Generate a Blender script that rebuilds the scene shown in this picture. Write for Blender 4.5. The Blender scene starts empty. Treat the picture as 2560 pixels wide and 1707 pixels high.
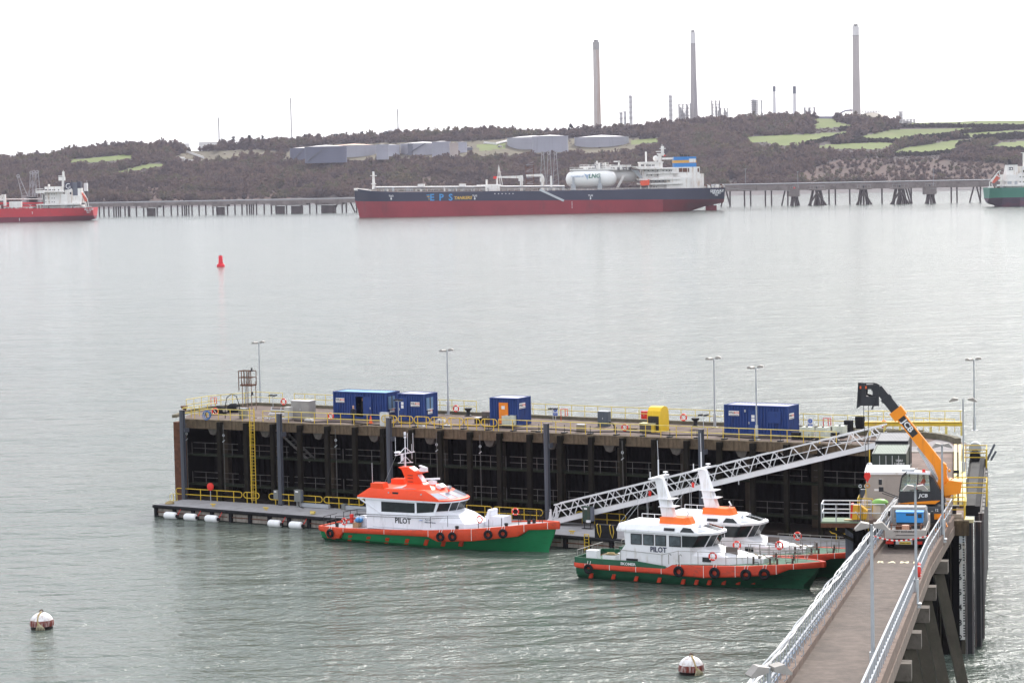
import bpy, math, random
import numpy as np
from mathutils import Vector, Matrix
random.seed(7)
SC = bpy.context.scene
COL = SC.collection
R_ = math.radians

# ---------------------------------------------------------------- camera
CAM_H = 32.2; FPX = 6200.0; HORIZ = 425.0; ROLL = 0.021     # focal length and horizon in photo pixels (2560 wide)
_th = math.atan((853.5 - HORIZ) / FPX)
_fw = np.array([0, math.cos(_th), -math.sin(_th)]); _u0 = np.array([0, math.sin(_th), math.cos(_th)]); _r0 = np.array([1.0, 0, 0])
_R = math.cos(ROLL) * _r0 - math.sin(ROLL) * _u0
_U = math.sin(ROLL) * _r0 + math.cos(ROLL) * _u0
_C = np.array([0, 0, CAM_H])
cam_d = bpy.data.cameras.new('camera'); cam = bpy.data.objects.new('camera', cam_d); COL.objects.link(cam)
cam_d.sensor_width = 36; cam_d.lens = FPX / 2560 * 36; cam_d.clip_start = 1; cam_d.clip_end = 30000
cam.matrix_world = Matrix(((_R[0], _U[0], -_fw[0], 0), (_R[1], _U[1], -_fw[1], 0), (_R[2], _U[2], -_fw[2], CAM_H), (0, 0, 0, 1)))
SC.camera = cam

# ---------------------------------------------------------------- sky, sun, exposure
SUN_EL, SUN_AZ = R_(40), R_(22)                              # azimuth to the right of the view direction
w = bpy.data.worlds.new('World'); SC.world = w; w.use_nodes = True
nt = w.node_tree; nt.nodes.clear()
sky = nt.nodes.new('ShaderNodeTexSky'); sky.sky_type = 'NISHITA'; sky.sun_disc = False
sky.sun_elevation = SUN_EL; sky.sun_rotation = SUN_AZ; sky.air_density = 1.0; sky.dust_density = 3.0; sky.ozone_density = 1.0
veil = nt.nodes.new('ShaderNodeMix'); veil.data_type = 'RGBA'; veil.inputs[0].default_value = 0.8
veil.inputs[7].default_value = (7.9, 8.15, 8.7, 1)         # thin even cloud veil
bg = nt.nodes.new('ShaderNodeBackground'); bg.inputs[1].default_value = 0.1
wo = nt.nodes.new('ShaderNodeOutputWorld')
nt.links.new(sky.outputs[0], veil.inputs[6]); nt.links.new(veil.outputs[2], bg.inputs[0]); nt.links.new(bg.outputs[0], wo.inputs[0])
sd = bpy.data.lights.new('sun', 'SUN'); sun = bpy.data.objects.new('sun', sd); COL.objects.link(sun)
sd.energy = 2.2; sd.angle = R_(9); sd.color = (1.0, 0.965, 0.91)
_sv = Vector((math.sin(SUN_AZ) * math.cos(SUN_EL), math.cos(SUN_AZ) * math.cos(SUN_EL), math.sin(SUN_EL)))
sun.rotation_euler = _sv.to_track_quat('Z', 'Y').to_euler(); sun.location = (0, 0, 300)
SC.view_settings.view_transform = 'Standard'; SC.view_settings.look = 'None'; SC.view_settings.gamma = 1; SC.view_settings.use_curve_mapping = False
SC.view_settings.exposure = 1.06
SC.render.engine = 'CYCLES'; SC.cycles.use_denoising = True
SC.cycles.max_bounces = 6; SC.cycles.diffuse_bounces = 3; SC.cycles.glossy_bounces = 3; SC.cycles.transmission_bounces = 4; SC.cycles.volume_bounces = 0
SC.cycles.caustics_reflective = False; SC.cycles.caustics_refractive = False; SC.cycles.sample_clamp_indirect = 6; SC.cycles.sample_clamp_direct = 4.0

# ---------------------------------------------------------------- pixel -> place
def ray(x, y): return _fw + _R * (x - 1280) / FPX + _U * (853.5 - y) / FPX
def gz(x, y, z):                                            # point at height z seen at a pixel
    d = ray(x, y); return _C + d * ((z - CAM_H) / d[2])
def gd(x, y, D):                                            # point at distance D (world y)
    d = ray(x, y); return _C + d * (D / d[1])
ZD = 8.8                                                    # pier deck above the water
_a = gz(448, 1047, ZD); _b = gz(1796, 1100, ZD)
_u = (_b - _a) / np.linalg.norm(_b - _a); _n = np.array([-_u[1], _u[0], 0])
PA = math.atan2(_u[1], _u[0])
def P(s, t, z=0.0):                                         # pier frame: s along the front edge, t back from it
    p = _a + _u * s + _n * t; return Vector((p[0], p[1], z))
def toP(p): q = np.array([p[0], p[1], _a[2]]) - _a; return float(q @ _u), float(q @ _n)
_ao = gz(2420, 1290, ZD); AH = R_(11.5)
def A(r, al, z=0.0):                                        # arm frame: r to the right, al away from the shore
    return Vector((_ao[0] + r * math.cos(AH) + al * math.sin(AH), _ao[1] - r * math.sin(AH) + al * math.cos(AH), z))
def toA(p):
    dx, dy = p[0] - _ao[0], p[1] - _ao[1]
    return dx * math.cos(AH) - dy * math.sin(AH), dx * math.sin(AH) + dy * math.cos(AH)
ARZ = -AH

# ---------------------------------------------------------------- mesh building
class MB:
    def __init__(s): s.v = []; s.f = []; s.m = []; s.cur = 0
    def add(s, vs, fs):
        o = len(s.v); s.v += [tuple(map(float, p)) for p in vs]; s.f += [tuple(i + o for i in f) for f in fs]; s.m += [s.cur] * len(fs); return s
    def box(s, c, d, rz=0.0, ry=0.0):
        M = Matrix.Rotation(rz, 3, 'Z') @ Matrix.Rotation(ry, 3, 'Y'); vs = []
        for k in range(8):
            p = Vector(((k & 1) - .5, ((k >> 1) & 1) - .5, ((k >> 2) & 1) - .5)); p = Vector((p.x * d[0], p.y * d[1], p.z * d[2])); vs.append(M @ p + Vector(c))
        return s.add(vs, [(0, 2, 3, 1), (4, 5, 7, 6), (0, 1, 5, 4), (2, 6, 7, 3), (0, 4, 6, 2), (1, 3, 7, 5)])
    def b6(s, x0, x1, y0, y1, z0, z1): return s.box(((x0 + x1) / 2, (y0 + y1) / 2, (z0 + z1) / 2), (abs(x1 - x0), abs(y1 - y0), abs(z1 - z0)))
    def cyl(s, p, q, r, r2=None, n=8, caps=True):
        p = Vector(p); q = Vector(q); r2 = r if r2 is None else r2
        d = (q - p).normalized(); a = d.orthogonal().normalized(); b = d.cross(a); vs = []
        for c, rr in ((p, r), (q, r2)):
            for k in range(n):
                t = 2 * math.pi * (k + .5) / n; vs.append(c + (a * math.cos(t) + b * math.sin(t)) * rr)
        fs = [(k, (k + 1) % n, n + (k + 1) % n, n + k) for k in range(n)]
        if caps: fs += [tuple(range(n))[::-1], tuple(range(n, 2 * n))]
        return s.add(vs, fs)
    def bar(s, p, q, w, h=None):                            # rectangular bar between two points
        p = Vector(p); q = Vector(q); h = h or w; d = (q - p).normalized()
        up = Vector((0, 0, 1)) if abs(d.z) < .97 else Vector((0, 1, 0)); a = d.cross(up).normalized() * w / 2; b = a.cross(d).normalized() * h / 2
        vs = [p - a - b, p + a - b, p + a + b, p - a + b, q - a - b, q + a - b, q + a + b, q - a + b]
        return s.add(vs, [(0, 1, 2, 3)[::-1], (4, 5, 6, 7), (0, 1, 5, 4), (1, 2, 6, 5), (2, 3, 7, 6), (3, 0, 4, 7)])
    def tube(s, pts, r, n=6, closed=False):
        pts = [Vector(p) for p in pts]; N = len(pts); rings = []; prev = None
        for i in range(N):
            if closed: d = pts[(i + 1) % N] - pts[i - 1]
            else: d = pts[min(i + 1, N - 1)] - pts[max(i - 1, 0)]
            d.normalize()
            a = d.orthogonal().normalized() if prev is None else (prev - d * prev.dot(d)).normalized()
            prev = a; b = d.cross(a)
            rings.append([pts[i] + (a * math.cos(2 * math.pi * k / n) + b * math.sin(2 * math.pi * k / n)) * r for k in range(n)])
        vs = [p for g in rings for p in g]; fs = []
        for i in range(N if closed else N - 1):
            j = (i + 1) % N
            for k in range(n): fs.append((i * n + k, i * n + (k + 1) % n, j * n + (k + 1) % n, j * n + k))
        if not closed: fs += [tuple(range(n))[::-1], tuple(range((N - 1) * n, N * n))]
        return s.add(vs, fs)
    def lathe(s, prof, n=16, c=(0, 0, 0)):                  # (radius, z) profile
        vs = []; fs = []
        for r, z in prof:
            for k in range(n): t = 2 * math.pi * k / n; vs.append((c[0] + r * math.cos(t), c[1] + r * math.sin(t), c[2] + z))
        for i in range(len(prof) - 1):
            for k in range(n): fs.append((i * n + k, i * n + (k + 1) % n, (i + 1) * n + (k + 1) % n, (i + 1) * n + k))
        fs += [tuple(range(n))[::-1], tuple(range((len(prof) - 1) * n, len(prof) * n))]
        return s.add(vs, fs)
    def prism(s, poly, a, b, ax='y'):                       # polygon (2D) extruded along an axis from a to b
        f = {'y': lambda p, t: (p[0], t, p[1]), 'x': lambda p, t: (t, p[0], p[1]), 'z': lambda p, t: (p[0], p[1], t)}[ax]
        n = len(poly); vs = [f(p, a) for p in poly] + [f(p, b) for p in poly]
        return s.add(vs, [tuple(range(n)), tuple(range(n, 2 * n))[::-1]] + [(k, n + k, n + (k + 1) % n, (k + 1) % n) for k in range(n)])
    def loft(s, rings, closed=True, caps=True):
        n = len(rings[0]); vs = [p for g in rings for p in g]; fs = []
        for i in range(len(rings) - 1):
            for k in range(n if closed else n - 1): fs.append((i * n + k, i * n + (k + 1) % n, (i + 1) * n + (k + 1) % n, (i + 1) * n + k))
        if caps: fs += [tuple(range(n))[::-1], tuple(range((len(rings) - 1) * n, len(rings) * n))]
        return s.add(vs, fs)
    def torus(s, c, R, r, ax='y', N=20, n=8, sq=1.0):
        pts = []
        for i in range(N):
            t = 2 * math.pi * i / N; a, b = R * math.cos(t), R * math.sin(t)
            pts.append({'y': (c[0] + a, c[1], c[2] + b), 'x': (c[0], c[1] + a, c[2] + b), 'z': (c[0] + a, c[1] + b, c[2])}[ax])
        return s.tube(pts, r, n, True)
    def ball(s, c, r, n=12, m=8, sc=(1, 1, 1)):
        vs = [(c[0], c[1], c[2] - r * sc[2])]; fs = []
        for i in range(1, m):
            ph = -math.pi / 2 + math.pi * i / m
            for k in range(n): t = 2 * math.pi * k / n; vs.append((c[0] + r * sc[0] * math.cos(ph) * math.cos(t), c[1] + r * sc[1] * math.cos(ph) * math.sin(t), c[2] + r * sc[2] * math.sin(ph)))
        vs.append((c[0], c[1], c[2] + r * sc[2])); L = len(vs) - 1
        for k in range(n): fs.append((0, 1 + (k + 1) % n, 1 + k)); fs.append((L, L - n + k, L - n + (k + 1) % n))
        for i in range(m - 2):
            for k in range(n): a = 1 + i * n + k; b = 1 + i * n + (k + 1) % n; fs.append((a, b, b + n, a + n))
        return s.add(vs, fs)
    def mesh(s, name, mats, smooth=None):
        me = bpy.data.meshes.new(name); me.from_pydata(s.v, [], s.f)
        for m in (mats if isinstance(mats, (list, tuple)) else [mats]): me.materials.append(m)
        if any(s.m): me.polygons.foreach_set('material_index', s.m)
        if smooth:
            me.polygons.foreach_set('use_smooth', [True] * len(s.f)); me.set_sharp_from_angle(angle=R_(smooth))
        me.update(); return me
    def obj(s, name, mat, parent=None, smooth=None, loc=None, rz=None):
        return link(name, s.mesh(name, mat, smooth), parent, loc, rz)

def link(name, me, parent=None, loc=None, rz=None):
    o = bpy.data.objects.new(name, me); COL.objects.link(o)
    if parent is not None: o.parent = parent
    if loc is not None: o.location = loc
    if rz is not None: o.rotation_euler = (0, 0, rz)
    return o
def tag(o, label=None, cat=None, group=None, kind=None):
    if label: o['label'] = label
    if cat: o['category'] = cat
    if group: o['group'] = group
    if kind: o['kind'] = kind
    return o
def thing(name, label, cat, loc=(0, 0, 0), rz=0.0, group=None):
    o = bpy.data.objects.new(name, None); COL.objects.link(o); o.location = loc; o.rotation_euler = (0, 0, rz)
    o.empty_display_size = .1
    return tag(o, label, cat, group)
_kids = {}
def copy_tree(o, parent=None, loc=None, rz=None, label=None):
    c = o.copy(); COL.objects.link(c)
    if parent is not None: c.parent = parent
    if loc is not None: c.location = loc
    if rz is not None: c.rotation_euler = (0, 0, rz)
    if label: c['label'] = label
    for ch in list(o.children): copy_tree(ch, c)
    return c

# ---------------------------------------------------------------- materials
_M = {}
def mat(name, col, rough=.6, metal=0.0, var=.12, scale=1.0, dirt=None, dirt_amt=.0, dscale=(1, 1, .15), bump=0.0, bscale=8.0, spec=.35, coat=0.0):
    if name in _M: return _M[name]
    m = bpy.data.materials.new(name); m.use_nodes = True; t = m.node_tree; b = t.nodes['Principled BSDF']
    b.inputs['Roughness'].default_value = rough; b.inputs['Metallic'].default_value = metal; b.inputs['Specular IOR Level'].default_value = spec
    if coat: b.inputs['Coat Weight'].default_value = coat
    tc = t.nodes.new('ShaderNodeTexCoord')
    nz = t.nodes.new('ShaderNodeTexNoise'); nz.inputs['Scale'].default_value = scale; nz.inputs['Detail'].default_value = 5; nz.inputs['Roughness'].default_value = .65
    t.links.new(tc.outputs['Object'], nz.inputs['Vector'])
    rp = t.nodes.new('ShaderNodeValToRGB'); rp.color_ramp.elements[0].position = .3; rp.color_ramp.elements[1].position = .7
    rp.color_ramp.elements[0].color = tuple(max(0, c * (1 - var)) for c in col) + (1,); rp.color_ramp.elements[1].color = tuple(min(1, c * (1 + var)) for c in col) + (1,)
    t.links.new(nz.outputs[0], rp.inputs[0]); out = rp.outputs[0]
    if dirt:
        mp = t.nodes.new('ShaderNodeMapping'); mp.inputs['Scale'].default_value = dscale
        n2 = t.nodes.new('ShaderNodeTexNoise'); n2.inputs['Scale'].default_value = 1.6; n2.inputs['Detail'].default_value = 8; n2.inputs['Roughness'].default_value = .7
        t.links.new(tc.outputs['Object'], mp.inputs[0]); t.links.new(mp.outputs[0], n2.inputs['Vector'])
        r2 = t.nodes.new('ShaderNodeValToRGB'); r2.color_ramp.elements[0].position = .62 - .3 * dirt_amt; r2.color_ramp.elements[1].position = .78 - .2 * dirt_amt
        mx = t.nodes.new('ShaderNodeMix'); mx.data_type = 'RGBA'; mx.inputs[7].default_value = tuple(dirt) + (1,)
        t.links.new(n2.outputs[0], r2.inputs[0]); t.links.new(r2.outputs[0], mx.inputs[0]); t.links.new(out, mx.inputs[6]); out = mx.outputs[2]
    t.links.new(out, b.inputs['Base Color'])
    if bump:
        n3 = t.nodes.new('ShaderNodeTexNoise'); n3.inputs['Scale'].default_value = bscale; n3.inputs['Detail'].default_value = 6
        t.links.new(tc.outputs['Object'], n3.inputs['Vector'])
        bp = t.nodes.new('ShaderNodeBump'); bp.inputs['Strength'].default_value = bump; bp.inputs['Distance'].default_value = .05
        t.links.new(n3.outputs[0], bp.inputs['Height']); t.links.new(bp.outputs[0], b.inputs['Normal'])
    _M[name] = m; return m
def glass(name, col=(.012, .016, .02), rough=.06):
    return mat(name, col, rough, 0, .3, 2.0, spec=.3)

W_PAINT = mat('white_paint', (.78, .78, .8), .35, 0, .05, .6, (.5, .46, .4), .18)
W_SHIP = mat('ship_white', (.74, .72, .69), .5, 0, .08, .15, (.45, .33, .22), .3, (.35, .35, .05))
GLS = glass('dark_glass')
BLK = mat('black_rubber', (.016, .016, .018), .85, 0, .3, 3, spec=.15)
BLKM = mat('black_metal', (.024, .024, .027), .6, 0, .2, 2, spec=.25)
GALV = mat('galvanised_steel', (.5, .52, .54), .42, .6, .15, 2)
GREYP = mat('grey_paint', (.36, .38, .4), .5, 0, .12, 1.5)
YEL = mat('yellow_paint', (.62, .42, .035), .5, 0, .12, 2, (.4, .25, .1), .2)
YELP = mat('pale_yellow_paint', (.74, .6, .17), .55, 0, .15, 2, (.45, .33, .18), .25)
ORNG = mat('orange_paint', (.86, .09, .018), .4, 0, .08, 1, (.45, .07, .03), .12)
REDP = mat('red_paint', (.68, .035, .025), .45, 0, .1, 2)
RUST = mat('rust', (.11, .045, .025), .85, 0, .35, 3)
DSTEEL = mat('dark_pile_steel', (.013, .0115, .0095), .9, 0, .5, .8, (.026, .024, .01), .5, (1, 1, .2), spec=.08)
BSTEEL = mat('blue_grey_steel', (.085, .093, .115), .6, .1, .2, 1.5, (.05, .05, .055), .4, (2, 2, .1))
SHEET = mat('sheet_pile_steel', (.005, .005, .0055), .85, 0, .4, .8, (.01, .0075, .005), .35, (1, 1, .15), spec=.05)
ALGAE = mat('algae_concrete', (.016, .022, .011), .9, 0, .4, 1.5)
CONC = mat('weathered_concrete', (.115, .083, .052), .9, 0, .35, 1.3, (.035, .024, .014), .62, (1.6, 1.6, .35), .4, 6)
DECKM = mat('deck_concrete', (.13, .094, .078), .92, 0, .3, .5, (.06, .038, .03), .45, (.5, .5, .5), .3, 8)
SKIN = mat('skin', (.5, .3, .22), .6)

def text_mesh(s, size, ex=.004, bold=.025):
    c = bpy.data.curves.new('lettering', 'FONT'); c.body = s; c.size = size; c.align_x = 'CENTER'; c.align_y = 'CENTER'; c.extrude = ex; c.offset = size * bold; c.resolution_u = 2
    o = bpy.data.objects.new('lettering', c); me = bpy.data.meshes.new_from_object(o)
    bpy.data.objects.remove(o); bpy.data.curves.remove(c); return me
def text(s, size, m, parent, loc, rot=(math.pi / 2, 0, 0), name='lettering', sx=1.0, shear=0.0, ex=.004):
    me = text_mesh(s, size, ex); me.materials.clear(); me.materials.append(m)
    if shear:
        for v in me.vertices: v.co.x += v.co.y * shear
    o = link(name, me, parent); o.location = loc; o.rotation_euler = rot; o.scale = (sx, 1, 1); return o
# ================================================================ water
def water_material():
    m = bpy.data.materials.new('sea_water'); m.use_nodes = True; t = m.node_tree; b = t.nodes['Principled BSDF']
    b.inputs['Roughness'].default_value = .13; b.inputs['IOR'].default_value = 1.333
    g = t.nodes.new('ShaderNodeNewGeometry'); prev = None
    cn = t.nodes.new('ShaderNodeTexNoise'); cn.inputs['Scale'].default_value = .03; cn.inputs['Detail'].default_value = 5; t.links.new(g.outputs['Position'], cn.inputs['Vector'])
    cr = t.nodes.new('ShaderNodeValToRGB'); cr.color_ramp.elements[0].position = .35; cr.color_ramp.elements[1].position = .68; cr.color_ramp.elements[0].color = (.084, .108, .09, 1); cr.color_ramp.elements[1].color = (.104, .122, .102, 1)
    t.links.new(cn.outputs[0], cr.inputs[0]); t.links.new(cr.outputs[0], b.inputs['Base Color'])
    for sc_, rot, det, dist, rough, ani in WAVES:
        mp = t.nodes.new('ShaderNodeMapping'); mp.inputs['Rotation'].default_value = (0, 0, R_(rot)); mp.inputs['Scale'].default_value = (sc_ * ani, sc_, sc_)
        n = t.nodes.new('ShaderNodeTexNoise'); n.inputs['Scale'].default_value = 1; n.inputs['Detail'].default_value = det; n.inputs['Roughness'].default_value = rough; n.inputs['Distortion'].default_value = .5
        bp = t.nodes.new('ShaderNodeBump'); bp.inputs['Strength'].default_value = 1.0; bp.inputs['Distance'].default_value = dist
        t.links.new(g.outputs['Position'], mp.inputs[0]); t.links.new(mp.outputs[0], n.inputs['Vector']); t.links.new(n.outputs[0], bp.inputs['Height'])
        if prev: t.links.new(prev.outputs[0], bp.inputs['Normal'])
        prev = bp
    t.links.new(prev.outputs[0], b.inputs['Normal']); return m
WAVES = ((.085, -12, 2, 1.2, .5, .55), (.21, -16, 2, .85, .5, .5), (.48, -8, 3, .52, .5, .7), (1.4, 10, 3, .25, .6, .85), (4.2, -20, 3, .06, .6, .9))
wm = MB(); wm.add([(-2400, 20, 0), (2400, 20, 0), (2400, 4600, 0), (-2400, 4600, 0)], [(0, 1, 2, 3)])
tag(wm.obj('water', water_material()), 'pale grey-green choppy water of the haven', 'water', kind='structure')

# ================================================================ far shore terrain
RIDGE = [(-500, 402), (0, 402), (88, 393), (142, 391), (160, 382), (268, 370), (364, 364), (429, 364), (471, 378), (494, 378), (536, 376), (551, 367), (612, 359), (727, 353), (827, 349), (930, 343),
         (993, 338), (1108, 334), (1236, 327), (1270, 331), (1300, 336), (1400, 332), (1584, 321), (1668, 312), (1744, 306), (1859, 299), (1974, 291), (2020, 292), (2050, 297), (2165, 298), (2242, 308), (2372, 306), (2440, 303), (2560, 302), (3060, 310)]
RX = np.array([p[0] for p in RIDGE], float); RY = np.array([p[1] for p in RIDGE], float)
DSH, DRI = 2650.0, 3300.0
def ysh(x): return HORIZ + ROLL * (1280 - x) + FPX * CAM_H / DSH
def yri(x): return float(np.interp(x, RX, RY))
def hp(x, y, lift=0.0):                                     # point of the hillside seen at a pixel
    v = (ysh(x) - y) / (ysh(x) - yri(x)); p = gd(x, y, DSH + (DRI - DSH) * max(0, min(1, v))); return Vector((p[0], p[1], p[2] + lift))
def z4(*q): return [(1760 + x * .3401, 270 + y * .3401) for x, y in q]
def z1(*q): return [(x * .3827, 200 + y * .3827) for x, y in q]
FIELDS = [z4((315, 212), (700, 195), (1080, 175), (1050, 192), (760, 268), (570, 280), (450, 252), (320, 262)),
          z4((1060, 230), (1380, 158), (1980, 148), (1830, 192), (1480, 232), (1300, 252), (1200, 248)),
          z4((810, 292), (900, 268), (1290, 253), (1420, 262), (1300, 303), (1000, 303)),
          z4((1350, 342), (1480, 292), (1800, 243), (2060, 228), (1870, 270), (1850, 300), (1730, 332), (1500, 348)),
          z4((1830, 219), (1950, 178), (2900, 150), (2900, 204), (2000, 220)),
          z4((2060, 292), (2200, 253), (2800, 225), (2800, 310), (2150, 307)),
          z4((1420, 118), (1800, 104), (2900, 88), (2900, 140), (1900, 134), (1500, 136)),
          z4((800, 80), (960, 75), (1000, 112), (1100, 132), (800, 156)),
          z1((440, 522), (800, 490), (900, 493), (840, 517), (600, 543), (470, 540)),
          z1((690, 620), (950, 553), (1130, 543), (1090, 562), (870, 593)),
          [(1575, 350), (1660, 345), (1640, 356), (1580, 362)], [(1190, 362), (1268, 355), (1262, 372), (1200, 378)]]
BRACK = [z4((470, 560), (700, 480), (1000, 380), (1300, 368), (1550, 400), (1700, 378), (2000, 400), (2900, 430), (2900, 540), (1700, 548), (1000, 562)),
         z1((600, 790), (760, 650), (900, 680), (1200, 720), (1600, 745), (1900, 700), (1900, 775), (1000, 790)),
         [(1000, 480), (1020, 450), (1080, 438), (1150, 445), (1140, 480)], z4((-300, 560), (0, 540), (300, 555), (300, 580))]
TAN = [[(700, 404), (720, 372), (840, 360), (1180, 352), (1300, 345), (1600, 345), (1590, 380), (1180, 392), (900, 402)],
       z1((1130, 500), (1220, 470), (1290, 465), (1700, 455), (1850, 470), (1500, 520), (1350, 540), (1150, 520))]
def inside(p, poly):
    x, y = p; c = False; j = len(poly) - 1
    for i in range(len(poly)):
        xi, yi = poly[i]; xj, yj = poly[j]
        if (yi > y) != (yj > y) and x < (xj - xi) * (y - yi) / (yj - yi) + xi: c = not c
        j = i
    return c
def cover(x, y):
    if any(inside((x, y), f) for f in FIELDS): return 1
    if any(inside((x, y), f) for f in BRACK): return 2
    if any(inside((x, y), f) for f in TAN): return 4
    return 3 if (ysh(x) - y) / (ysh(x) - yri(x)) < .09 else 0
WOODF = mat('scrub_ground', (.04, .03, .027), .95, 0, .3, .02)
GRASS = mat('field_grass', (.115, .145, .034), .95, 0, .2, .012, (.14, .14, .05), .25, (.02, .02, .02))
BRACKM = mat('bracken_slope', (.06, .03, .02), .95, 0, .35, .03, (.04, .03, .022), .4, (.03, .03, .03))
MUD = mat('mud_foreshore', (.05, .04, .043), .8, 0, .2, .05)
ROUGHG = mat('rough_grass', (.1, .085, .05), .95, 0, .3, .02, (.06, .055, .035), .3, (.03, .03, .03))
NX, NV = 520, 64
tm = MB(); rows = []
xs = np.linspace(-420, 2980, NX); rng = np.random.RandomState(3)
for j in range(NV + 1):
    v = j / NV; row = []
    for x in xs:
        y = ysh(x) + (yri(x) - ysh(x)) * v; p = gd(x, y, DSH + (DRI - DSH) * v); row.append((p[0], p[1], p[2]))
    rows.append(row)
last = rows[-1]
for D2, dz in ((3380, -1), (3480, -3), (3700, -14), (4300, -60)): rows.append([(p[0] * D2 / DRI, D2, max(1, p[2] + dz)) for p in last])
rows.insert(0, [(p[0], p[1] - 25, -1.5) for p in rows[0]])
vs = [p for r in rows for p in r]; fs = []; mi = []
for j in range(len(rows) - 1):
    for i in range(NX - 1):
        fs.append((j * NX + i, j * NX + i + 1, (j + 1) * NX + i + 1, (j + 1) * NX + i))
        v = (j - .5) / NV; xm = (xs[i] + xs[i + 1]) / 2
        mi.append(3 if j == 0 else (4 if v >= 1 else cover(xm, ysh(xm) + (yri(xm) - ysh(xm)) * v)))
tm.add(vs, fs); tm.m = mi
tag(tm.obj('hillside', [WOODF, GRASS, BRACKM, MUD, ROUGHG], smooth=60), 'long wooded hillside with green fields across the water', 'hill', kind='structure')

# ---------------------------------------------------------------- vegetation
import bmesh
def ico(sub):
    bm = bmesh.new(); bmesh.ops.create_icosphere(bm, subdivisions=sub, radius=1); bm.verts.ensure_lookup_table()
    v = np.array([x.co[:] for x in bm.verts]); f = np.array([[x.index for x in q.verts] for q in bm.faces]); bm.free(); return v, f
ICO_V, ICO_F = ico(1)
PROTO = []; NTW = 34                                         # each crown: a rough core with fans of twigs standing out of it
for k in range(14):
    q = ICO_V * (.68 + rng.uniform(-.25, .2, len(ICO_V)))[:, None]; vv = [q]
    for i in range(NTW):
        a = rng.uniform(0, 6.28); el = rng.uniform(-.25, 1.5); d = np.array([math.cos(a) * math.cos(el), math.sin(a) * math.cos(el), math.sin(el)]); tip = d * rng.uniform(.82, 1.2); w_ = np.cross(d, rng.uniform(-1, 1, 3)); w_ = w_ / np.linalg.norm(w_) * rng.uniform(.1, .24)
        vv.append(np.array([d * .3, tip + w_, tip - w_]))
    PROTO.append(np.concatenate(vv))
ICO_F = np.concatenate([ICO_F, [[len(ICO_V) + 3 * i, len(ICO_V) + 3 * i + 1, len(ICO_V) + 3 * i + 2] for i in range(NTW)]])
def crowns(name, pts, m, parent=None):                      # pts: (x, y, z, radius, height) -> one mesh of rough crowns
    V = []; Fc = []; o = 0
    for (x, y, z, r, h) in pts:
        q = PROTO[rng.randint(14)]; a = rng.uniform(0, 6.28); c, s = math.cos(a), math.sin(a)
        V.append(np.stack([x + r * (q[:, 0] * c - q[:, 1] * s), y + r * (q[:, 0] * s + q[:, 1] * c), z + h * (.42 + .55 * q[:, 2])], 1)); Fc.append(ICO_F + o); o += len(q)
    V = np.concatenate(V); Fc = np.concatenate(Fc)
    me = bpy.data.meshes.new(name); me.vertices.add(len(V)); me.vertices.foreach_set('co', V.ravel()); me.loops.add(Fc.size); me.loops.foreach_set('vertex_index', Fc.ravel().astype(np.int32))
    me.polygons.add(len(Fc)); me.polygons.foreach_set('loop_start', np.arange(0, Fc.size, 3, dtype=np.int32)); me.update(calc_edges=True); me.validate()
    me.materials.append(m); return link(name, me, parent)
def foliage(name, cols):
    m = bpy.data.materials.new(name); m.use_nodes = True; t = m.node_tree; b = t.nodes['Principled BSDF']; b.inputs['Roughness'].default_value = .95; b.inputs['Specular IOR Level'].default_value = .1
    g = t.nodes.new('ShaderNodeNewGeometry'); n = t.nodes.new('ShaderNodeTexNoise'); n.inputs['Scale'].default_value = .018; n.inputs['Detail'].default_value = 3
    t.links.new(g.outputs['Position'], n.inputs['Vector'])
    ad = t.nodes.new('ShaderNodeMath'); ad.operation = 'MULTIPLY_ADD'; ad.inputs[1].default_value = .25; t.links.new(g.outputs['Random Per Island'], ad.inputs[0]); 
    sb = t.nodes.new('ShaderNodeMath'); sb.operation = 'MULTIPLY_ADD'; sb.inputs[1].default_value = 2.0; sb.inputs[2].default_value = -.68; t.links.new(n.outputs[0], sb.inputs[0]); t.links.new(sb.outputs[0], ad.inputs[2])
    rp = t.nodes.new('ShaderNodeValToRGB'); e = rp.color_ramp.elements
    while len(e) < len(cols): e.new(.5)
    for i, c in enumerate(cols): e[i].position = .1 + .8 * i / (len(cols) - 1); e[i].color = tuple(c) + (1,)
    t.links.new(ad.outputs[0], rp.inputs[0])
    n2 = t.nodes.new('ShaderNodeTexNoise'); n2.inputs['Scale'].default_value = .6; n2.inputs['Detail'].default_value = 3; t.links.new(g.outputs['Position'], n2.inputs['Vector'])
    bp = t.nodes.new('ShaderNodeBump'); bp.inputs['Distance'].default_value = 2.5; t.links.new(n2.outputs[0], bp.inputs['Height']); t.links.new(bp.outputs[0], b.inputs['Normal'])
    t.links.new(rp.outputs[0], b.inputs['Base Color']); tl = t.nodes.new('ShaderNodeBsdfTranslucent'); t.links.new(rp.outputs[0], tl.inputs[0]); ms = t.nodes.new('ShaderNodeMixShader'); ms.inputs[0].default_value = .4; t.links.new(b.outputs[0], ms.inputs[1]); t.links.new(tl.outputs[0], ms.inputs[2]); t.links.new(ms.outputs[0], t.nodes['Material Output'].inputs['Surface']); return m
BARE = foliage('bare_winter_trees', [(.07, .053, .05), (.11, .08, .07), (.148, .1, .08), (.09, .09, .052), (.172, .13, .075)])
DARKF = foliage('dark_evergreen', [(.014, .017, .012), (.022, .025, .017)])
HEDGEM = foliage('hedge_leaves', [(.02, .022, .014), (.032, .029, .02), (.036, .034, .018)])
pts = []; n_try = 0
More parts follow.
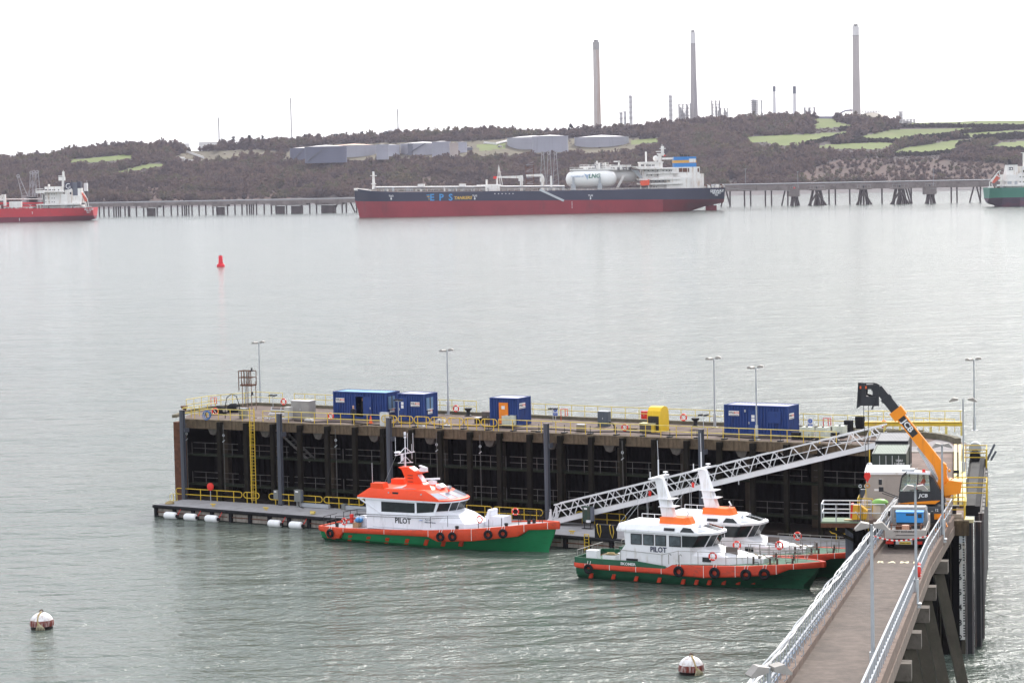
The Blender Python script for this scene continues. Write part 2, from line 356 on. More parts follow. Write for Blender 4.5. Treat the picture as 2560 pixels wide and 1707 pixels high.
while len(pts) < 27000:
    x = rng.uniform(-300, 2860); v = rng.uniform(.1, 1.02); y = ysh(x) + (yri(x) - ysh(x)) * min(v, 1); c = cover(x, y); n_try += 1
    if c == 1 or c == 3 or (c == 2 and rng.rand() > (.2 if x > 1200 else .5)) or (c == 4 and rng.rand() > .06): continue
    near = any(inside((x, y - d), f) for f in FIELDS for d in (3, 7, 11, 15)) or any(inside((x, y - d), f) for f in TAN for d in (4, 9))
    if near and rng.rand() > .6 or (x > 2245 and v > .86): continue
    p = hp(x, y); r = rng.uniform(1.6, 3.0) if c in (2, 4) or near else (rng.uniform(1.9, 3.8) if rng.rand() < .8 else rng.uniform(4, 6.5))
    if near: r *= .65
    if v > .96: r *= .75
    D = p[1] + (v - 1) * 400 if v > 1 else p[1]
    pts.append((p[0] + rng.uniform(-4, 4), p[1], p[2] - .6, r, r * (rng.uniform(1.5, 2.3) if not near else 1.1)))
tag(crowns('woodland', pts, BARE), 'purple-brown mass of bare winter woodland on the far slope', 'woodland', kind='stuff')
HEDGES = [('hedge above the lowest pale field', z4((750, 272), (900, 240), (1080, 200), (1250, 172), (1400, 150))), ('hedge between the long upper field and the middle fields', z4((1080, 228), (1200, 246), (1420, 252), (1560, 225), (1730, 212), (1950, 180), (2352, 150))),
          ('hedge along the top field below the skyline', z4((1000, 165), (1250, 150), (1450, 142), (1800, 140), (2352, 146))), ('dark hedge under the long upper field', z4((940, 262), (1100, 252), (1210, 250))),
          ('hedge bordering the curved lower field', z4((1440, 285), (1600, 248), (1800, 225), (1950, 220))), ('hedge above the field beside the green tanker', z4((1990, 222), (2150, 212), (2352, 200), (2600, 195))),
          ('thick hedge over the green tanker funnel', z4((1860, 290), (1880, 268), (2050, 242), (2352, 222))), ('hedge below the curved field', z4((1380, 350), (1600, 352), (1750, 335), (2060, 308), (2352, 315)))]
for lab, pl in HEDGES:
    hpnts = []
    for (ax, ay), (bx, by) in zip(pl[:-1], pl[1:]):
        n = max(2, int(math.hypot(bx - ax, by - ay) / 2.0))
        for i in range(n):
            f = i / n
            for q in range(2):
                p = hp(ax + (bx - ax) * f + rng.uniform(-1, 1), ay + (by - ay) * f + rng.uniform(-1.8, 1.8)); r = rng.uniform(2, 3.6); hpnts.append((p[0], p[1], p[2] - .5, r, r * rng.uniform(1.2, 1.7)))
    tag(crowns('hedge', hpnts, HEDGEM), lab + ' on the far hillside', 'hedge', 'hedges between the far fields')
BARK = mat('bark', (.06, .045, .035), .9)
for i, (x, y, h, wd, lab) in enumerate([(557, 361, 17, 12, 'conical dark pine on the red-tanker side of the taller pines beside the white tank'), (583, 358, 20, 16, 'broad dark pine on the ridge second from the white tank'), (625, 356, 20, 15, 'rounded dark pine alone on the ridge between pines and tall mast'), (656, 352, 16, 10, 'small thin pine on the ridge beside the tallest mast'),
      (770, 350, 16, 20, 'spreading dark tree on the ridge just past the tall mast'), (843, 346, 15, 22, 'double-crowned dark tree above the orange-roofed tank'), (905, 343, 16, 18, 'dark tree on the ridge over the small twin tanks'), (966, 338, 12, 22, 'low dark tree in front of the pale dome'),
      (1427, 333, 26, 16, 'dark leaning pine on the red-tanker side of the stained chimney'), (1512, 326, 12, 14, 'small dark tree at the foot of the stained chimney'), (1864, 297, 14, 12, 'bare round tree on the red-tanker side of the banded column'), (2175, 308, 10, 14, 'small tree on the grassy mound edge')]):
    b = hp(x, y + 3); k = b[1] / FPX; H_ = h * k; W_ = wd * k
    t = thing('tree', lab, 'tree', b, 0, 'single trees on the far ridge')
    MB().cyl((0, 0, -1), (W_ * .05, 0, H_ * .75), .5, .25, 6).obj('trunk', BARK, t)
    cp = []
    for q in range(26):
        zz = rng.uniform(.3, 1); sp = W_ * .5 * (1 - abs(zz - .5) * .9); a = rng.uniform(0, 6.28); d = sp * rng.uniform(.1, .9); cp.append((d * math.cos(a), d * math.sin(a), H_ * zz - H_ * .12, W_ * rng.uniform(.1, .19), H_ * .2))
    crowns('crown', cp, DARKF, t)

# ================================================================ refinery on the ridge
CHIM = mat('chimney_concrete', (.4, .36, .35), .9, 0, .08, .03); CHIMW = mat('chimney_white_band', (.62, .6, .6), .8, 0, .06, .03)
CHIMS = mat('chimney_stained_concrete', (.46, .42, .4), .9, 0, .1, .03, (.33, .19, .11), .5, (.12, .12, .004)); CHIMD = mat('chimney_sooty_concrete', (.36, .33, .33), .9, 0, .1, .03, (.2, .19, .21), .45, (.12, .12, .006))
CAPM = mat('chimney_flue_metal', (.3, .29, .28), .8)
def back(x, y, D): p = gd(x, y, D); return Vector((p[0], p[1], p[2]))
def chimney(label, xt0, xt1, yt, yb_band, xb0, xb1, yb, shaft, band, D=3450):
    k = D / FPX; top = back((xt0 + xt1) / 2, yt, D); base = back((xb0 + xb1) / 2, yb + 8, D)
    t = thing('chimney', label, 'chimney', (top.x, top.y, base.z)); Ht = top.z - base.z; rt = (xt1 - xt0) / 2 * k; rb = (xb1 - xb0) / 2 * k; f = (yb_band - yt) / (yb - yt); zb = Ht * (1 - f)
    rr = lambda z: rt + (rb - rt) * (1 - z / Ht) ** 1.7
    zs = [zb * i / 10 for i in range(11)]; MB().lathe([(rr(z), z) for z in zs], 20).obj('shaft', shaft, t, 40)
    MB().lathe([(rr(zb) * 1.03, zb), (rt * 1.03, Ht - 3.2)], 20).obj('top_band', band, t, 40)
    for q in range(4):
        a = q * 1.571 + .5; MB().cyl((rt * .5 * math.cos(a), rt * .5 * math.sin(a), Ht - 6), (rt * .5 * math.cos(a), rt * .5 * math.sin(a), Ht), rt * .3, n=10).obj('flue', CAPM, t, 40)
    MB().lathe([(rr(zb) * 1.06, zb - .6), (rr(zb) * 1.06, zb + .6)], 20).obj('ring', CAPM, t)
    return t
chimney('tall concrete chimney streaked orange-brown with a grey cap', 1482, 1498, 100, 123, 1486, 1504, 320, CHIMS, CAPM)
chimney('tall concrete chimney with a white band and sooty side by the lattice plant', 1726, 1738, 76, 109, 1726, 1746, 300, CHIMD, CHIMW)
chimney('tallest plain grey concrete chimney beside the crane boom', 2131, 2147, 61, 89, 2132, 2153, 293, CHIM, CHIMW)
DKB = mat('dark_blue_grey', (.12, .13, .16), .7)
for lab, x0, x1, y0, y1, ym in (('slim white stack with a short dark top above the long shed', 1933, 1940, 216, 288, 228), ('slim white stack with a taller dark top than its twin', 1983, 1991, 216, 288, 233)):
    D = 3420; k = D / FPX; b = back((x0 + x1) / 2, y1 + 6, D); tp = back((x0 + x1) / 2, y0, D); r = (x1 - x0) / 2 * k; t = thing('flare_stack', lab, 'stack', b, 0, 'white stacks of the refinery'); zm = (tp.z - b.z) * (1 - (ym - y0) / (y1 - y0))
    MB().lathe([(r * 1.15, 0), (r * .9, zm)], 14).obj('shaft', CHIMW, t, 40); MB().lathe([(r * 1.0, zm), (r * 1.0, tp.z - b.z)], 14).obj('dark_top', DKB, t, 40)
PLANT = mat('plant_steel', (.3, .29, .3), .7, .1, .25, .1, (.22, .13, .09), .3, (.1, .1, .1)); VESS = mat('plant_vessel', (.5, .49, .5), .5, .1, .12, .1)
def column(label, x0, x1, y0, y1, D=3420, rings=5):
    k = D / FPX; b = back((x0 + x1) / 2, y1 + 8, D); tp = back((x0 + x1) / 2, y0, D); Ht = tp.z - b.z; r = (x1 - x0) / 2 * k; t = thing('distillation_column', label, 'column', b)
    MB().lathe([(r * .62, 0), (r * .62, Ht * .93), (r * .3, Ht * .98)], 14).obj('vessel', VESS, t, 40)
    for q in range(rings):
        z = Ht * (.3 + .62 * q / max(1, rings - 1)); m = MB(); m.lathe([(r * 1.05, z), (r * 1.05, z + .4)], 10)
        for s_ in range(6): a = s_ * 1.047; m.cyl((r * math.cos(a), r * math.sin(a), z), (r * math.cos(a), r * math.sin(a), z + 2.2), .16, n=4)
        m.torus((0, 0, z + 2.2), r, .14, 'z', 10, 4); m.obj('platform', PLANT, t)
    MB().cyl((r * .8, -r * .4, 0), (r * .8, -r * .4, Ht * .95), .5, n=6).obj('pipe', VESS, t); MB().box((0, 0, Ht), (r * 2.4, .6, .6)).obj('davit', PLANT, t)
column('slender silver distillation column with top platform between stained and banded chimneys', 1572, 1582, 237, 314)
column('grey distillation column with a T-shaped top on the red-tanker side of the sooty chimney', 1671, 1682, 237, 304)
column('short rusty column of a close pair beside the stained chimney', 1548, 1557, 281, 317, rings=3)
column('short pale column of a close pair beside the stained chimney', 1559, 1566, 279, 317, rings=3)
column('fat ringed column wrapped in platforms on the green-tanker side of the lattice towers', 1876, 1896, 248, 293, rings=8)
column('thin pale column beside the fat ringed column', 1902, 1906, 251, 290, rings=2)
column('small platform column standing alone on the green-tanker side of the grassy dome', 2246, 2257, 280, 308, rings=4)
def lattice(label, x0, x1, y0, y1, nx=3, nz=5, D=3420):
    k = D / FPX; b = back((x0 + x1) / 2, y1 + 8, D); tp = back((x0 + x1) / 2, y0, D); Ht = tp.z - b.z; W_ = (x1 - x0) * k; t = thing('process_structure', label, 'plant structure', b)
    dy = W_ * .6
    for i in range(nx):
        x = -W_ / 2 + W_ * i / (nx - 1)
        for y in (-dy / 2, dy / 2): MB().box((x, y, Ht * .5), (1.0, 1.0, Ht * rng.uniform(.8, 1.0) if 0 < i < nx - 1 else Ht * .96)).obj('post', PLANT, t)
    for j in range(nz):
        z = Ht * (.2 + .72 * j / (nz - 1)); MB().box((0, 0, z), (W_ * 1.04, dy * 1.05, .5)).box((0, -dy / 2, z + 1.6), (W_ * 1.04, .2, .2)).obj('floor', PLANT, t)
    for q in range(7):
        x = rng.uniform(-.42, .42) * W_; z0 = Ht * rng.uniform(0, .3); MB().cyl((x, -dy * .2, z0), (x, -dy * .2, z0 + Ht * rng.uniform(.3, .65)), W_ * rng.uniform(.05, .1), n=8).obj('vessel', VESS, t, 40)
    for i in range(nx - 1):
        xa = -W_ / 2 + W_ * i / (nx - 1); xb = xa + W_ / (nx - 1); MB().bar((xa, -dy / 2 - .3, Ht * .2), (xb, -dy / 2 - .3, Ht * .55), .35).bar((xb, -dy / 2 - .3, Ht * .55), (xa, -dy / 2 - .3, Ht * .9), .35).obj('brace', PLANT, t)
lattice('ragged stepped process structure at the foot of the sooty chimney', 1698, 1727, 258, 302, 4, 5)
lattice('tall rusty lattice process tower on the green-tanker side of the sooty chimney', 1780, 1800, 250, 297, 3, 6)
lattice('low open steel frame attached beside the rusty lattice tower', 1802, 1820, 270, 297, 3, 3)
lattice('small lattice gantry with pipe loop above the long conveyor', 2012, 2036, 268, 288, 3, 3)
lattice('low pipe frame on the green-tanker side of the lone platform column', 2260, 2286, 298, 309, 4, 2)
SHED = mat('shed_cladding', (.2, .2, .26), .7, 0, .1, .05)
D = 3400; k = D / FPX
b = back(1955, 294, D); t = thing('refinery_shed', 'long low blue-grey shed with shallow pitched roof under the white stacks', 'shed', b); m = MB(); L_ = 107 * k / 2
m.prism([(-L_, -6), (L_, -6), (L_, 2.4), (0, 6.4), (-L_ * .4, 5.2), (-L_, .5)], 0, 30); m.obj('walls', SHED, t); MB().box((0, 15, 6.3), (8, 26, .6)).obj('roof_vent', DKB, t)
b = back(2070, 296, D); t = thing('conveyor_gallery', 'long blue-grey conveyor gallery rising to the tallest chimney', 'conveyor', b); L_ = 123 * k / 2
MB().prism([(-L_, -5), (L_ * .7, -5), (L_, -5), (L_, 5.5), (L_ * .55, 2.2), (-L_, 3.2)], 0, 12).obj('gallery', SHED, t); MB().box((0, -.4, -3.6), (L_ * 2, .6, 1.0)).obj('base_rail', CHIMW, t)
MB().tube([(L_ * .2, 3, 2), (L_ * .45, 3, 5), (L_ * .62, 3, 8.5), (L_ * .75, 3, 10), (L_, 3, 10.3)], 1.1, 8).obj('pipe', SHED, t)
p0 = back(2134, 296, D); p1 = back(2113, 233, D); t = thing('crane', 'thin reddish crane boom leaning beside the tallest chimney', 'crane', p0); dd = p1 - p0
MB().bar((0, 0, 0), dd, .55).obj('boom', mat('crane_boom_paint', (.3, .16, .12), .7), t); MB().box((.5, 0, 0), (5, 4, 3)).obj('cab', DKB, t); MB().cyl(dd, dd + Vector((.3, 0, -14)), .12, n=4).obj('cable', BLKM, t)
b = hp(2188, 305); k = b[1] / FPX; t = thing('mounded_tank', 'buff domed storage tank with steelwork on its crown', 'storage tank', b + Vector((0, 40, 0))); r = 52 * k
MB().lathe([(r, -4), (r, 2), (r * .85, 5.5), (r * .45, 11), (r * .2, 13)], 28).obj('dome', mat('buff_dome', (.34, .3, .25), .9, 0, .12, .04), t, 40)
m = MB()
for i in range(7): m.box((-11 + i * 3.6, -3, 14), (.6, .6, 4.5 + (i % 3)))
m.box((0, -3, 14), (24, 5, .6)).box((0, -3, 16), (24, .4, .4)); m.obj('steelwork', PLANT, t)
b = back(995, 334, 3500); t = thing('pale_dome', 'pale washed-out dome behind the ridge under a mast', 'dome', b); MB().lathe([(24, -6), (19, 3), (10, 8), (3, 9.6)], 24).obj('roof', CHIMW, t, 50); MB().lathe([(24.4, -8), (24.4, -5.8)], 24).obj('rim', CHIM, t)
for lab, x, y0, y1 in (('lattice mast beside the white skyline tank', 548, 294, 362), ('tallest thin lattice mast on the wooded ridge', 729, 245, 352), ('thin mast over the pale dome', 995, 273, 330)):
    D = 3330; b = back(x, y1, D); tp = back(x, y0, D); t = thing('radio_mast', lab, 'mast', b, 0, 'masts on the wooded ridge'); Ht = tp.z - b.z
    for q in range(3): a = q * 2.094; MB().cyl((.7 * math.cos(a), .7 * math.sin(a), 0), (.45 * math.cos(a), .45 * math.sin(a), Ht), .36, n=4).obj('leg', PLANT, t)
    m = MB()
    for q in range(int(Ht / 3)): m.torus((0, 0, 1.5 + q * 3), .6, .12, 'z', 6, 4)
    m.obj('bracing', PLANT, t)

# ---------------------------------------------------------------- storage tanks
TBLUE = mat('tank_blue_grey', (.33, .33, .375), .7, 0, .06, .03, (.27, .27, .3), .25, (.1, .1, .01)); TSLATE = mat('tank_slate', (.12, .13, .18), .75, 0, .08, .03); TWHITE = mat('tank_white', (.72, .7, .7), .6, 0, .05, .03); TTAN = mat('tank_tan', (.45, .38, .34), .7, 0, .08, .03)
TROOF = mat('tank_roof_pale', (.66, .63, .63), .7, 0, .06, .03); TROOFO = mat('tank_roof_orange', (.6, .4, .3), .7, 0, .08, .03)
def tank(label, x0, x1, yt, yb, shell, roof, stair=True, D=None, panel=None):
    xm = (x0 + x1) / 2; f = hp(xm, yb) if D is None else back(xm, yb, D); k = f[1] / FPX; r = (x1 - x0) / 2 * k; Ht = (yb - yt) * k
    t = thing('storage_tank', label, 'storage tank', (f[0] * (1 + r / f[1]), f[1] + r, f[2] - 1.5)); Ht += 1.5
    MB().lathe([(r, -3), (r, Ht)], 36).obj('shell', shell, t, 40); MB().lathe([(r * 1.005, Ht), (r * .5, Ht + r * .05), (.5, Ht + r * .085)], 36).obj('roof', roof, t, 60)
    for z in (.55, .8, .985): MB().lathe([(r + .5, Ht * z), (r + .5, Ht * z + .5)], 36).obj('wind_girder', shell, t, 40)
    if stair:
        m = MB()
        for q in range(13):
            a = R_(-140 + q * 4.5); a2 = R_(-140 + (q + 1) * 4.5); m.bar(((r + .9) * math.cos(a), (r + .9) * math.sin(a), Ht * q / 13), ((r + .9) * math.cos(a2), (r + .9) * math.sin(a2), Ht * (q + 1) / 13), 1.0, 1.3)
        m.obj('stair', DKB, t)
    if panel: MB().box((panel * r, -r * math.sqrt(1 - panel ** 2) - .6, Ht * .5), (8, 1.2, Ht * 1.05)).obj('riser_tower', DKB, t)
    return t
tank('slate-coloured tank at the slate end of the lower tank row', 725, 796, 371, 401, TSLATE, TROOF)
tank('slate tank with diagonal stairs beside the orange-roofed tank', 762, 868, 367, 398, TSLATE, TROOF, D=2960)
tank('big pale blue tank with an orange roof', 827, 943, 364, 393, TBLUE, TROOFO, False)
tank('narrow pale tank squeezed behind the small blue tank', 941, 972, 362, 390, TBLUE, TROOF, False, D=2990)
tank('small pale blue tank with a single girder line', 956, 1000, 363, 391, mat('tank_pale', (.4, .4, .46), .7, 0, .06, .03), TROOF, False)
tank('big pale blue tank with a dark riser tower on its side', 1001, 1115, 359, 388, TBLUE, TROOF, panel=-.5)
tank('pale blue tank peeping out behind the riser-tower tank', 1080, 1127, 355, 384, TBLUE, TROOF, False, D=3060)
tank('small tan tank on the green-tanker side of the riser-tower tank', 1124, 1146, 358, 383, TTAN, TROOF, False, D=3020)
tank('small pale blue tank at the pale end of the lower row', 1143, 1168, 356, 382, mat('tank_pale', (.4, .4, .46)), TROOF, False)
tank('wide blue-grey tank behind the gas carrier deck crane', 1268, 1396, 344, 374, TBLUE, TROOF, False)
tank('blue-grey tank half hidden behind the wide blue-grey tank', 1330, 1421, 341, 372, TBLUE, TROOF, False, D=3060)
tank('wide blue-grey tank standing alone above the ship accommodation', 1436, 1573, 343, 368, TBLUE, TROOF, False)
tank('white tank on the skyline beside the lattice mast', 498, 552, 356, 378, TWHITE, TROOF, False, D=3380)
tank('distant white tank in the skyline gap between wooded humps', 440, 474, 360, 380, TWHITE, TROOF, False, D=3420)
tank('grey tank on the skyline on the green-tanker side of the scrubby mound', 1287, 1333, 325, 342, TBLUE, TROOF, False, D=3340)
# pipe runs, sheds and roads on the slope
PIPE = mat('pipe_pale', (.6, .58, .57), .6)
for lab, q in (('white pipe run stepping down the slope below the white tanks', z1((960, 492), (1060, 515), (1205, 520))), ('white pipe run low on the slope below the stepped run', z1((1205, 530), (1300, 545), (1380, 548))), ('white pipeline on the grassy slope between the tanks', [(1210, 360), (1240, 363), (1268, 356)]), ('pale track climbing to the skyline gap', z1((1220, 478), (1270, 495), (1330, 515)))):
    m = MB(); pp = [hp(x, y, 1.2) for x, y in q]; c0 = pp[0]
    t = thing('pipeline', lab, 'pipeline', c0, 0); m.tube([p - c0 for p in pp], .9, 6).obj('pipe', PIPE, t); MB().tube([p - c0 + Vector((0, 2, 1.5)) for p in pp], .5, 5).obj('upper_pipe', PIPE, t)
    for i, p in enumerate(pp): MB().box(p - c0 + Vector((0, 1, -1)), (.8, 2.6, 3)).obj('support', PIPE, t)
for lab, x, y, w_, h_, mm in (('long low green-roofed shed beside the upper pale field', 370, 384, 22, 4, mat('green_roof', (.16, .24, .2), .7)), ('small white hut beside the slate-coloured end tank', 703, 396, 10, 4, TWHITE), ('dark squat building past the pale end of the tank row', 1170, 376, 22, 9, DKB), ('cream pump house on the slope between tanks', 1250, 369, 12, 6, TTAN), ('grey windowless control building by the skyline mound', 1274, 331, 14, 12, CHIM)):
    b = hp(x, y); k = b[1] / FPX; t = thing('pump_house', lab, 'building', b); MB().box((0, 4, h_ * k / 2 - 1), (w_ * k, 7, h_ * k)).obj('wall', mm, t); MB().prism([(-w_ * k * .52, h_ * k - 1.2), (w_ * k * .52, h_ * k - 1.2), (0, h_ * k + .2)], 0, 8).obj('roof', TROOF, t)
    MB().box((-w_ * k * .2, .4, h_ * k * .3 - .6), (1.6, .3, 2.2)).obj('door', DKB, t)
# ================================================================ far jetty
JDECK = mat('jetty_concrete', (.2, .17, .16), .9, 0, .2, .1, (.1, .08, .075), .4, (.1, .1, .1)); JPILE = mat('jetty_pile', (.075, .06, .058), .85, 0, .2, .2); JRAIL = mat('jetty_pipe', (.24, .24, .25), .6)
def jp(x, z=0.0):
    p = gz(x, 542 - (x - 245) * 36 / 2215, 0); return Vector((p[0], p[1], z))
def jetty(label, xa, xb, zdeck, thick, piles, thickpiles):
    a, b = jp(xa), jp(xb); d = (b - a); L_ = d.length; ang = math.atan2(d.y, d.x); t = thing('jetty', label, 'jetty', a, ang)
    n = max(2, int(L_ / 30))
    for i in range(n):
        x0, x1 = L_ * i / n, L_ * (i + 1) / n - .25
        MB().b6(x0, x1, 0, 7, zdeck - thick, zdeck).obj('deck_span', JDECK, t)
    for yy, r, zz in ((1.0, .35, .7), (2.2, .45, .8), (3.6, .3, .6), (5, .45, .8)): MB().cyl((0, yy, zdeck + zz), (L_, yy, zdeck + zz), r, n=6).obj('pipe', JRAIL, t, 60)
    m = MB(); q = 0
    while q < L_: m.box((q, .15, zdeck + .7), (.14, .14, 1.4)); q += 4
    m.box((L_ / 2, .15, zdeck + 1.4), (L_, .14, .14)); m.obj('railing', JRAIL, t)
    for x, lean in piles:
        p = jp(x); f = (p - a).length; k = p.y / FPX
        for yy in (3,): MB().cyl((f + lean * 4, yy, -2), (f, yy, zdeck - thick), .62, n=8).obj('pile', JPILE, t, 60)
    for x, w_ in thickpiles:
        f = (jp(x) - a).length; MB().box((f, 3, zdeck * .38 - 2), (w_, 4, zdeck * .76)).obj('pier_block', JPILE, t); MB().box((f, 3, zdeck - thick - .6), (w_ * 2.6, 7, 1.8)).obj('crosshead', JDECK, t)
    return t
PL = [640, 670, 702, 735, 750, 765, 778, 808, 830, 838, 882, 930, 955, 1018, 1060, 1110, 1152, 1182, 1198, 1210, 1225, 1246, 1292, 1336, 1383, 1408, 1478, 1527, 1573, 1605, 1622, 1635, 1648, 1668, 1718, 1765, 1795, 1864, 1963, 2016, 2060, 2228, 2255, 2322]
jetty('long low pipe jetty on slim dark piles between the red and navy tankers', 200, 930, 10.9, 2.6, [(x * .3827, 0) for x in PL] + [(2200 * .3827, -1.2), (2283 * .3827, 1.2)], [(980 * .3827, 6), (1437 * .3827, 5), (1826 * .3827, 6), (1914 * .3827, 4), (1945 * .3827, 6), (2118 * .3827, 6), (2150 * .3827, 9)])
PR = [(187, 0), (293, 0), (338, 0), (447, 0), (492, 0), (612, 0), (915, 0), (962, 0), (1068, 0), (1305, 0), (1520, 0), (1687, 0), (1815, 0), (1857, 0), (2030, 0), (140, -.6), (160, .9), (592, -.8), (1980, -.9), (2003, .8), (1500, .8), (1480, 1.0)]
jetty('high pipe jetty on widely spaced piles between the navy and green tankers', 1700, 2700, 16.2, 4.4, [(1760 + x * .3401, l) for x, l in PR], [])
for i, (x0, x1, yb, hgt, np_, lab) in enumerate([(605, 692, 0, 0, 6, 'boxy mooring dolphin on splayed legs nearest the navy tanker stern'), (738, 890, 0, 1, 10, 'wide breasting dolphin with a dense fan of raking piles'), (1085, 1222, 0, 1, 7, 'breasting dolphin with a V of raking piles in mid span'), (1335, 1500, 0, 1, 10, 'breasting dolphin with scattered raking piles and a ladder'), (1582, 1690, 0, 0, 6, 'boxy mooring dolphin on splayed legs with a lamp nearest the green tanker')]):
    xm = 1760 + (x0 + x1) / 2 * .3401; p = jp(xm); p.y -= 14; k = FPX / p.y; W_ = (x1 - x0) * .3401 / k
    t = thing('mooring_dolphin', lab, 'dolphin', p, 0, 'dolphins in front of the high jetty'); zt = 7.0 if not hgt else 11.5
    MB().b6(-W_ * .42, W_ * .42, -4, 4, zt, 13.2 if not hgt else 12.6).obj('cap', JDECK, t)
    for q in range(np_):
        f = -.5 + q / (np_ - 1) + rng.uniform(-.04, .04); MB().cyl((f * W_ * .98, (q % 3 - 1) * 3.4, -2), (f * W_ * .5 * (1 if q % 3 else -.3), (q % 3 - 1) * 2, zt), .8, n=8).obj('pile', JPILE, t, 60)
    m = MB()
    for q in range(5): m.cyl((-W_ * .35 + W_ * .7 * q / 4, -3.6, 12.8), (-W_ * .35 + W_ * .7 * q / 4, -3.6, 15), .12, n=4)
    m.cyl((-W_ * .35, -3.6, 15), (W_ * .35, -3.6, 15), .12, n=4).obj('rail', JRAIL, t)
    MB().cyl((0, -2, 12.8), (0, -2, 14.4), .8, .6, 8).obj('bollard', REDP if i == 0 else BLKM, t)
    if i in (0, 4): MB().cyl((3, 0, 12), (3, 0, 26), .2, n=5).box((3, 0, 26), (1.6, .6, .5)).obj('lamp_post', JRAIL, t)
for x, z, lab in ((100, 24, 'slim lamp pole on the high jetty beside the navy tanker'),):
    p = jp(1865, 16); t = thing('jetty_lamp', lab, 'lamp', p); MB().cyl((0, 1, 0), (0, 1, 13), .2, n=5).obj('pole', JRAIL, t); MB().box((0, 0, 13), (1.6, 1.4, .4)).obj('lamp_head', JRAIL, t)
# loading arms and towers behind the tankers
def loading_arm(label, x, yt, yb, D, style=0, dx=0, group=None):
    b = gd(x, yb, D); tp = gd(x, yt, D); Ht = tp[2] - b[2]; t = thing('loading_arm', label, 'loading arm', b, 0, group)
    for s_ in (-1, 1): MB().bar((s_ * 2.2, 0, 0), (dx * .8 + s_ * .7, 0, Ht), .55).obj('boom', PLANT, t)
    m = MB()
    for q in range(6): z = Ht * (q + .5) / 6; m.bar((-2.2 + 1.5 * (q + .5) / 6 + dx * .8 * (q + .5) / 6, 0, z), (2.2 - 1.5 * (q + .5) / 6 + dx * .8 * (q + .5) / 6, 0, z + Ht / 9), .25)
    m.obj('bracing', PLANT, t); MB().torus((dx * .8, 0, Ht), 1.1, .4, 'y', 10, 5).obj('apex', PLANT, t); MB().b6(-2.5, 2.5, -1.5, 1.5, -6, .4).obj('base_riser', PLANT, t)
for x, n_ in ((1358, 'the one of three towards the bow'), (1374, 'the middle of three'), (1390, 'the one of three towards the bridge')): loading_arm('grey A-shaped loading arm, %s beside the white gas tank' % n_, x, 383, 462, 1880, group='loading arms by the gas tanks')
b = gd(1325, 460, 1880); t = thing('gangway_tower', 'rusty square lattice gangway tower behind the deck crane', 'tower', b); k = 1880 / FPX; W_ = 19 * k; Ht = 47 * k
for sx in (-1, 1):
    for sy in (-1, 1): MB().box((sx * W_ / 2, sy * W_ / 2, Ht / 2 - 3), (.6, .6, Ht + 6)).obj('leg', RUST, t)
for q in range(7):
    z = Ht * q / 6; MB().box((0, 0, z), (W_ * 1.08, W_ * 1.08, .4)).bar((-W_ / 2, -W_ / 2 - .2, z), (W_ / 2, -W_ / 2 - .2, z + Ht / 6), .3).obj('landing', RUST if q % 2 else PLANT, t)
b = gd(1247, 437, 1870); t = thing('sheer_leg', 'white triangular sheer-leg frame standing above the deck crane jib', 'frame', b); k = 1870 / FPX
MB().bar((-4 * k, 0, -8), (0, 0, 24 * k), .6).bar((9 * k, 0, -8), (0, 0, 24 * k), .6).bar((3 * k, 3, -8), (0, 0, 24 * k), .5).obj('leg', W_SHIP, t)
MB().bar((-2.5 * k, 0, 8 * k), (6 * k, 0, 6 * k), .4).bar((-1.5 * k, 0, 15 * k), (3.2 * k, 0, 14 * k), .4).obj('brace', W_SHIP, t)

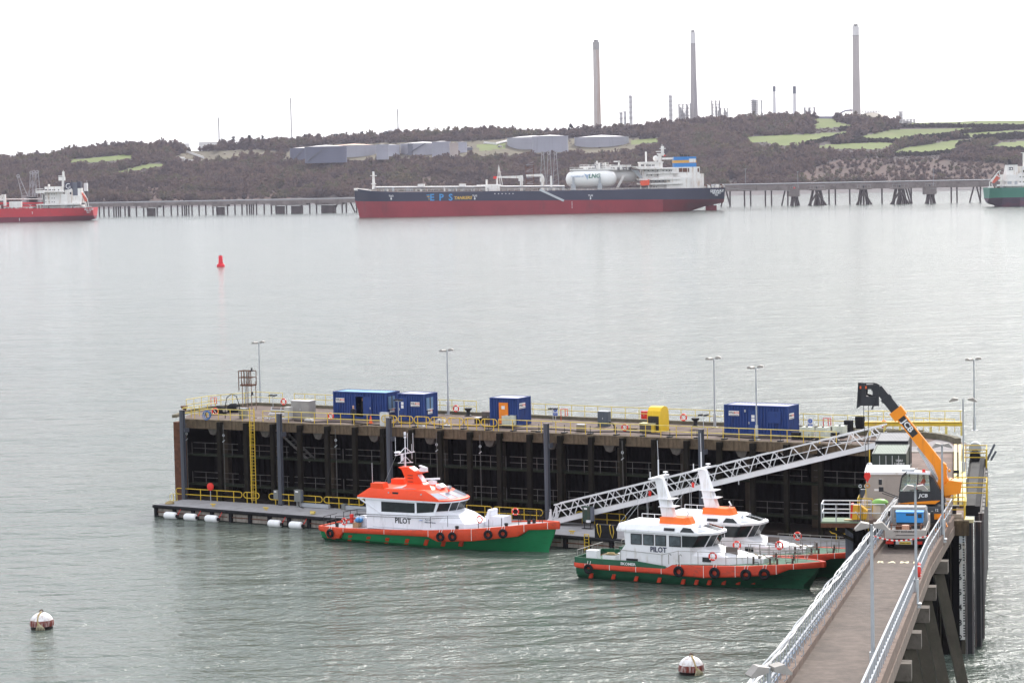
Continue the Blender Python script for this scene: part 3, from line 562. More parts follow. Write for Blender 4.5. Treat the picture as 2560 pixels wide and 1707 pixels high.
# ================================================================ ships
HNAVY = mat('hull_navy', (.025, .031, .06), .5, 0, .1, .05); HRED = mat('hull_antifouling', (.27, .022, .032), .7, 0, .16, .05, (.17, .022, .03), .3, (.05, .05, .02)); DECKR = mat('ship_deck', (.2, .15, .13), .8, 0, .2, .1)
BLUE_F = mat('funnel_blue', (.02, .2, .52), .5); ORAN_F = mat('funnel_orange', (.62, .33, .06), .5)
class Ship:
    def __init__(s, name, label, cat, xm, ywl, slope, zoom, extra=None):
        s.xm = xm; s.yw = ywl; s.sl = slope; s.z = zoom; p = gz(xm, ywl, 0); s.D = p[1]; s.k = FPX / p[1]; s.t = thing(name, label, cat, (p[0], p[1], 0)); s.zm = zoom
    def q(s, x, y, z=None):
        z = z or s.z; px = z[0] + x * z[2]; py = z[1] + y * z[2]; return (px - s.xm) / s.k, (s.yw + (px - s.xm) * s.sl - py) / s.k
    def box(s, name, x0, x1, y0, y1, ya, yb, m, z=None, parent=None):
        xa, za = s.q(x0, y0, z); xb, zb = s.q(x1, y1, z); return MB().b6(xa, xb, ya, yb, min(za, zb), max(za, zb)).obj(name, m, parent or s.t)
    def poly(s, name, pts, ya, yb, m, z=None, parent=None): return MB().prism([s.q(x, y, z) for x, y in pts], ya, yb).obj(name, m, parent or s.t)
    def hull(s, st, mtop, mbot, deckm):
        # st: (x, zdeck, zbound, half_deck, half_bound, half_wl, zbot)
        top = MB(); bot = MB(); dk = MB()
        rt = [[(x, -hd, zd), (x, -hb, zb), (x, hb, zb), (x, hd, zd)] for x, zd, zb, hd, hb, hw, z0 in st]
        top.loft([[r[0], r[1]] for r in rt], False, False); top.loft([[r[2], r[3]] for r in rt], False, False); top.add(rt[0], [(0, 1, 2, 3)]); top.add(rt[-1], [(3, 2, 1, 0)])
        rb = [[(x, -hb, zb), (x, -hw, z0), (x, hw, z0), (x, hb, zb)] for x, zd, zb, hd, hb, hw, z0 in st]
        bot.loft(rb, False, False); bot.add(rb[0], [(0, 1, 2, 3)]); bot.add(rb[-1], [(3, 2, 1, 0)])
        dk.loft([[(r[0][0], r[0][1], r[0][2] - .15), (r[3][0], r[3][1], r[3][2] - .15)] for r in rt], False, False)
        top.obj('hull_topsides', mtop, s.t, 25); bot.obj('hull_bottom', mbot, s.t, 25); dk.obj('deck', deckm, s.t)
    def rail(s, pts, ya, h=1.1, step=6, m=None):
        q = [s.q(*p) for p in pts]; mb = MB()
        for (xa, za), (xb, zb) in zip(q[:-1], q[1:]):
            mb.cyl((xa, ya, za + h), (xb, ya, zb + h), .1, n=4).cyl((xa, ya, za + h * .5), (xb, ya, zb + h * .5), .07, n=4)
            n = max(1, int(abs(xb - xa) / step))
            for i in range(n + 1): f = i / n; mb.cyl((xa + (xb - xa) * f, ya, za + (zb - za) * f), (xa + (xb - xa) * f, ya, za + (zb - za) * f + h), .08, n=4)
        mb.obj('railing', m or W_SHIP, s.t)
Z2 = (860, 340, .4252); ZR = (1380, 350, .19133)
E = Ship('oil_tanker', 'navy and red tanker with two white gas tanks on deck moored at the jetty', 'ship', 1350, 534.5, -.0185, Z2)
xb_, zb_ = E.q(68, 316); xs_, zs_ = E.q(2228, 306)
def eb(x): return np.interp(x, [xb_, xs_], [E.q(95, 381)[1], E.q(2150, 374)[1]])
def ed(x): return np.interp(x, [xb_, xb_ + 12, xb_ + 30, 0, xs_], [zb_ + 1.2, E.q(150, 325)[1] + .6, E.q(250, 328)[1], E.q(1150, 322)[1], zs_])
st = []
B2 = 22.0
for x, hd, hb, hw, z0 in [(xb_, .4, .02, .02, 12.2), (xb_ + 1.8, 5, .6, .05, 6), (xb_ + 3.4, 8, 2.2, .4, -2), (xb_ + 7, 13, 8, 5.5, -2), (xb_ + 13, 18, 15, 13, -2), (xb_ + 22, 21, 20, 19, -2), (xb_ + 34, B2, B2, B2, -2), (0, B2, B2, B2, -2), (xs_ - 62, B2, B2, B2, -2), (xs_ - 45, B2, B2, 19, -2), (xs_ - 32, B2, 21.5, 11, -2), (xs_ - 20, 21.5, 20.5, 6, 1), (xs_ - 12, 21, 19, 5, 3.4), (xs_ - 3, 20.5, 15, 5, 4.8), (xs_, 20, 11, 4, 5.4)]:
    st.append((x, float(ed(x)), float(eb(x)) if x > xb_ + 1 else 12.3, hd, hb, hw, z0))
E.hull(st, HNAVY, HRED, DECKR)
E.box('rudder', 2125, 2190, 412, 452, -.6, .6, HRED); E.box('rudder_stock', 2150, 2172, 395, 414, -.5, .5, HRED)
E.poly('bulwark', [(66, 306), (165, 318), (165, 326), (66, 318)], -6, 6, W_SHIP)
m = MB(); xa, za = E.q(180, 312); xb, zb = E.q(180, 208); m.cyl((xa, 0, za), (xa, 0, zb), 1.3, .8, 8); m.box((xa, 0, zb - 3), (4.5, 3, .5)).box((xa, 0, zb - 9), (3.6, 3, .5)).obj('foremast', W_SHIP, E.t)
E.rail([(75, 316), (165, 324)], -3, 1.4, 3); E.rail([(170, 322), (600, 322), (1140, 320)], -B2 + .4, 1.3, 4)
E.rail([(1160, 320), (1700, 318), (2100, 312), (2225, 306)], -B2 + .6, 1.3, 4)
for yy, h0, r in ((-9, 295, .5), (-6, 298, .7), (-3, 294, .5), (0, 297, .8), (4, 293, .6), (8, 292, .5)):
    a_ = E.q(190, h0 + 8); b_ = E.q(1300, h0 + 4); MB().cyl((a_[0], yy, a_[1]), (b_[0], yy, b_[1]), r, n=6).obj('deck_pipe', JRAIL if yy % 2 else W_SHIP, E.t, 60)
for i in range(46):
    x = rng.uniform(180, 1320); y0 = rng.uniform(300, 312); E.box('deck_fitting', x, x + rng.uniform(5, 16), y0, 324, rng.uniform(-18, -2), rng.uniform(0, 4), [W_SHIP, JRAIL, DECKR, GREYP][i % 4])
E.box('manifold_house', 835, 920, 290, 322, -14, 4, W_SHIP); E.box('post', 838, 850, 256, 292, -8, -6, W_SHIP); E.box('post', 1214, 1226, 236, 320, -12, -10, W_SHIP); E.box('catwalk', 785, 930, 286, 291, -10, -8, W_SHIP)
for x in (440, 680): E.box('vent_house', x, x + 40, 282, 296, -6, 2, W_SHIP)
for (px0, px1, pt, jl, jr, jy0, jy1, lab) in ((1038, 1056, 232, 905, 1045, 238, 247, 0), (1163, 1180, 236, 1075, 1170, 228, 240, 1)):
    E.box('crane_pedestal', px0, px1, pt, 322, -7, -4, W_SHIP); E.poly('crane_jib', [(jl, jy0), (jr, jy0 - 4), (jr + 12, jy0 + 22), (jr - 14, jy0 + 12), (jl, jy1)], -6.4, -4.6, W_SHIP); E.box('crane_cab', px0 - 8, px1 + 2, pt + 10, pt + 34, -7.4, -3.6, W_SHIP)
E.box('jib_tip', 884, 903, 238, 252, -6.5, -4.5, REDP); E.box('jib_rest', 900, 906, 238, 320, -6, -5, W_SHIP)
xa, za = E.q(1150, 314); xb, zb = E.q(1290, 380); MB().bar((xa, -B2 - .9, za), (xb, -B2 - .9, zb), 1.2, 1.5).obj('accommodation_ladder', GALV, E.t)
LNGW = mat('gas_tank_white', (.8, .79, .77), .4, 0, .05, .1)
def capsule(x0, x1, yt, yb, yc, nm='gas_tank'):
    xa, za = E.q(x0, yt); xb, zb = E.q(x1, yb); zt = za; zl = E.q(x0, yb)[1]; r = (zt - zl) / 2; zc = (zt + zl) / 2; rings = []
    prof = [(0, .05), (.12, .5), (.4, .8), (.9, .97), (1.3, 1)]
    pr = [(xa + d * r, f * r) for d, f in prof] + [(xb - d * r, f * r) for d, f in prof[::-1]]
    for x, rr in pr: rings.append([(x, yc + rr * math.cos(2 * math.pi * i / 24), zc + rr * math.sin(2 * math.pi * i / 24)) for i in range(24)])
    return MB().loft(rings).obj(nm, LNGW, E.t, 50), xa, xb, yc - r, zc, r
g1 = capsule(1305, 1602, 205, 309, -11); g2 = capsule(1430, 1730, 198, 282, 4)
for x in (1348, 1502):
    xa, za = E.q(x, 250); MB().prism([(xa - 1.6, -19), (xa + 1.6, -19), (xa + 1.6, -3), (xa - 1.6, -3)], E.q(x, 322)[1], E.q(x, 285)[1], 'z').obj('saddle', GREYP, E.t); E.box('support_post', x - 6, x + 6, 242, 322, -18.6, -17.4, GREYP)
for (x0, x1, y0, ya, yb) in ((1330, 1590, 198, -14, -8), (1390, 1690, 182, -3.5, .5), (1480, 1560, 170, -4, 1)):
    E.box('tank_platform', x0, x1, y0, y0 + 3, ya, yb, W_SHIP); E.rail([(x0, y0), (x1, y0)], ya, 1.3, 3)
for i in range(34):
    x = rng.uniform(1400, 1680); E.box('tank_fitting', x, x + rng.uniform(4, 14), rng.uniform(158, 185) if 1470 < x < 1540 else rng.uniform(172, 190), 202, rng.uniform(-8, 0), rng.uniform(1, 8), W_SHIP if i % 3 else JRAIL)
E.box('vent_post', 1486, 1496, 150, 190, -4, -3, W_SHIP); E.box('tank_crane', 1590, 1630, 150, 156, -3, -1, W_SHIP); E.box('vent_post', 1616, 1624, 148, 190, -3, -1, W_SHIP); E.poly('tank_stair', [(1600, 305), (1640, 232), (1655, 232), (1615, 305)], -9, -6, W_SHIP)
GRN = mat('lng_green', (.06, .2, .14), .5); LBL = mat('letter_pale_blue', (.35, .45, .6), .5)
xq, zq = E.q(1472, 238); text('LNG', 4.2, GRN, E.t, (xq, -11 - g1[5] * .985 - .15, zq), shear=.2, ex=.05); xq, zq = E.q(1372, 240); text('POWERED BY', 1.55, LBL, E.t, (xq, -11 - g1[5] * .985 - .15, zq), shear=.2, ex=.05)
xq, zq = E.q(1431, 236); MB().prism([(xq - 2.4, zq + 1.6), (xq, zq + .6), (xq + 2.6, zq + 1.8), (xq + .4, zq - .2), (xq, zq - 3)], -11 - g1[5] - .25, -11 - g1[5] + .05).obj('emblem', LBL, E.t)
# accommodation block
def R1(n, x0, x1, y0, y1, ya, yb, m): return E.box(n, x0, x1, y0, y1, ya, yb, m, ZR)
R1('accommodation', 1290, 1600, 500, 665, -16, 16, W_SHIP); R1('accommodation', 1170, 1420, 380, 520, -14, 14, W_SHIP); R1('accommodation', 1380, 1570, 370, 660, -15.4, 14, W_SHIP)
E.poly('bridge_wing', [(1030, 350), (1130, 350), (1150, 372), (1240, 372), (1240, 386), (1150, 392), (1120, 386)], -21.5, 21.5, W_SHIP, ZR)
R1('wheelhouse', 1150, 1440, 305, 372, -13, 13, W_SHIP); R1('wheelhouse_roof', 1140, 1450, 296, 306, -14, 14, W_SHIP); R1('deck_edge', 1150, 1560, 380, 386, -18, 18, W_SHIP); R1('deck_edge', 1240, 1640, 438, 443, -17, 17, W_SHIP); R1('deck_edge', 1130, 1660, 512, 522, -20, 20, W_SHIP); R1('deck_edge', 1130, 1680, 572, 580, -20.5, 20, W_SHIP)
R1('engine_casing', 1555, 1920, 365, 665, -13, 12, W_SHIP); R1('aft_house', 1900, 1975, 450, 660, -10, 10, W_SHIP); R1('casing_block', 1480, 1780, 500, 660, -19, 10, W_SHIP)
fn = R1('funnel', 1592, 1878, 232, 366, -11, 8, BLUE_F); R1('funnel_stripe', 1590, 1880, 275, 306, -11.1, 8.1, ORAN_F); R1('funnel_frame', 1785, 1870, 256, 300, -11.4, -11.2, W_SHIP)
for i in range(5): xq, zq = E.q(1700 + i * 26, 232, ZR); MB().cyl((xq, -3 + i % 2 * 3, zq - 1), (xq - 1, -3 + i % 2 * 3, zq + 2.4 - i * .25), .55, n=8).obj('exhaust_pipe', BLKM, E.t)
R1('mast', 1398, 1440, 190, 300, -1, 1, W_SHIP); R1('mast', 1436, 1474, 90, 215, -.8, .8, W_SHIP); R1('radar', 1370, 1470, 155, 163, -2, 2, W_SHIP); R1('radar', 1420, 1495, 116, 124, -2, 2, W_SHIP); R1('mast_platform', 1385, 1480, 185, 200, -3, 3, W_SHIP); R1('topmast', 1448, 1454, 65, 100, -.2, .2, W_SHIP); R1('flag', 1462, 1492, 203, 220, -.1, .1, REDP)
R1('signal_mast', 1228, 1250, 162, 300, -.8, .8, W_SHIP); xq, zq = E.q(1367, 250, ZR); MB().ball((xq, 0, zq), 2.2).obj('satellite_dome', W_SHIP, E.t, 60); R1('dome_post', 1362, 1372, 262, 300, -.5, .5, W_SHIP); R1('funnel_bridge', 1450, 1600, 240, 262, -3, 3, W_SHIP)
E.poly('lifeboat', [(1138, 540), (1225, 530), (1254, 520), (1258, 560), (1252, 592), (1165, 602), (1142, 590)], -21.5, -18.5, mat('lifeboat_orange', (.75, .09, .03), .5), ZR); R1('davit', 1240, 1250, 515, 660, -20, -19, W_SHIP); R1('davit', 1142, 1150, 590, 660, -20, -19, W_SHIP)
for y, xs0 in ((400, (1205, 1250, 1310, 1372, 1442, 1487, 1525, 1548)), (535, (1295, 1340, 1386, 1435, 1510)), (460, (1232, 1290, 1370)), (610, (1320, 1350, 1610, 1670, 1730, 1750))):
    for x in xs0: R1('window', x - 5, x + 5, y, y + 14, -21 if y == 535 else -20.0 if False else -16.2, -13, GLS)
for x in (1160, 1172, 1185, 1228, 1245, 1262, 1280, 1305, 1322): R1('window', x, x + 11, 330, 348, -13.2, -12, GLS)
for x0, x1 in ((1648, 1692), (1698, 1755), (1765, 1782), (1890, 1910)): R1('opening', x0, x1, 376, 426, -13.3, -12, RUST)
E.poly('stern_strut', [(1040, 398), (1120, 400), (1180, 505), (1140, 505)], -15, -12, GREYP, ZR)
for i in range(22):
    x = rng.uniform(1960, 2215); R1('mooring_fitting', x, x + rng.uniform(8, 26), rng.uniform(585, 612), 634, rng.uniform(-18, -8), rng.uniform(-4, 6), [W_SHIP, GREYP, RUST][i % 3])
E_BL = mat('letter_blue', (.05, .28, .6), .5); E_OR = mat('letter_orange', (.7, .42, .04), .5); WL = mat('letter_white', (.75, .75, .76), .5)
for ch, x in (('E', 526), ('P', 580), ('S', 634)):
    xq, zq = E.q(x, 360); text(ch, 6.6, E_BL, E.t, (xq, -B2 - .12, zq), sx=1.0, ex=.05)
xq, zq = E.q(706, 362); text('TANKERS', 3.0, E_OR, E.t, (xq, -B2 - .12, zq), shear=.25, ex=.05)
for i in range(4): E.poly('wing_mark', [(492 + i * 4, 344 + i * 8), (512, 342 + i * 8), (512, 347 + i * 8), (496 + i * 4, 348 + i * 8)], -B2 - .15, -B2 + .1, E_OR if i % 2 else E_BL)
for x in (289, 774, 1445): E.poly('hull_mark', [(x - 2, 355), (x + 2, 355), (x + 2, 364), (x + 6, 364), (x, 374), (x - 6, 364), (x - 2, 364)], -B2 - .12, -B2 + .1, WL); xq, zq = E.q(x, 350); text('TUG', 1.7, WL, E.t, (xq, -B2 - .12, zq), ex=.05)
for i in range(6): E.box('hull_mark', 888 + i * 21, 894 + i * 21, 336, 340, -B2 - .12, -B2 + .1, WL)
for i in range(5): E.box('draught_mark', 1335, 1339, 386 + i * 8, 390 + i * 8, -B2 - .12, -B2 + .1, WL)
for i, (s_, sz) in enumerate((('SEEWAY', 2.6), ('MAJURO', 1.6), ('9900', 1.2))):
    xq, zq = E.q(2190, 326 + i * 12); text(s_, sz, WL, E.t, (xs_ - 6 - i * .2, -21.3 + i * .4, zq), ex=.1)

# ---------------------------------------------------------------- red tanker, left edge
HR2 = mat('hull_red', (.5, .025, .035), .55, 0, .1, .05, (.36, .03, .04), .25, (.05, .05, .05)); HDK = mat('hull_deep_red_boot', (.2, .03, .05), .7, 0, .15, .05)  # bright red topsides, deeper red below the boundary line
ZA = (0, 410, .11054)
S = Ship('oil_tanker', 'bright red tanker with a white bridge and dark crescent funnel at the jetty', 'ship', 120, 553, -.02, ZA)
x1_, zd1 = S.q(2160, 985); x0_ = S.q(-9000, 0)[0]; zb1 = S.q(1200, 1180)[1]; zdl = S.q(0, 1010)[1]
st = [(x0_, zdl + 3, zb1, .3, .2, .1, -2), (x0_ + 8, zdl + 2, zb1, 10, 8, 6, -2), (x0_ + 25, zdl, zb1, 16, 16, 15.5, -2), (x1_ - 60, zdl, zb1, 16, 16, 16, -2), (x1_ - 30, zd1, zb1, 16, 16, 14, -2), (x1_ - 16, zd1, zb1, 15.6, 14.5, 9, -2), (x1_ - 6, zd1, zb1, 15, 11, 4, -.3), (x1_, zd1, zb1 - .3, 14, 8, 3, 1.2)]
S.hull(st, HR2, HDK, DECKR)
S.box('accommodation', 1050, 1480, 640, 990, -10, 10, W_SHIP); S.box('accommodation', 1460, 1600, 680, 990, -13, 12, W_SHIP); S.box('aft_house', 1590, 1900, 720, 960, -9, 9, W_SHIP); S.poly('accommodation_foot', [(1010, 690), (1080, 690), (1080, 900), (1050, 900)], -10, 10, W_SHIP)
S.box('wheelhouse', 1085, 1500, 520, 645, -9.6, 9.6, W_SHIP); S.box('bridge_wing', 915, 1100, 605, 660, -15.6, 15.6, W_SHIP); S.box('deck_edge', 920, 1900, 905, 918, -15.5, 14, W_SHIP); S.box('deck_edge', 915, 1520, 628, 636, -14, 14, W_SHIP)
S.box('deck_rail', 916, 1090, 562, 572, -15.6, -15.3, W_SHIP); S.box('deck_rail', 916, 930, 562, 610, -15.6, -15.3, W_SHIP)
S.box('mast', 1430, 1475, 370, 530, -1, 1, W_SHIP); S.box('mast_platform', 1365, 1500, 300, 380, -2, 2, W_SHIP); S.box('radar', 1365, 1490, 272, 286, -2, 2, W_SHIP); S.box('topmast', 1445, 1490, 180, 300, -.7, .7, W_SHIP); S.box('topmast', 1462, 1472, 145, 190, -.2, .2, W_SHIP)
xq, zq = S.q(1135, 490); MB().ball((xq, 0, zq), 1.0).cyl((xq, 0, zq), (xq, 0, zq - 3), .3, n=6).obj('satellite_dome', W_SHIP, S.t, 60)
NAVYF = mat('funnel_navy', (.03, .032, .055), .5)
S.box('funnel', 1515, 1690, 425, 720, -5, 5, NAVYF); S.poly('funnel_white_band', [(1512, 590), (1600, 585), (1672, 555), (1690, 600), (1690, 720), (1512, 720)], -5.15, 4, W_SHIP); S.box('engine_uptake', 1685, 1790, 420, 720, -4, 4, DKB); S.box('engine_uptake', 1790, 1870, 405, 560, -4, 4, NAVYF); S.box('uptake_base', 1800, 1880, 552, 720, -4.3, 4, W_SHIP)
xq, zq = S.q(1600, 505); m = MB(); pts = []
for i in range(9): a = R_(60 + i * 28); pts.append((xq + 1.9 * math.cos(a), -5.2, zq + 1.9 * math.sin(a)))
m.tube(pts, .3, 5); m.box((xq + .9, -5.2, zq - .3), (1.6, .2, .35)).box((xq + .9, -5.2, zq - 1.2), (1.5, .2, .35)).obj('funnel_emblem', WL, S.t)
for x in (1668, 1790): xq, zq = S.q(x, 385); MB().cyl((xq, 0, zq - 3), (xq - .8, 0, zq + .5), .5, n=8).obj('exhaust_pipe', BLKM, S.t)
S.poly('lifeboat', [(1830, 720), (1880, 640), (1990, 780), (2005, 830), (1960, 860)], -3, 0, mat('lifeboat_red', (.6, .12, .07), .5))
for x0, y0, x1, y1 in ((1830, 600, 1960, 900), (1900, 590, 2010, 800), (1870, 600, 1905, 595), (2010, 800, 2030, 970), (1960, 850, 1990, 970)):
    a_, b_ = S.q(x0, y0), S.q(x1, y1); MB().bar((a_[0], -3.4, a_[1]), (b_[0], -3.4, b_[1]), .45).obj('launch_frame', W_SHIP, S.t)
for y in (675, 765, 850):
    for x in (1100, 1170, 1240, 1290): S.box('window', x, x + 16, y, y + 18, -10.15, -9, GLS)
for x in (1095, 1120, 1175, 1205, 1260, 1300, 1390): S.box('window', x, x + 22, 575, 600, -9.75, -9, GLS)
S.box('opening', 1625, 1660, 640, 690, -5.3, -4, GLS); S.box('deck_house', 300, 565, 850, 975, -13, -8, W_SHIP); S.box('post', 930, 950, 905, 1005, -15, -14, W_SHIP); S.box('post', 995, 1015, 905, 1005, -15, -14, W_SHIP)
S.box('crane_pedestal', 140, 190, 690, 1000, -8, -5, W_SHIP); S.poly('crane_jib', [(20, 745), (110, 690), (150, 700), (150, 760), (20, 800)], -7, -6, W_SHIP); S.box('crane_jib', -200, 150, 800, 830, -7, -5, W_SHIP)
for yy, y0 in ((-8, 960), (-5, 940), (-2, 900), (2, 880), (5, 800)): a_, b_ = S.q(-3000, y0), S.q(1050, y0); MB().cyl((a_[0], yy, a_[1]), (b_[0], yy, b_[1]), .4, n=6).obj('deck_pipe', HR2 if y0 > 850 else W_SHIP, S.t, 60)
for i in range(30): x = rng.uniform(-100, 1000); S.box('deck_fitting', x, x + rng.uniform(15, 50), rng.uniform(930, 985), 1010, rng.uniform(-13, -4), rng.uniform(-2, 3), [HR2, W_SHIP, RUST][i % 3])
for i in range(16): x = rng.uniform(1060, 2000); S.box('deck_fitting', x, x + rng.uniform(12, 30), rng.uniform(930, 970), 995, rng.uniform(-14, -12), -10, [W_SHIP, GREYP, RUST][i % 3])
S.rail([(200, 1005), (1500, 995), (2150, 985)], -15.4, 1.1, 3)
for i, (s_, sz) in enumerate((('BRO AXIS', 1.6), ('MALTA', 1.2), ('IMO 9', 1.0))): xq, zq = S.q(2000, 1025 + i * 36); text(s_, sz, WL, S.t, (x1_ - 2.6 - i * .3, -14.2 + i * .8, zq), ex=.15)
xq, zq = S.q(828, 1105); text('Y', 2.6, WL, S.t, (xq, -16.1, zq), sx=.6, ex=.05); S.box('draught_mark', 528, 538, 1215, 1280, -16.1, -15.9, WL)
for x, yt, yb, dx, lab in ((62, 440, 490, -6, 'dark loading arm leaning away from the red tanker bridge'), (75, 440, 492, 5, 'shorter dark loading arm leaning towards the red tanker bridge'), (80, 432, 494, 0, 'dark upright loading arm beside the taller hooped pair'), (87, 430, 494, 0, 'tall loading arm of the hooped pair beside the dark upright arm'), (95, 430, 494, 0, 'tall loading arm of the hooped pair nearest the red tanker bridge')):
    loading_arm(lab, x, yt, yb, 1990, dx=dx, group='loading arms over the red tanker')
b = gd(215, 478, 2010); t = thing('control_tower', 'pale grey jetty control cabin on a mast behind the red tanker stern', 'building', b); k = 2010 / FPX; MB().b6(-3.6 * k, 4 * k, -3, 3, 0, 20 * k).obj('cabin', CHIMW, t); MB().b6(-1.5, 1.5, -1.5, 1.5, -22, 0).obj('leg', JPILE, t); MB().cyl((3 * k, 0, 20 * k), (3 * k, 0, 27 * k), .15, n=4).obj('aerial', GREYP, t)

# ---------------------------------------------------------------- green tanker, right edge
HGRN = mat('hull_green', (.035, .17, .12), .5, 0, .08, .05); HBOT = mat('hull_dark_boot', (.09, .06, .09), .7, 0, .2, .05, (.2, .05, .07), .4, (.04, .04, .2))
ZG = (2300, 380, .11054)
G = Ship('oil_tanker', 'green-hulled tanker stern with white funnel and red lifeboat at the jetty end', 'ship', 2500, 516.5, -.02, ZG)
x0_, zd0 = G.q(1505, 815); x1_ = G.q(15000, 0)[0]; zb0 = G.q(1600, 1035)[1]
st = [(x0_, zd0, zb0 - .3, 12, 9, 3, 3.4), (x0_ + 2, zd0, zb0, 13, 11, 4, 2.0), (x0_ + 6, zd0, zb0, 14, 13, 5, .8), (x0_ + 8.5, zd0, zb0, 14.3, 13.6, 7, -1.5), (x0_ + 20, zd0, zb0, 15, 15, 13, -2), (x0_ + 40, zd0, zb0, 15, 15, 15, -2), (x1_ - 20, zd0, zb0, 15, 14, 13, -2), (x1_, zd0 + 2, zb0, .3, .2, .1, -2)]
G.hull(st, HGRN, HBOT, mat('deck_green_far', (.06, .2, .13), .8))
G.poly('funnel', [(1890, 640), (1950, 292), (2165, 288), (2180, 640)], -7, 3, W_SHIP); G.box('funnel_cap', 1940, 2170, 276, 292, -7.2, 3.2, BLKM)
for x in (2015, 2040): xq, zq = G.q(x, 250); MB().cyl((xq, -3, zq - 3), (xq - .8, -3, zq + 4 * .6), .55, n=8).obj('exhaust_pipe', BLKM, G.t)
G.poly('funnel_emblem', [(1965, 352), (2062, 350), (2062, 412), (1965, 414), (1990, 384)], -7.15, -6.9, NAVYF); G.box('emblem_centre', 2005, 2045, 368, 400, -7.25, -6.9, W_SHIP)
G.box('accommodation', 1890, 2600, 520, 815, -11, 11, W_SHIP); G.box('accommodation', 2170, 2900, 480, 815, -10.6, 10, W_SHIP); G.box('wheelhouse', 2230, 2800, 330, 520, -10, 10, W_SHIP); G.box('deck_edge', 1830, 2900, 745, 758, -14, 14, W_SHIP); G.box('deck_edge', 1850, 2900, 640, 648, -11.4, 11, W_SHIP); G.box('mast', 2335, 2400, 20, 330, -1, 1, W_SHIP); G.box('radar', 2300, 2420, 20, 30, -2, 2, W_SHIP)
for x in (1985, 2110, 2230, 2345): G.box('pillar', x, x + 12, 750, 815, -13.8, -13.4, W_SHIP)
for x0, x1, y0, y1 in ((2265, 2352, 415, 460), (2185, 2205, 555, 580), (2255, 2270, 555, 580), (2185, 2205, 668, 692), (2265, 2280, 668, 690), (2300, 2312, 668, 690), (1910, 2000, 650, 725), (2070, 2130, 650, 735)): G.box('window', x0, x1, y0, y1, -11.3, -10, GLS if y0 < 640 or x0 > 2150 else GREYP)
G.poly('lifeboat', [(1620, 700), (1650, 620), (1740, 510), (1760, 530), (1800, 590), (1720, 650), (1660, 710)], -4, -1, mat('lifeboat_red', (.6, .12, .07), .5))
for x0, y0, x1, y1 in ((1550, 690, 1760, 440), (1760, 440, 1810, 440), (1590, 680, 1720, 510), (1700, 510, 1780, 580), (1780, 560, 1850, 580), (1550, 690, 1550, 810), (1600, 720, 1620, 815), (1850, 600, 1850, 815), (1760, 440, 1790, 560)):
    a_, b_ = G.q(x0, y0), G.q(x1, y1); MB().bar((a_[0], -4.4, a_[1]), (b_[0], -4.4, b_[1]), .5).obj('launch_frame', W_SHIP, G.t)
for i in range(18): x = rng.uniform(1540, 1900); G.box('mooring_fitting', x, x + rng.uniform(12, 30), rng.uniform(770, 800), 820, rng.uniform(-12, -6), 0, [W_SHIP, GREYP, RUST][i % 3])
# mooring lines from the green stern and the navy stern to the dolphins
for lab, pts in (('sagging mooring line from the green stern to the far dolphin', [(2325, 471.5, 1860), (2390, 475.5, 1850), (2470, 472, 1836)]), ('sagging mooring line from the navy stern along the jetty', [(1810, 470, 1800), (1880, 476, 1830), (1975, 477, 1860)])):
    pp = [Vector(gd(*q)) for q in pts]; MB().tube(pp, .16, 4).obj('mooring_line', JRAIL); tag(bpy.context.scene.objects[-1] if False else COL.objects[-1], lab, 'mooring line')

# ---------------------------------------------------------------- red channel buoy
b = gz(552, 667, 0); t = thing('channel_buoy', 'red can-shaped channel buoy floating alone in open water', 'buoy', (b[0], b[1], 0))
BR = mat('buoy_red', (.72, .02, .035), .4, 0, .06, 1)
MB().lathe([(1.2, -.6), (1.42, -.2), (1.45, .5), (1.2, .95), (.8, 1.1)], 20).obj('float', BR, t, 40); MB().lathe([(.82, 1.05), (.78, 1.6), (.72, 3.8), (.6, 3.95)], 16).obj('can', BR, t, 40); MB().lathe([(.95, 1.0), (.95, 1.2)], 16).obj('flange', BR, t)
MB().lathe([(.5, 3.95), (.18, 4.0), (.16, 4.2)], 10).obj('lantern', BLKM, t)
for q in range(3): a = q * 2.094 + .3; MB().bar((1.1 * math.cos(a), 1.1 * math.sin(a), .9), (.6 * math.cos(a), .6 * math.sin(a), 1.8), .1).obj('lifting_lug', BR, t)
# ================================================================ the pier
def W(px, py, z=ZD): p = gz(px, py, z); return Vector((p[0], p[1], z))
pier = thing('pier', 'long dark steel and concrete pier with brown-stained edge beam', 'pier', P(0, 0, 0), PA)
END = 77.0
MB().prism([(0.1, .9), (END - 2, .9), (END - 2.5, 10.4), (40, 11.4), (-1, 14.4), (-3.2, 9), (-1.5, 3)], ZD - .55, ZD, 'z').obj('deck', DECKM, pier)
bay = 3.1; NB = 23
bm_ = MB().b6(0, bay - .03, 0, .88, ZD - .85, ZD + .02).mesh('edge_beam', CONC)
for i in range(NB): o = link('edge_beam', bm_, pier, (i * bay, (i % 3) * .006, 0))
fpm = MB().b6(-.2, .2, -.42, 0, -1.5, ZD - .12).b6(-.26, .26, -.02, .28, ZD - .6, ZD - .14).mesh('fender_pile', DSTEEL)
FP = [1.9 + i * bay for i in range(22)]
for s_ in FP[1:]: link('fender_pile', fpm, pier, (s_, -.06, 0))
MB().b6(-.35, .45, -.5, .5, -1.5, ZD - .25).obj('corner_pile', RUST, pier)
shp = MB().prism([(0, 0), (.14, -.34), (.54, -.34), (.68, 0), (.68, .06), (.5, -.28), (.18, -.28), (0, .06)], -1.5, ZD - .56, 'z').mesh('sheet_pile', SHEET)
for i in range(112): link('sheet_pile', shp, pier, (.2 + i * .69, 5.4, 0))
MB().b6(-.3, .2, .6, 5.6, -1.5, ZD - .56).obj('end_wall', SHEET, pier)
MB().b6(.3, END, .5, 5.2, -1.5, 1.2).obj('toe_beam', mat('tidal_stain', (.026, .018, .013), .9, 0, .4, .6), pier)
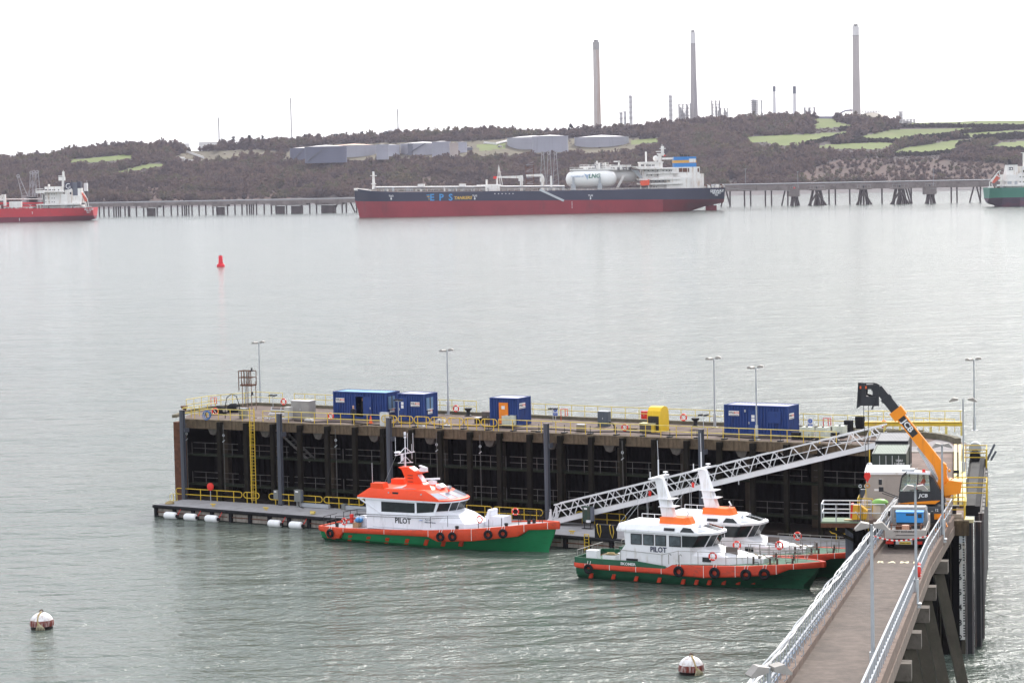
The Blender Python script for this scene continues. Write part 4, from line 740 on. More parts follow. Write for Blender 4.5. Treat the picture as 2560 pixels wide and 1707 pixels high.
for i in range(11):
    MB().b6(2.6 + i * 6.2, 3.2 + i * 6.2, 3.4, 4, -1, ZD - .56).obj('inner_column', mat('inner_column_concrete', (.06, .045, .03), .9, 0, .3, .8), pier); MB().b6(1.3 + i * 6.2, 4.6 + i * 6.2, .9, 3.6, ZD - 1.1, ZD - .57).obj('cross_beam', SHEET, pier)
lump = MB().prism([(-.55, 0), (.55, 0), (.4, -.45), (.1, -.62), (-.3, -.5)], 0, .5).mesh('beam_knuckle', mat('beam_knuckle_concrete', (.09, .08, .07), .9, 0, .3, 3))
for i in range(11): link('beam_knuckle', lump, pier, (3.6 + i * 6.2 + rng.uniform(-.2, .2), .25, ZD - .86))
STEELR = mat('dull_rail_steel', (.12, .115, .11), .6, .2, .3, 2, (.14, .07, .04), .3)
wkm = MB().b6(0, bay - .02, .8, 2.0, -.16, 0).mesh('walkway_slab', ALGAE); wpm = MB().cyl((0, .85, 0), (0, .85, 1.15), .03, n=5).mesh('walkway_post', STEELR)
for z in (5.35, 2.5):
    for i in range(NB): link('walkway_slab', wkm, pier, (i * bay, 0, z))
    for i in range(44): link('walkway_post', wpm, pier, (.8 + i * 1.6, 0, z))
    for i in range(12): MB().cyl((1 + i * 5.9, .85, z + 1.12), (6.3 + i * 5.9, .85, z + 1.12 + rng.uniform(-.02, .02)), .028, n=5).cyl((1 + i * 5.9, .85, z + .58), (6.3 + i * 5.9, .85, z + .58), .025, n=5).obj('walkway_rail', STEELR, pier)
for q in range(9): MB().box((10.8 + q * .38, 1.7, ZD - 1.0 - q * .3), (.3, 1.0, .05)).obj('stair_tread', STEELR, pier)
MB().bar((10.6, 1.2, ZD - .8), (14.4, 1.2, ZD - 3.7), .08, .22).bar((10.6, 2.2, ZD - .8), (14.4, 2.2, ZD - 3.7), .08, .22).obj('stair_stringer', STEELR, pier)
# kerb along the back and left end
BK = [(-1.2, .8), (-2.9, 5), (-3.1, 9), (-1, 14.2), (12, 13.3), (26, 12.3), (40, 11.3), (58, 10.9), (72, 10.5)]
m = MB()
for (a, b), (c, d) in zip(BK[:-1], BK[1:]): MB().bar((a, b, ZD + .14), (c, d, ZD + .14), .45, .3).obj('kerb', mat('kerb_concrete', (.13, .115, .08), .9, 0, .3, 2), pier)

# ---------------------------------------------------------------- arm leading to the ramp
arm = thing('pier', 'short concrete pier arm with pinkish deck carrying the crane and kiosk', 'pier', A(0, 0, 0), ARZ)
AM = mat('arm_deck', (.18, .128, .108), .92, 0, .2, .5, (.1, .07, .055), .4, (.4, .4, .4), .3, 8)
MB().prism([(-7.4, -2), (-.1, -2), (-.2, 2), (-.9, 43), (-3, 48.5), (-9, 49.5), (-7.4, 41)], ZD - .7, ZD - .008, 'z').obj('deck', AM, arm)
MB().prism([(-7.3, 36), (-1.4, 36.5), (-2.6, 46.5), (-9, 48)], ZD - .6, ZD - .002, 'z').obj('grey_apron', mat('apron_grey', (.23, .21, .21), .9, 0, .12, .5), arm)
for al in (36.2,): MB().b6(-7, -1.5, al - .16, al + .16, ZD - .1, ZD + .1).obj('drain_kerb', mat('pale_kerb', (.4, .36, .31), .9), arm)
m = []
for i in range(9): q = i / 8; m.append((-10.5 + 9 * math.sin(q * 1.45), 49.4 - 7.4 * (1 - math.cos(q * 1.5)), ZD + .22))
for a, b in zip(m[:-1], m[1:]): MB().bar(a, b, .5, .5).obj('curved_kerb', mat('kerb_concrete', (.24, .21, .16)), arm)
for i in range(34): link('sheet_pile', shp, arm, (-7.35, -1.9 + .69 * i, 0), math.pi / 2)
for i in range(10): link('sheet_pile', shp, arm, (-7.3 + .69 * i, -1.9, 0))
for al in (-1.6, 6, 14, 22): MB().b6(-7.95, -7.45, al, al + .5, -1.5, ZD - .1).obj('fender_pile', BSTEEL, arm)
MB().b6(-1.9, .1, -2.3, -.9, ZD - .95, ZD + .02).obj('end_cap_beam', CONC, arm); text('COA', .3, WL, arm, (-1.2, -2.32, ZD - .45))
MB().b6(-1.9, -.2, -2.0, -.8, -1.5, ZD - .96).obj('end_wall', mat('algae_stained_wall', (.07, .06, .045), .9, 0, .4, .7, (.03, .035, .02), .45, (1, 1, .4), .3, 5), arm)
# fender wall on the outer side
FW = mat('fender_rubber_face', (.016, .016, .019), .6, 0, .3, 1.2, (.11, .06, .05), .2, (1, 1, .2)); FGREY = mat('fender_grey_face', (.14, .13, .13), .7, 0, .2, 1, (.12, .07, .05), .4, (2, 2, .2)); TIMB = mat('timber_cap', (.62, .55, .32), .8, 0, .15, 3)
for i, (al, r0, r1, zt) in enumerate(((-1.9, -.15, .36, ZD - .15), (.6, .38, .86, ZD - .45), (3.6, .62, .98, ZD - .3), (33, .3, .9, ZD - .1))):
    t = thing('fender_panel_stack', ['black fender frame with pale timber cap nearest the tide gauge', 'black fender frame second along the outer wall', 'black fender frame beside the middle yellow cage', 'black fender frame at the seaward end of the outer wall'][i], 'fender', A(0, al, 0), ARZ)
    MB().b6(r0, r1, 0, .45, -1, zt).obj('panel', FW, t); MB().b6(r0 + .02, r0 + .1, -.05, -.005, -.5, zt).b6(r1 - .1, r1 - .02, -.05, -.005, -.5, zt).obj('edge_angle', FGREY, t)
    if i == 0: MB().b6(r0 - .05, r1 + .03, -.05, 1.0, zt, zt + .22).obj('timber_cap', TIMB, t)
t = thing('fender_wall', 'long grey and black fender wall along the outer side of the arm', 'fender wall', A(.1, 5, 0), ARZ)
for i in range(14): MB().b6(.25, .66, i * 2.1, i * 2.1 + 2.04, -1, ZD - .7).obj('panel', FGREY if i % 5 else FW, t); MB().b6(.67, .84, i * 2.1 + .2, i * 2.1 + 1.9, 1.2, ZD - .9).obj('rubber_strip', FW, t)
MB().b6(-.55, .6, 0, 29, ZD - .69, ZD - .02).obj('rub_strip', BLK, t)
for i in range(58): MB().b6(-.35, .3, i * .5, i * .5 + .26, ZD - .02, ZD + .06).obj('chain_link', BLKM, t)
# tide gauge
TG = mat('gauge_white', (.5, .49, .47), .6, 0, .06, 1, (.35, .28, .2), .3, (3, 3, .5)); INK = mat('gauge_black', (.02, .02, .022), .7)
t = thing('tide_gauge', 'white tide gauge board numbered in black on the arm end wall', 'tide gauge', A(-.42, -2.1, 0), ARZ)
MB().b6(-.21, .21, -.12, -.02, 1.0, 7.35).obj('board', TG, t); MB().b6(-.26, .26, -.1, 0, 7.36, ZD - 1.0).obj('support_plate', GALV, t)
for n_ in range(2, 9):
    zc = 1.1 + (n_ - 2) * 1.0; text(str(n_), .55, INK, t, (-.1, -.125, zc), name='numeral')
    for q in range(5):
        MB().b6(.1, .22, -.128, -.115, zc + .1 + q * .17, zc + .19 + q * .17).obj('tick', INK, t)
# yellow long gutter rails and cages along the outer edge
t = thing('fender_walkway', 'long pale yellow channel walkway running along the outer arm edge', 'walkway', A(-.9, 4, 0), ARZ)
for x, m_ in ((0, YELP), (.35, TIMB), (.62, YELP)): MB().bar((x, 0, ZD + .3), (x - .75, 33, ZD + .45), .22, .3).obj('channel', m_, t)
for q in range(12): MB().bar((-.1 - q * .06, q * 2.9, ZD), (-.1 - q * .06, q * 2.9, ZD + .5), .1).obj('foot', YELP, t)
def cage(label, r0, r1, a0, a1, h=1.25):
    t = thing('safety_cage', label, 'safety rail', A((r0 + r1) / 2, (a0 + a1) / 2, ZD), ARZ); w_, l_ = (r1 - r0) / 2, (a1 - a0) / 2
    for sx in (-1, 1):
        for sy in (-1, 1): MB().cyl((sx * w_, sy * l_, -.1), (sx * w_, sy * l_, h), .045, n=6).obj('post', YEL, t)
    for z in (h, h * .55):
        MB().tube([(-w_, -l_, z), (w_, -l_, z), (w_, l_, z), (-w_, l_, z)], .04, 6, True).obj('rail', YEL, t)
cage('short yellow safety cage by the pale timber cap', -1.6, -.2, -1.6, .4, 1.2); cage('middle yellow safety cage over the fender wall', -.95, 1.15, 5.5, 8.5, 1.5); cage('far yellow safety cage by the rubber drums', -.9, .9, 27, 30, 1.3)
t = thing('rubber_drum', 'black rubber fender drum lying inside the far yellow cage', 'drum', A(0, 30.5, ZD), ARZ); MB().cyl((0, -.5, .4), (0, .6, .4), .42, n=16).obj('drum', BLK, t, 40); MB().cyl((0, .6, .9), (0, 1.8, .9), .5, n=16).obj('upper_drum', GREYP, t, 40)
t = thing('steel_struts', 'pair of slanting dark steel struts beyond the far yellow cage', 'strut', A(.9, 31, ZD), ARZ); MB().bar((0, 0, 0), (.6, .3, 1.25), .13).bar((.3, .2, 0), (.7, .3, .7), .13).obj('strut', BSTEEL, t)
t = thing('sluice_box', 'small pale block on the arm end by the short yellow cage', 'block', A(-.9, -.6, ZD), ARZ); MB().b6(-.5, .5, -.3, .4, 0, .25).obj('plinth', mat('pale_kerb', (.5, .5, .5)), t); MB().cyl((0, 0, .25), (0, 0, .7), .18, n=8).obj('bollard', BLKM, t); MB().b6(-.3, .35, -.2, .2, .7, .8).obj('cap', BLKM, t)

# ================================================================ railings
def railing(name, label, pts, post_m, rail_m, h=1.05, step=1.45, r=.034, group=None, levels=(1.0, .52), cat='railing', loop=False):
    pts = [Vector(p) for p in pts]; t = thing(name, label, cat, pts[0], 0, group); o = pts[0]; pm = MB().cyl((0, 0, 0), (0, 0, h), r * 1.05, n=6).mesh('post', post_m)
    for a, b in zip(pts[:-1], pts[1:]):
        n = max(1, round((b - a).length / step))
        for i in range(n): link('post', pm, t, a + (b - a) * (i / n) - o)
    link('post', pm, t, pts[-1] - o)
    for l in levels: MB().tube([p - o + Vector((0, 0, h * l)) for p in pts], r, 6).obj('top_rail' if l == 1.0 else 'mid_rail', rail_m, t)
    return t
def loop_barrier(name, label, a, b, h=1.05, m=YEL, r=.04, group=None, posts=2, z0=.42):
    a = Vector(a); b = Vector(b); L_ = (b - a).length; ang = math.atan2(b.y - a.y, b.x - a.x); t = thing(name, label, 'barrier', a, ang, group); c = min(.3, (h - z0) / 2)
    pts = []
    for cx, cz, a0 in ((L_ - c, h - c, 90), (L_ - c, z0 + c, 0), (c, z0 + c, -90), (c, h - c, 180)):
        for q in range(5): an = R_(a0 - q * 22.5); pts.append((cx + c * math.cos(an), 0, cz + c * math.sin(an)))
    MB().tube(pts, r, 6, True).obj('loop', m, t)
    for i in range(posts): x = L_ * (i + .5) / posts if posts > 2 else (L_ * .22 if i == 0 else L_ * .78); MB().cyl((x, 0, 0), (x, 0, h), r, n=6).obj('post', m, t)
    return t
s_ladder = toP(W(657, 1052))[0]
sB0 = toP(W(950, 1066))[0]
railing('railing', 'yellow front railing from the rusty corner to the yellow ladder', [P(.3, 5.5, ZD), P(.2, .35, ZD), P(s_ladder - .5, .35, ZD)], YEL, YELP)
railing('railing', 'yellow front railing in front of the open blue container', [P(s_ladder + .5, .35, ZD), P(sB0, .35, ZD)], YEL, YELP)
gx = sB0 + .15
for i in range(7):
    loop_barrier('loop_barrier', 'rounded yellow loop barrier, number %s along from the open container' % ['one', 'two', 'three', 'four', 'five', 'six', 'seven'][i], P(gx, .3, ZD), P(gx + 1.65, .3, ZD), group='linked loop barriers on the pier edge'); gx += 1.78
sG = toP(W(2085, 1112))[0]
railing('railing', 'long yellow front railing from the loop barriers to the gangway head', [P(gx, .35, ZD), P(40, .35, ZD), P(sG, .35, ZD)], YEL, YELP)
bk = [P(s_, t_, ZD + .25) for s_, t_ in BK]
railing('railing', 'yellow back railing round the outer end by the rusty beacon', [bk[1], bk[2], bk[3], P(2.5, 13.9, ZD + .25)], YELP, YELP, 1.1)
railing('railing', 'yellow seaward railing behind the grey cabinet and twin containers', [P(4, 13.8, ZD + .25), P(12, 13.2, ZD + .25), P(26.3, 12.2, ZD + .25)], YELP, YELP, 1.1)
railing('railing', 'yellow seaward railing either side of the orange-door container', [P(28.5, 12, ZD + .25), P(40, 11.2, ZD + .25), P(53, 10.9, ZD + .25)], YELP, YELP, 1.1)
railing('railing', 'yellow seaward railing behind the large single container and white tanks', [P(54.5, 10.9, ZD + .25), P(58, 10.8, ZD + .25), P(75, 10.2, ZD + .25)], YELP, YELP, 1.1)
t = thing('yellow_girder', 'yellow box girder walkway with railing at the seaward end of the arm', 'walkway', A(-9.6, 48.9, ZD), ARZ)
MB().b6(0, 8.3, -.2, .2, .82, 1.1).obj('girder', YEL, t); MB().b6(0, 8.3, -.3, .3, 1.15, 1.2).obj('flange', YEL, t)
for i in range(7): MB().b6(.3 + i * 1.3, .5 + i * 1.3, -.12, .12, 0, .75).obj('leg', YELP, t); MB().cyl((.3 + i * 1.3, 0, 1.2), (.3 + i * 1.3, 0, 2.1), .035, n=5).obj('post', YELP, t)
MB().cyl((0, 0, 2.1), (8.3, 0, 2.1), .04, n=5).obj('top_rail', YELP, t)

# ================================================================ lamp posts
LAMPH = mat('lamp_head_grey', (.3, .28, .26), .6, .2, .15, 2)
def lamp_post(label, loc, rz, h=6.1, heads='pair', base=True, extra=None, group='lamp posts on the pier'):
    t = thing('lamp_post', label, 'lamp post', loc, rz, group)
    MB().cyl((0, 0, 1.2 if base else 0), (0, 0, h), .075, .055, 10).obj('pole', GREYP, t, 40)
    if base: MB().cyl((0, 0, 0), (0, 0, 1.25), .13, n=10).obj('base_sleeve', GALV, t, 40); MB().box((0, 0, .02), (.5, .5, .04)).obj('base_plate', GALV, t)
    if heads == 'pair':
        MB().bar((-.42, 0, h - .02), (.46, 0, h + .05), .06).obj('cross_arm', GALV, t)
        for sx in (-1, 1): MB().prism([(-.27, -.1), (.27, -.1), (.24, .05), (0, .11), (-.24, .05)], -.25, .25).obj('lamp_head', LAMPH, t, loc=(sx * .38, sx * .12, h + .08 + (.1 if sx > 0 else 0)), rz=.3 * sx)
    else:
        for sx in (-1, 1):
            hd = MB().prism([(0, -.12), (.75, -.28), (.8, -.2), (.45, .12), (0, .05)], -.26, .26).obj('lamp_head', LAMPH, t, loc=(sx * .08 if heads == 'gull' else sx * .35, 0, h)); hd.scale = (sx * (.68 if heads == 'gull' else .85), .8, .8)
    return t
lamp_post('grey lamp post beside the rusty beacon cage', W(651, 1006), PA)
lamp_post('grey lamp post behind the loop barriers between blue containers', W(1121, 1036), PA)
lamp_post('grey lamp post by the seaward railing on the outer side of the large container', W(1787, 1068), PA)
lamp_post('grey lamp post standing in front of the large single container', W(1892, 1099), PA)
lamp_post('grey lamp post at the seaward far corner of the arm', W(2436, 1076), PA, 6.1)
lamp_post('grey post with two wing-shaped lamps on the arm edge', W(2409, 1196), ARZ, 5.9, 'wing')
def flood(label, loc, rz, h=1.35):
    t = thing('floodlight', label, 'floodlight', loc, rz, 'short twin floodlights on the pier'); MB().cyl((0, 0, 0), (0, 0, h), .03, n=6).obj('pole', GALV, t); MB().bar((-.3, 0, h), (.3, 0, h), .05).obj('cross_arm', GALV, t)
    for sx in (-1, 1): MB().prism([(-.2, -.08), (.2, -.03), (.17, .1), (-.15, .06)], -.15, .15).obj('lamp_head', BLKM, t, loc=(sx * .26, 0, h + .08))
flood('short twin floodlight behind the pipe rack', W(683, 1028), PA, 1.5); flood('short twin floodlight between the two blue containers', W(997, 1064), PA, 2.3); flood('short twin floodlight beside the blue notice on the outer side of the guide pile', W(1383, 1068), PA, 1.6); flood('short twin floodlight on the ramp side of the yellow locker', W(1759, 1098), PA, 2.0)

# ================================================================ containers
CBLUE = mat('container_blue', (.018, .048, .19), .5, 0, .1, .6, (.012, .02, .07), .25, (1.5, 1.5, .3), spec=.3); CROOFSKY = mat('container_roof_sky_reflection', (.07, .25, .45), .5, 0, .12, .8, (.12, .3, .45), .3, (1, 1, 1)); CROOFL = mat('container_roof_lilac', (.17, .17, .33), .5, 0, .15, .8, (.1, .1, .22), .3, (1, 1, 1))  # first container's roof: sky reflection put into the base colour as light blue
SGNW = mat('sign_white', (.75, .74, .74), .5, 0, .04); SGND = mat('sign_black', (.02, .02, .025), .5); SGNO = mat('sign_orange', (.7, .12, .03), .5)
def corr(x0, x1, z0, z1, y, depth=.08, pitch=.28, skip=()):  # corrugated wall facing -y
    pts = []; x = x0
    while x < x1 - pitch * .5: pts += [(x, y), (x + pitch * .36, y), (x + pitch * .5, y + depth), (x + pitch * .86, y + depth)]; x += pitch
    pts.append((x1, y)); mb = MB(); n = len(pts); vs = [(a, b, z0) for a, b in pts] + [(a, b, z1) for a, b in pts]
    return mb.add(vs, [(i, i + 1, n + i + 1, n + i) for i in range(n - 1)])
def sign_panel(parent, loc, rz, w_=.98, h_=.42):
    s_ = MB().b6(-w_ / 2, w_ / 2, -.012, 0, -h_ / 2, h_ / 2).obj('sign', SGNW, parent, loc=loc, rz=rz)
    text('WILL', .24 * w_ / .98, SGND, s_, (-.2 * w_, -.016, .04)); text('BOX', .24 * w_ / .98, SGNO, s_, (.26 * w_, -.016, .04)); MB().b6(-.42 * w_, .44 * w_, -.014, -.011, -.17 * h_ / .42, -.13 * h_ / .42).obj('sign_line', SGND, s_); return s_
def container(name, label, fl, L_, roof, col=CBLUE, Wd=2.44, Ht=2.59, rz=PA, frame=None):
    t = thing(name, label, 'container', fl, rz); fr = frame or col
    for i, (a, b) in enumerate((((0, 0), (.14, .14)), ((L_ - .14, 0), (L_, .14)), ((0, Wd - .14), (.14, Wd)), ((L_ - .14, Wd - .14), (L_, Wd)))): MB().b6(a[0], b[0], a[1], b[1], .02, Ht).obj('corner_post', fr, t)
    for y in (0, Wd - .1): MB().b6(.14, L_ - .14, y, y + .1, .05, .2).obj('bottom_rail', fr, t); MB().b6(.14, L_ - .14, y, y + .1, Ht - .1, Ht).obj('top_rail', fr, t)
    for x in (0, L_ - .1): MB().b6(x, x + .1, .14, Wd - .14, .05, .2).b6(x, x + .1, .14, Wd - .14, Ht - .1, Ht).obj('end_rail', fr, t)
    rp = [(x0, z) for x0, z in [(.1 + (L_ - .2) * i / 40, Ht - .05 + (.025 if i % 2 else 0)) for i in range(41)]]
    MB().add([(x, .1, z) for x, z in rp] + [(x, Wd - .1, z) for x, z in rp], [(i, i + 1, 42 + i, 41 + i) for i in range(40)]).obj('roof', roof, t)
    return t
def side(t, x0, x1, y, Ht=2.59, col=CBLUE): corr(x0, x1, .2, Ht - .1, y).obj('side_panel', col, t)
def end_panel(t, L_, y0=.14, y1=2.3, Ht=2.59, col=CBLUE, right=True, dark=False):
    o = corr(y0, y1, .2, Ht - .1, 0, .05, .24).obj('end_panel', col, t); o.location = (L_ - .04, 0, 0) if right else (.05, 0, 0); o.rotation_euler = (0, 0, math.pi / 2); return o
def top_fl(px, py): p = gz(px, py, ZD + 2.6); return Vector((p[0], p[1], ZD))
# one: open door
f1 = top_fl(832, 977.5); t1 = container('shipping_container', 'blue site container with open door and man outside, roof painted sky-reflection blue', f1, 6.06, CROOFSKY)
side(t1, .14, 2.5, .05); side(t1, 4.2, 5.92, .05); corr(2.5, 4.2, 2.15, 2.49, .05).obj('side_panel', CBLUE, t1); end_panel(t1, 6.06); MB().b6(.14, 5.9, 2.36, 2.39, .2, 2.49).obj('back_panel', CBLUE, t1); MB().b6(.05, .09, .14, 2.3, .2, 2.49).obj('end_panel', CBLUE, t1); MB().b6(.14, 5.9, .1, 2.3, .15, .2).obj('floor', BLKM, t1)
MB().b6(2.45, 2.55, .02, .12, .2, 2.2).b6(3.4, 3.5, .02, .12, .2, 2.2).b6(2.45, 3.5, .02, .12, 2.15, 2.25).obj('door_frame', CBLUE, t1)
d_ = MB().b6(0, .92, -.05, 0, .22, 2.12).obj('door', CBLUE, t1, loc=(3.5, -.02, 0)); MB().b6(.72, .84, -.08, -.05, 1.05, 1.1).b6(.76, .8, -.07, -.05, .95, 1.2).obj('handle', GALV, d_)
MB().b6(3.52, 4.2, .055, .07, .2, 2.15).obj('inner_wall', CBLUE, t1)
sign_panel(t1, (.8, .02, 1.75), 0); 
def shutter_window(t, L_, y0, y1, z0, z1, o=.62):
    w_ = MB().b6(L_ - .03, L_ + .01, y0, y1, z0, z1).obj('window', glass('cabin_glass', (.05, .06, .04)), t); MB().b6(L_, L_ + .03, y0, y0 + (y1 - y0) * .46, z0, z1).obj('shutter', mat('shutter_blue', (.12, .22, .38), .5), w_); MB().b6(L_, L_ + .03, y1 - (y1 - y0) * .36, y1, z0, z1).obj('shutter', mat('shutter_blue', (.12, .22, .38), .5), w_); MB().b6(L_, L_ + .06, y0, y1, z0 - .05, z0).obj('sill', GALV, w_)
shutter_window(t1, 6.06, .35, 1.5, 1.05, 2.2); sign_panel(t1, (6.09, .95, .85), math.pi / 2, .8, .4)
# two
f2 = top_fl(992, 983); t2 = container('shipping_container', 'short blue container with shuttered end window next to the open one', f2, 3.0, CROOFL)
side(t2, .14, 2.86, .05); end_panel(t2, 3.0); MB().b6(.1, 2.9, 2.36, 2.4, .2, 2.49).obj('back_panel', CBLUE, t2); MB().b6(.05, .09, .14, 2.3, .2, 2.49).obj('end_panel', CBLUE, t2)
d_ = MB().b6(.2, 1.1, .0, .04, .2, 2.2).obj('door', CBLUE, t2); MB().b6(.22, .3, -.03, 0, 1.0, 1.2).obj('handle', GALV, d_); MB().b6(.45, .72, -.012, -.003, 1.2, 1.5).b6(.45, .72, -.012, -.003, 1.55, 1.8).obj('notice', SGNW, d_)
sign_panel(t2, (2.0, .02, 1.62), 0); shutter_window(t2, 3.0, .4, 1.6, 1.1, 2.2); sign_panel(t2, (3.03, 1.0, .9), math.pi / 2, .8, .5)
# three
f3 = top_fl(1223.5, 993); t3 = container('shipping_container', 'short blue container with a bright orange door', f3, 3.0, CROOFL)
side(t3, .14, 2.86, .05); end_panel(t3, 3.0); MB().b6(.1, 2.9, 2.36, 2.4, .2, 2.49).obj('back_panel', CBLUE, t3); MB().b6(.05, .09, .14, 2.3, .2, 2.49).obj('end_panel', CBLUE, t3)
d_ = MB().b6(1.0, 1.95, -.03, .04, .2, 2.15).obj('door', mat('door_orange', (.75, .22, .02), .5), t3); MB().b6(1.28, 1.62, -.042, -.031, 1.55, 1.85).obj('notice', SGNW, d_); sign_panel(t3, (3.03, .75, 1.85), math.pi / 2, 1.1, .5)
# four
f4 = top_fl(1809.4, 1010.5); t4 = container('shipping_container', 'large single blue container with closed door and shutter outline', f4, 6.06, CROOFL)
side(t4, .14, 5.92, .05); end_panel(t4, 6.06); MB().b6(.1, 5.9, 2.36, 2.4, .2, 2.49).obj('back_panel', CBLUE, t4); MB().b6(.05, .09, .14, 2.3, .2, 2.49).obj('end_panel', CBLUE, t4)
d_ = MB().b6(2.3, 3.2, -.0, .04, .2, 2.15).obj('door', CBLUE, t4); MB().b6(2.62, 2.92, -.015, -.003, 1.2, 1.45).b6(2.62, 2.92, -.015, -.003, 1.5, 1.75).obj('notice', SGNW, d_); MB().b6(2.36, 2.42, -.04, 0, .95, 1.15).obj('handle', GALV, d_); MB().b6(4.2, 5.4, -.02, .04, 1.1, 2.1).obj('window_shutter', CBLUE, t4); sign_panel(t4, (.95, .02, 1.85), 0); sign_panel(t4, (6.09, .7, 1.7), math.pi / 2, 1.0, .5); MB().b6(2.0, 2.1, -.12, .02, 2.0, 2.2).obj('bulkhead_lamp', GALV, t4)

# ================================================================ people
def person(name, label, loc, rz, joints, cols, headc=SKIN, hair=(.05, .04, .035)):
    V = [j[0] for j in joints]; Rr = [j[1] for j in joints]; Ed = [(i, j[2]) for i, j in enumerate(joints) if j[2] is not None]
    me = bpy.data.meshes.new('body_skeleton'); me.from_pydata(V, Ed, []); o = bpy.data.objects.new('body', me); COL.objects.link(o)
    sk = o.modifiers.new('skin', 'SKIN'); 
    for i, r in enumerate(Rr): me.skin_vertices[0].data[i].radius = (r[0], r[1]) if isinstance(r, tuple) else (r, r)
    me.skin_vertices[0].data[0].use_root = True; o.modifiers.new('sub', 'SUBSURF').levels = 2; o.modifiers['sub'].render_levels = 2
    dg = bpy.context.evaluated_depsgraph_get(); bm2 = bpy.data.meshes.new_from_object(o.evaluated_get(dg)); bpy.data.objects.remove(o)
    t = thing(name, label, 'person', loc, rz)
    for m_ in cols: bm2.materials.append(m_)
    hz = max(v[2] for v in V)
    for p in bm2.polygons: c = p.center; p.material_index = 0 if c.z > hz - .27 else (1 if c.z > .88 else (3 if c.z < .1 else 2)); p.use_smooth = True
    b_ = link('body', bm2, t)
    for q in (-.035, .035): MB().ball((q, -.095, hz - .11), .012, 6, 4).obj('eye', BLKM, t)
    MB().ball((0, -.105, hz - .15), .018, 6, 4, (1, 1, 1.4)).obj('nose', SKIN, t); MB().ball((0, .015, hz - .065), .098, 12, 8, (1, 1.1, .75)).obj('hair', mat('hair_%s' % name, hair, .8), t, 60)
    return t
def stand(h=1.76, arm=0.0):
    J = [((0, 0, .95), (.15, .11), None), ((0, 0, 1.2), (.15, .11), 0), ((0, .01, 1.42), (.17, .11), 1), ((0, .01, 1.52), .065, 2), ((0, -.005, 1.6), (.085, .095), 3), ((0, -.01, 1.70), (.085, .1), 4), ((0, -.005, 1.77), .05, 5)]
    for s_ in (-1, 1):
        n = len(J); J += [((s_ * .1, 0, .85), .095, 0), ((s_ * .11, -.01, .48), .065, n), ((s_ * .115, .02, .1), .045, n + 1), ((s_ * .12, -.13, .05), .04, n + 2)]
        n = len(J); J += [((s_ * .2, .01, 1.4), .06, 2), ((s_ * .25, .02, 1.12), .05, n), ((s_ * .23, -.08 - arm, .9 + arm), .038, n + 1), ((s_ * .21, -.12 - arm, .82 + arm), .03, n + 2)]
    return J
NAVY = mat('navy_clothes', (.016, .018, .028), .85, 0, .3, 6); DARKC = mat('dark_clothes', (.02, .02, .02), .85)
person('person', 'bald person in dark overalls standing outside the open container', W(884, 1061), PA + R_(15), stand(), [SKIN, NAVY, NAVY, BLK], hair=(.4, .26, .2))
pd = f1 + Vector((math.cos(PA) * 2.98 - math.sin(PA) * .6, math.sin(PA) * 2.98 + math.cos(PA) * .6, .2)); person('person', 'person in dark clothes standing inside the open container doorway', pd, PA + R_(-10), stand(1.7, .28), [SKIN, DARKC, DARKC, BLK])

# ================================================================ small things on the deck
LBR = mat('lifebuoy_red', (.72, .045, .03), .5); LBW = mat('lifebuoy_white', (.8, .78, .76), .5)
_lb = {}
def lifebuoy(label, loc, rz, R0=.31, bag=True, tilt=0.0, group='lifebuoys'):
    t = thing('lifebuoy', label, 'lifebuoy', loc, rz, group)
    if 'm' not in _lb:
        m = MB().torus((0, 0, 0), .31, .075, 'y', 24, 8); _lb['m'] = m.mesh('ring', LBR, 60); b = MB()
        for q in range(4):
            a = R_(45 + 90 * q); pts = [(.31 * math.cos(a + d), 0, .31 * math.sin(a + d)) for d in (-.11, 0, .11)]; b.tube(pts, .079, 8)
        _lb['b'] = b.mesh('band', LBW); _lb['g'] = MB().tube([(-.16, .02, .2), (-.08, .0, .02), (.02, -.02, -.05), (.05, 0, -.2)], .035, 6).mesh('throw_bag', LBW)
    r_ = link('ring', _lb['m'], t); link('band', _lb['b'], r_)
    if bag: link('throw_bag', _lb['g'], t)
    t.scale = (R0 / .31 * 1.0,) * 3; return t
for lab, px, py, z in (('lifebuoy on the front railing near the hose reel', 538, 1028, .5), ('lifebuoy on the seaward railing by the grey cabinet', 709, 1004, .9), ('lifebuoy on the front railing on the outer side of the open container', 827, 1040, .55), ('lifebuoy on the seaward railing between lamp post and bollard', 1140, 1021, .9), ('lifebuoy on the front railing on the outer side of the brown-and-yellow box', 1562, 1068, .55), ('lifebuoy on the seaward railing on the ramp side of the yellow locker', 1709, 1043, .9), ('lifebuoy on the seaward railing beyond the gangway head', 2210, 1060, .95)):
    lifebuoy(lab, W(px, py, ZD + z), PA + (R_(35) if px == 538 else 0), .28)
def simple(name, label, cat, px, py, rz=PA, z=ZD): return thing(name, label, cat, W(px, py, z), rz)
# rusty navigation beacon cage
t = simple('beacon_cage', 'rusty steel beacon cage on thin legs beside the outer lamp post', 'beacon', 622, 1024)
for x, y in ((-.5, -.3), (.6, -.3), (-.5, .45), (.6, .45)): MB().cyl((x, y, 0), (x, y, 2.8), .05, n=6).obj('leg', mat('pale_rusty_steel', (.3, .22, .18), .7, 0, .3, 4), t)
MB().b6(-.7, .65, -.4, .5, 2.4, 2.55).obj('floor', RUST, t)
for x in (-.85, -.5, -.2, .15, .4, .65): MB().bar((x, -.4, 1.9 if x < -.8 else 2.45), (x, -.4, 3.9), .065).obj('cage_bar', RUST, t)
for x in (-.85, -.2, .65): MB().bar((x, .5, 2.45), (x, .5, 3.9), .06).obj('cage_bar', RUST, t)
for z in (3.9, 3.25): MB().tube([(-.85, -.4, z), (.65, -.4, z), (.65, .5, z), (-.85, .5, z)], .04, 5, True).obj('cage_hoop', RUST, t)
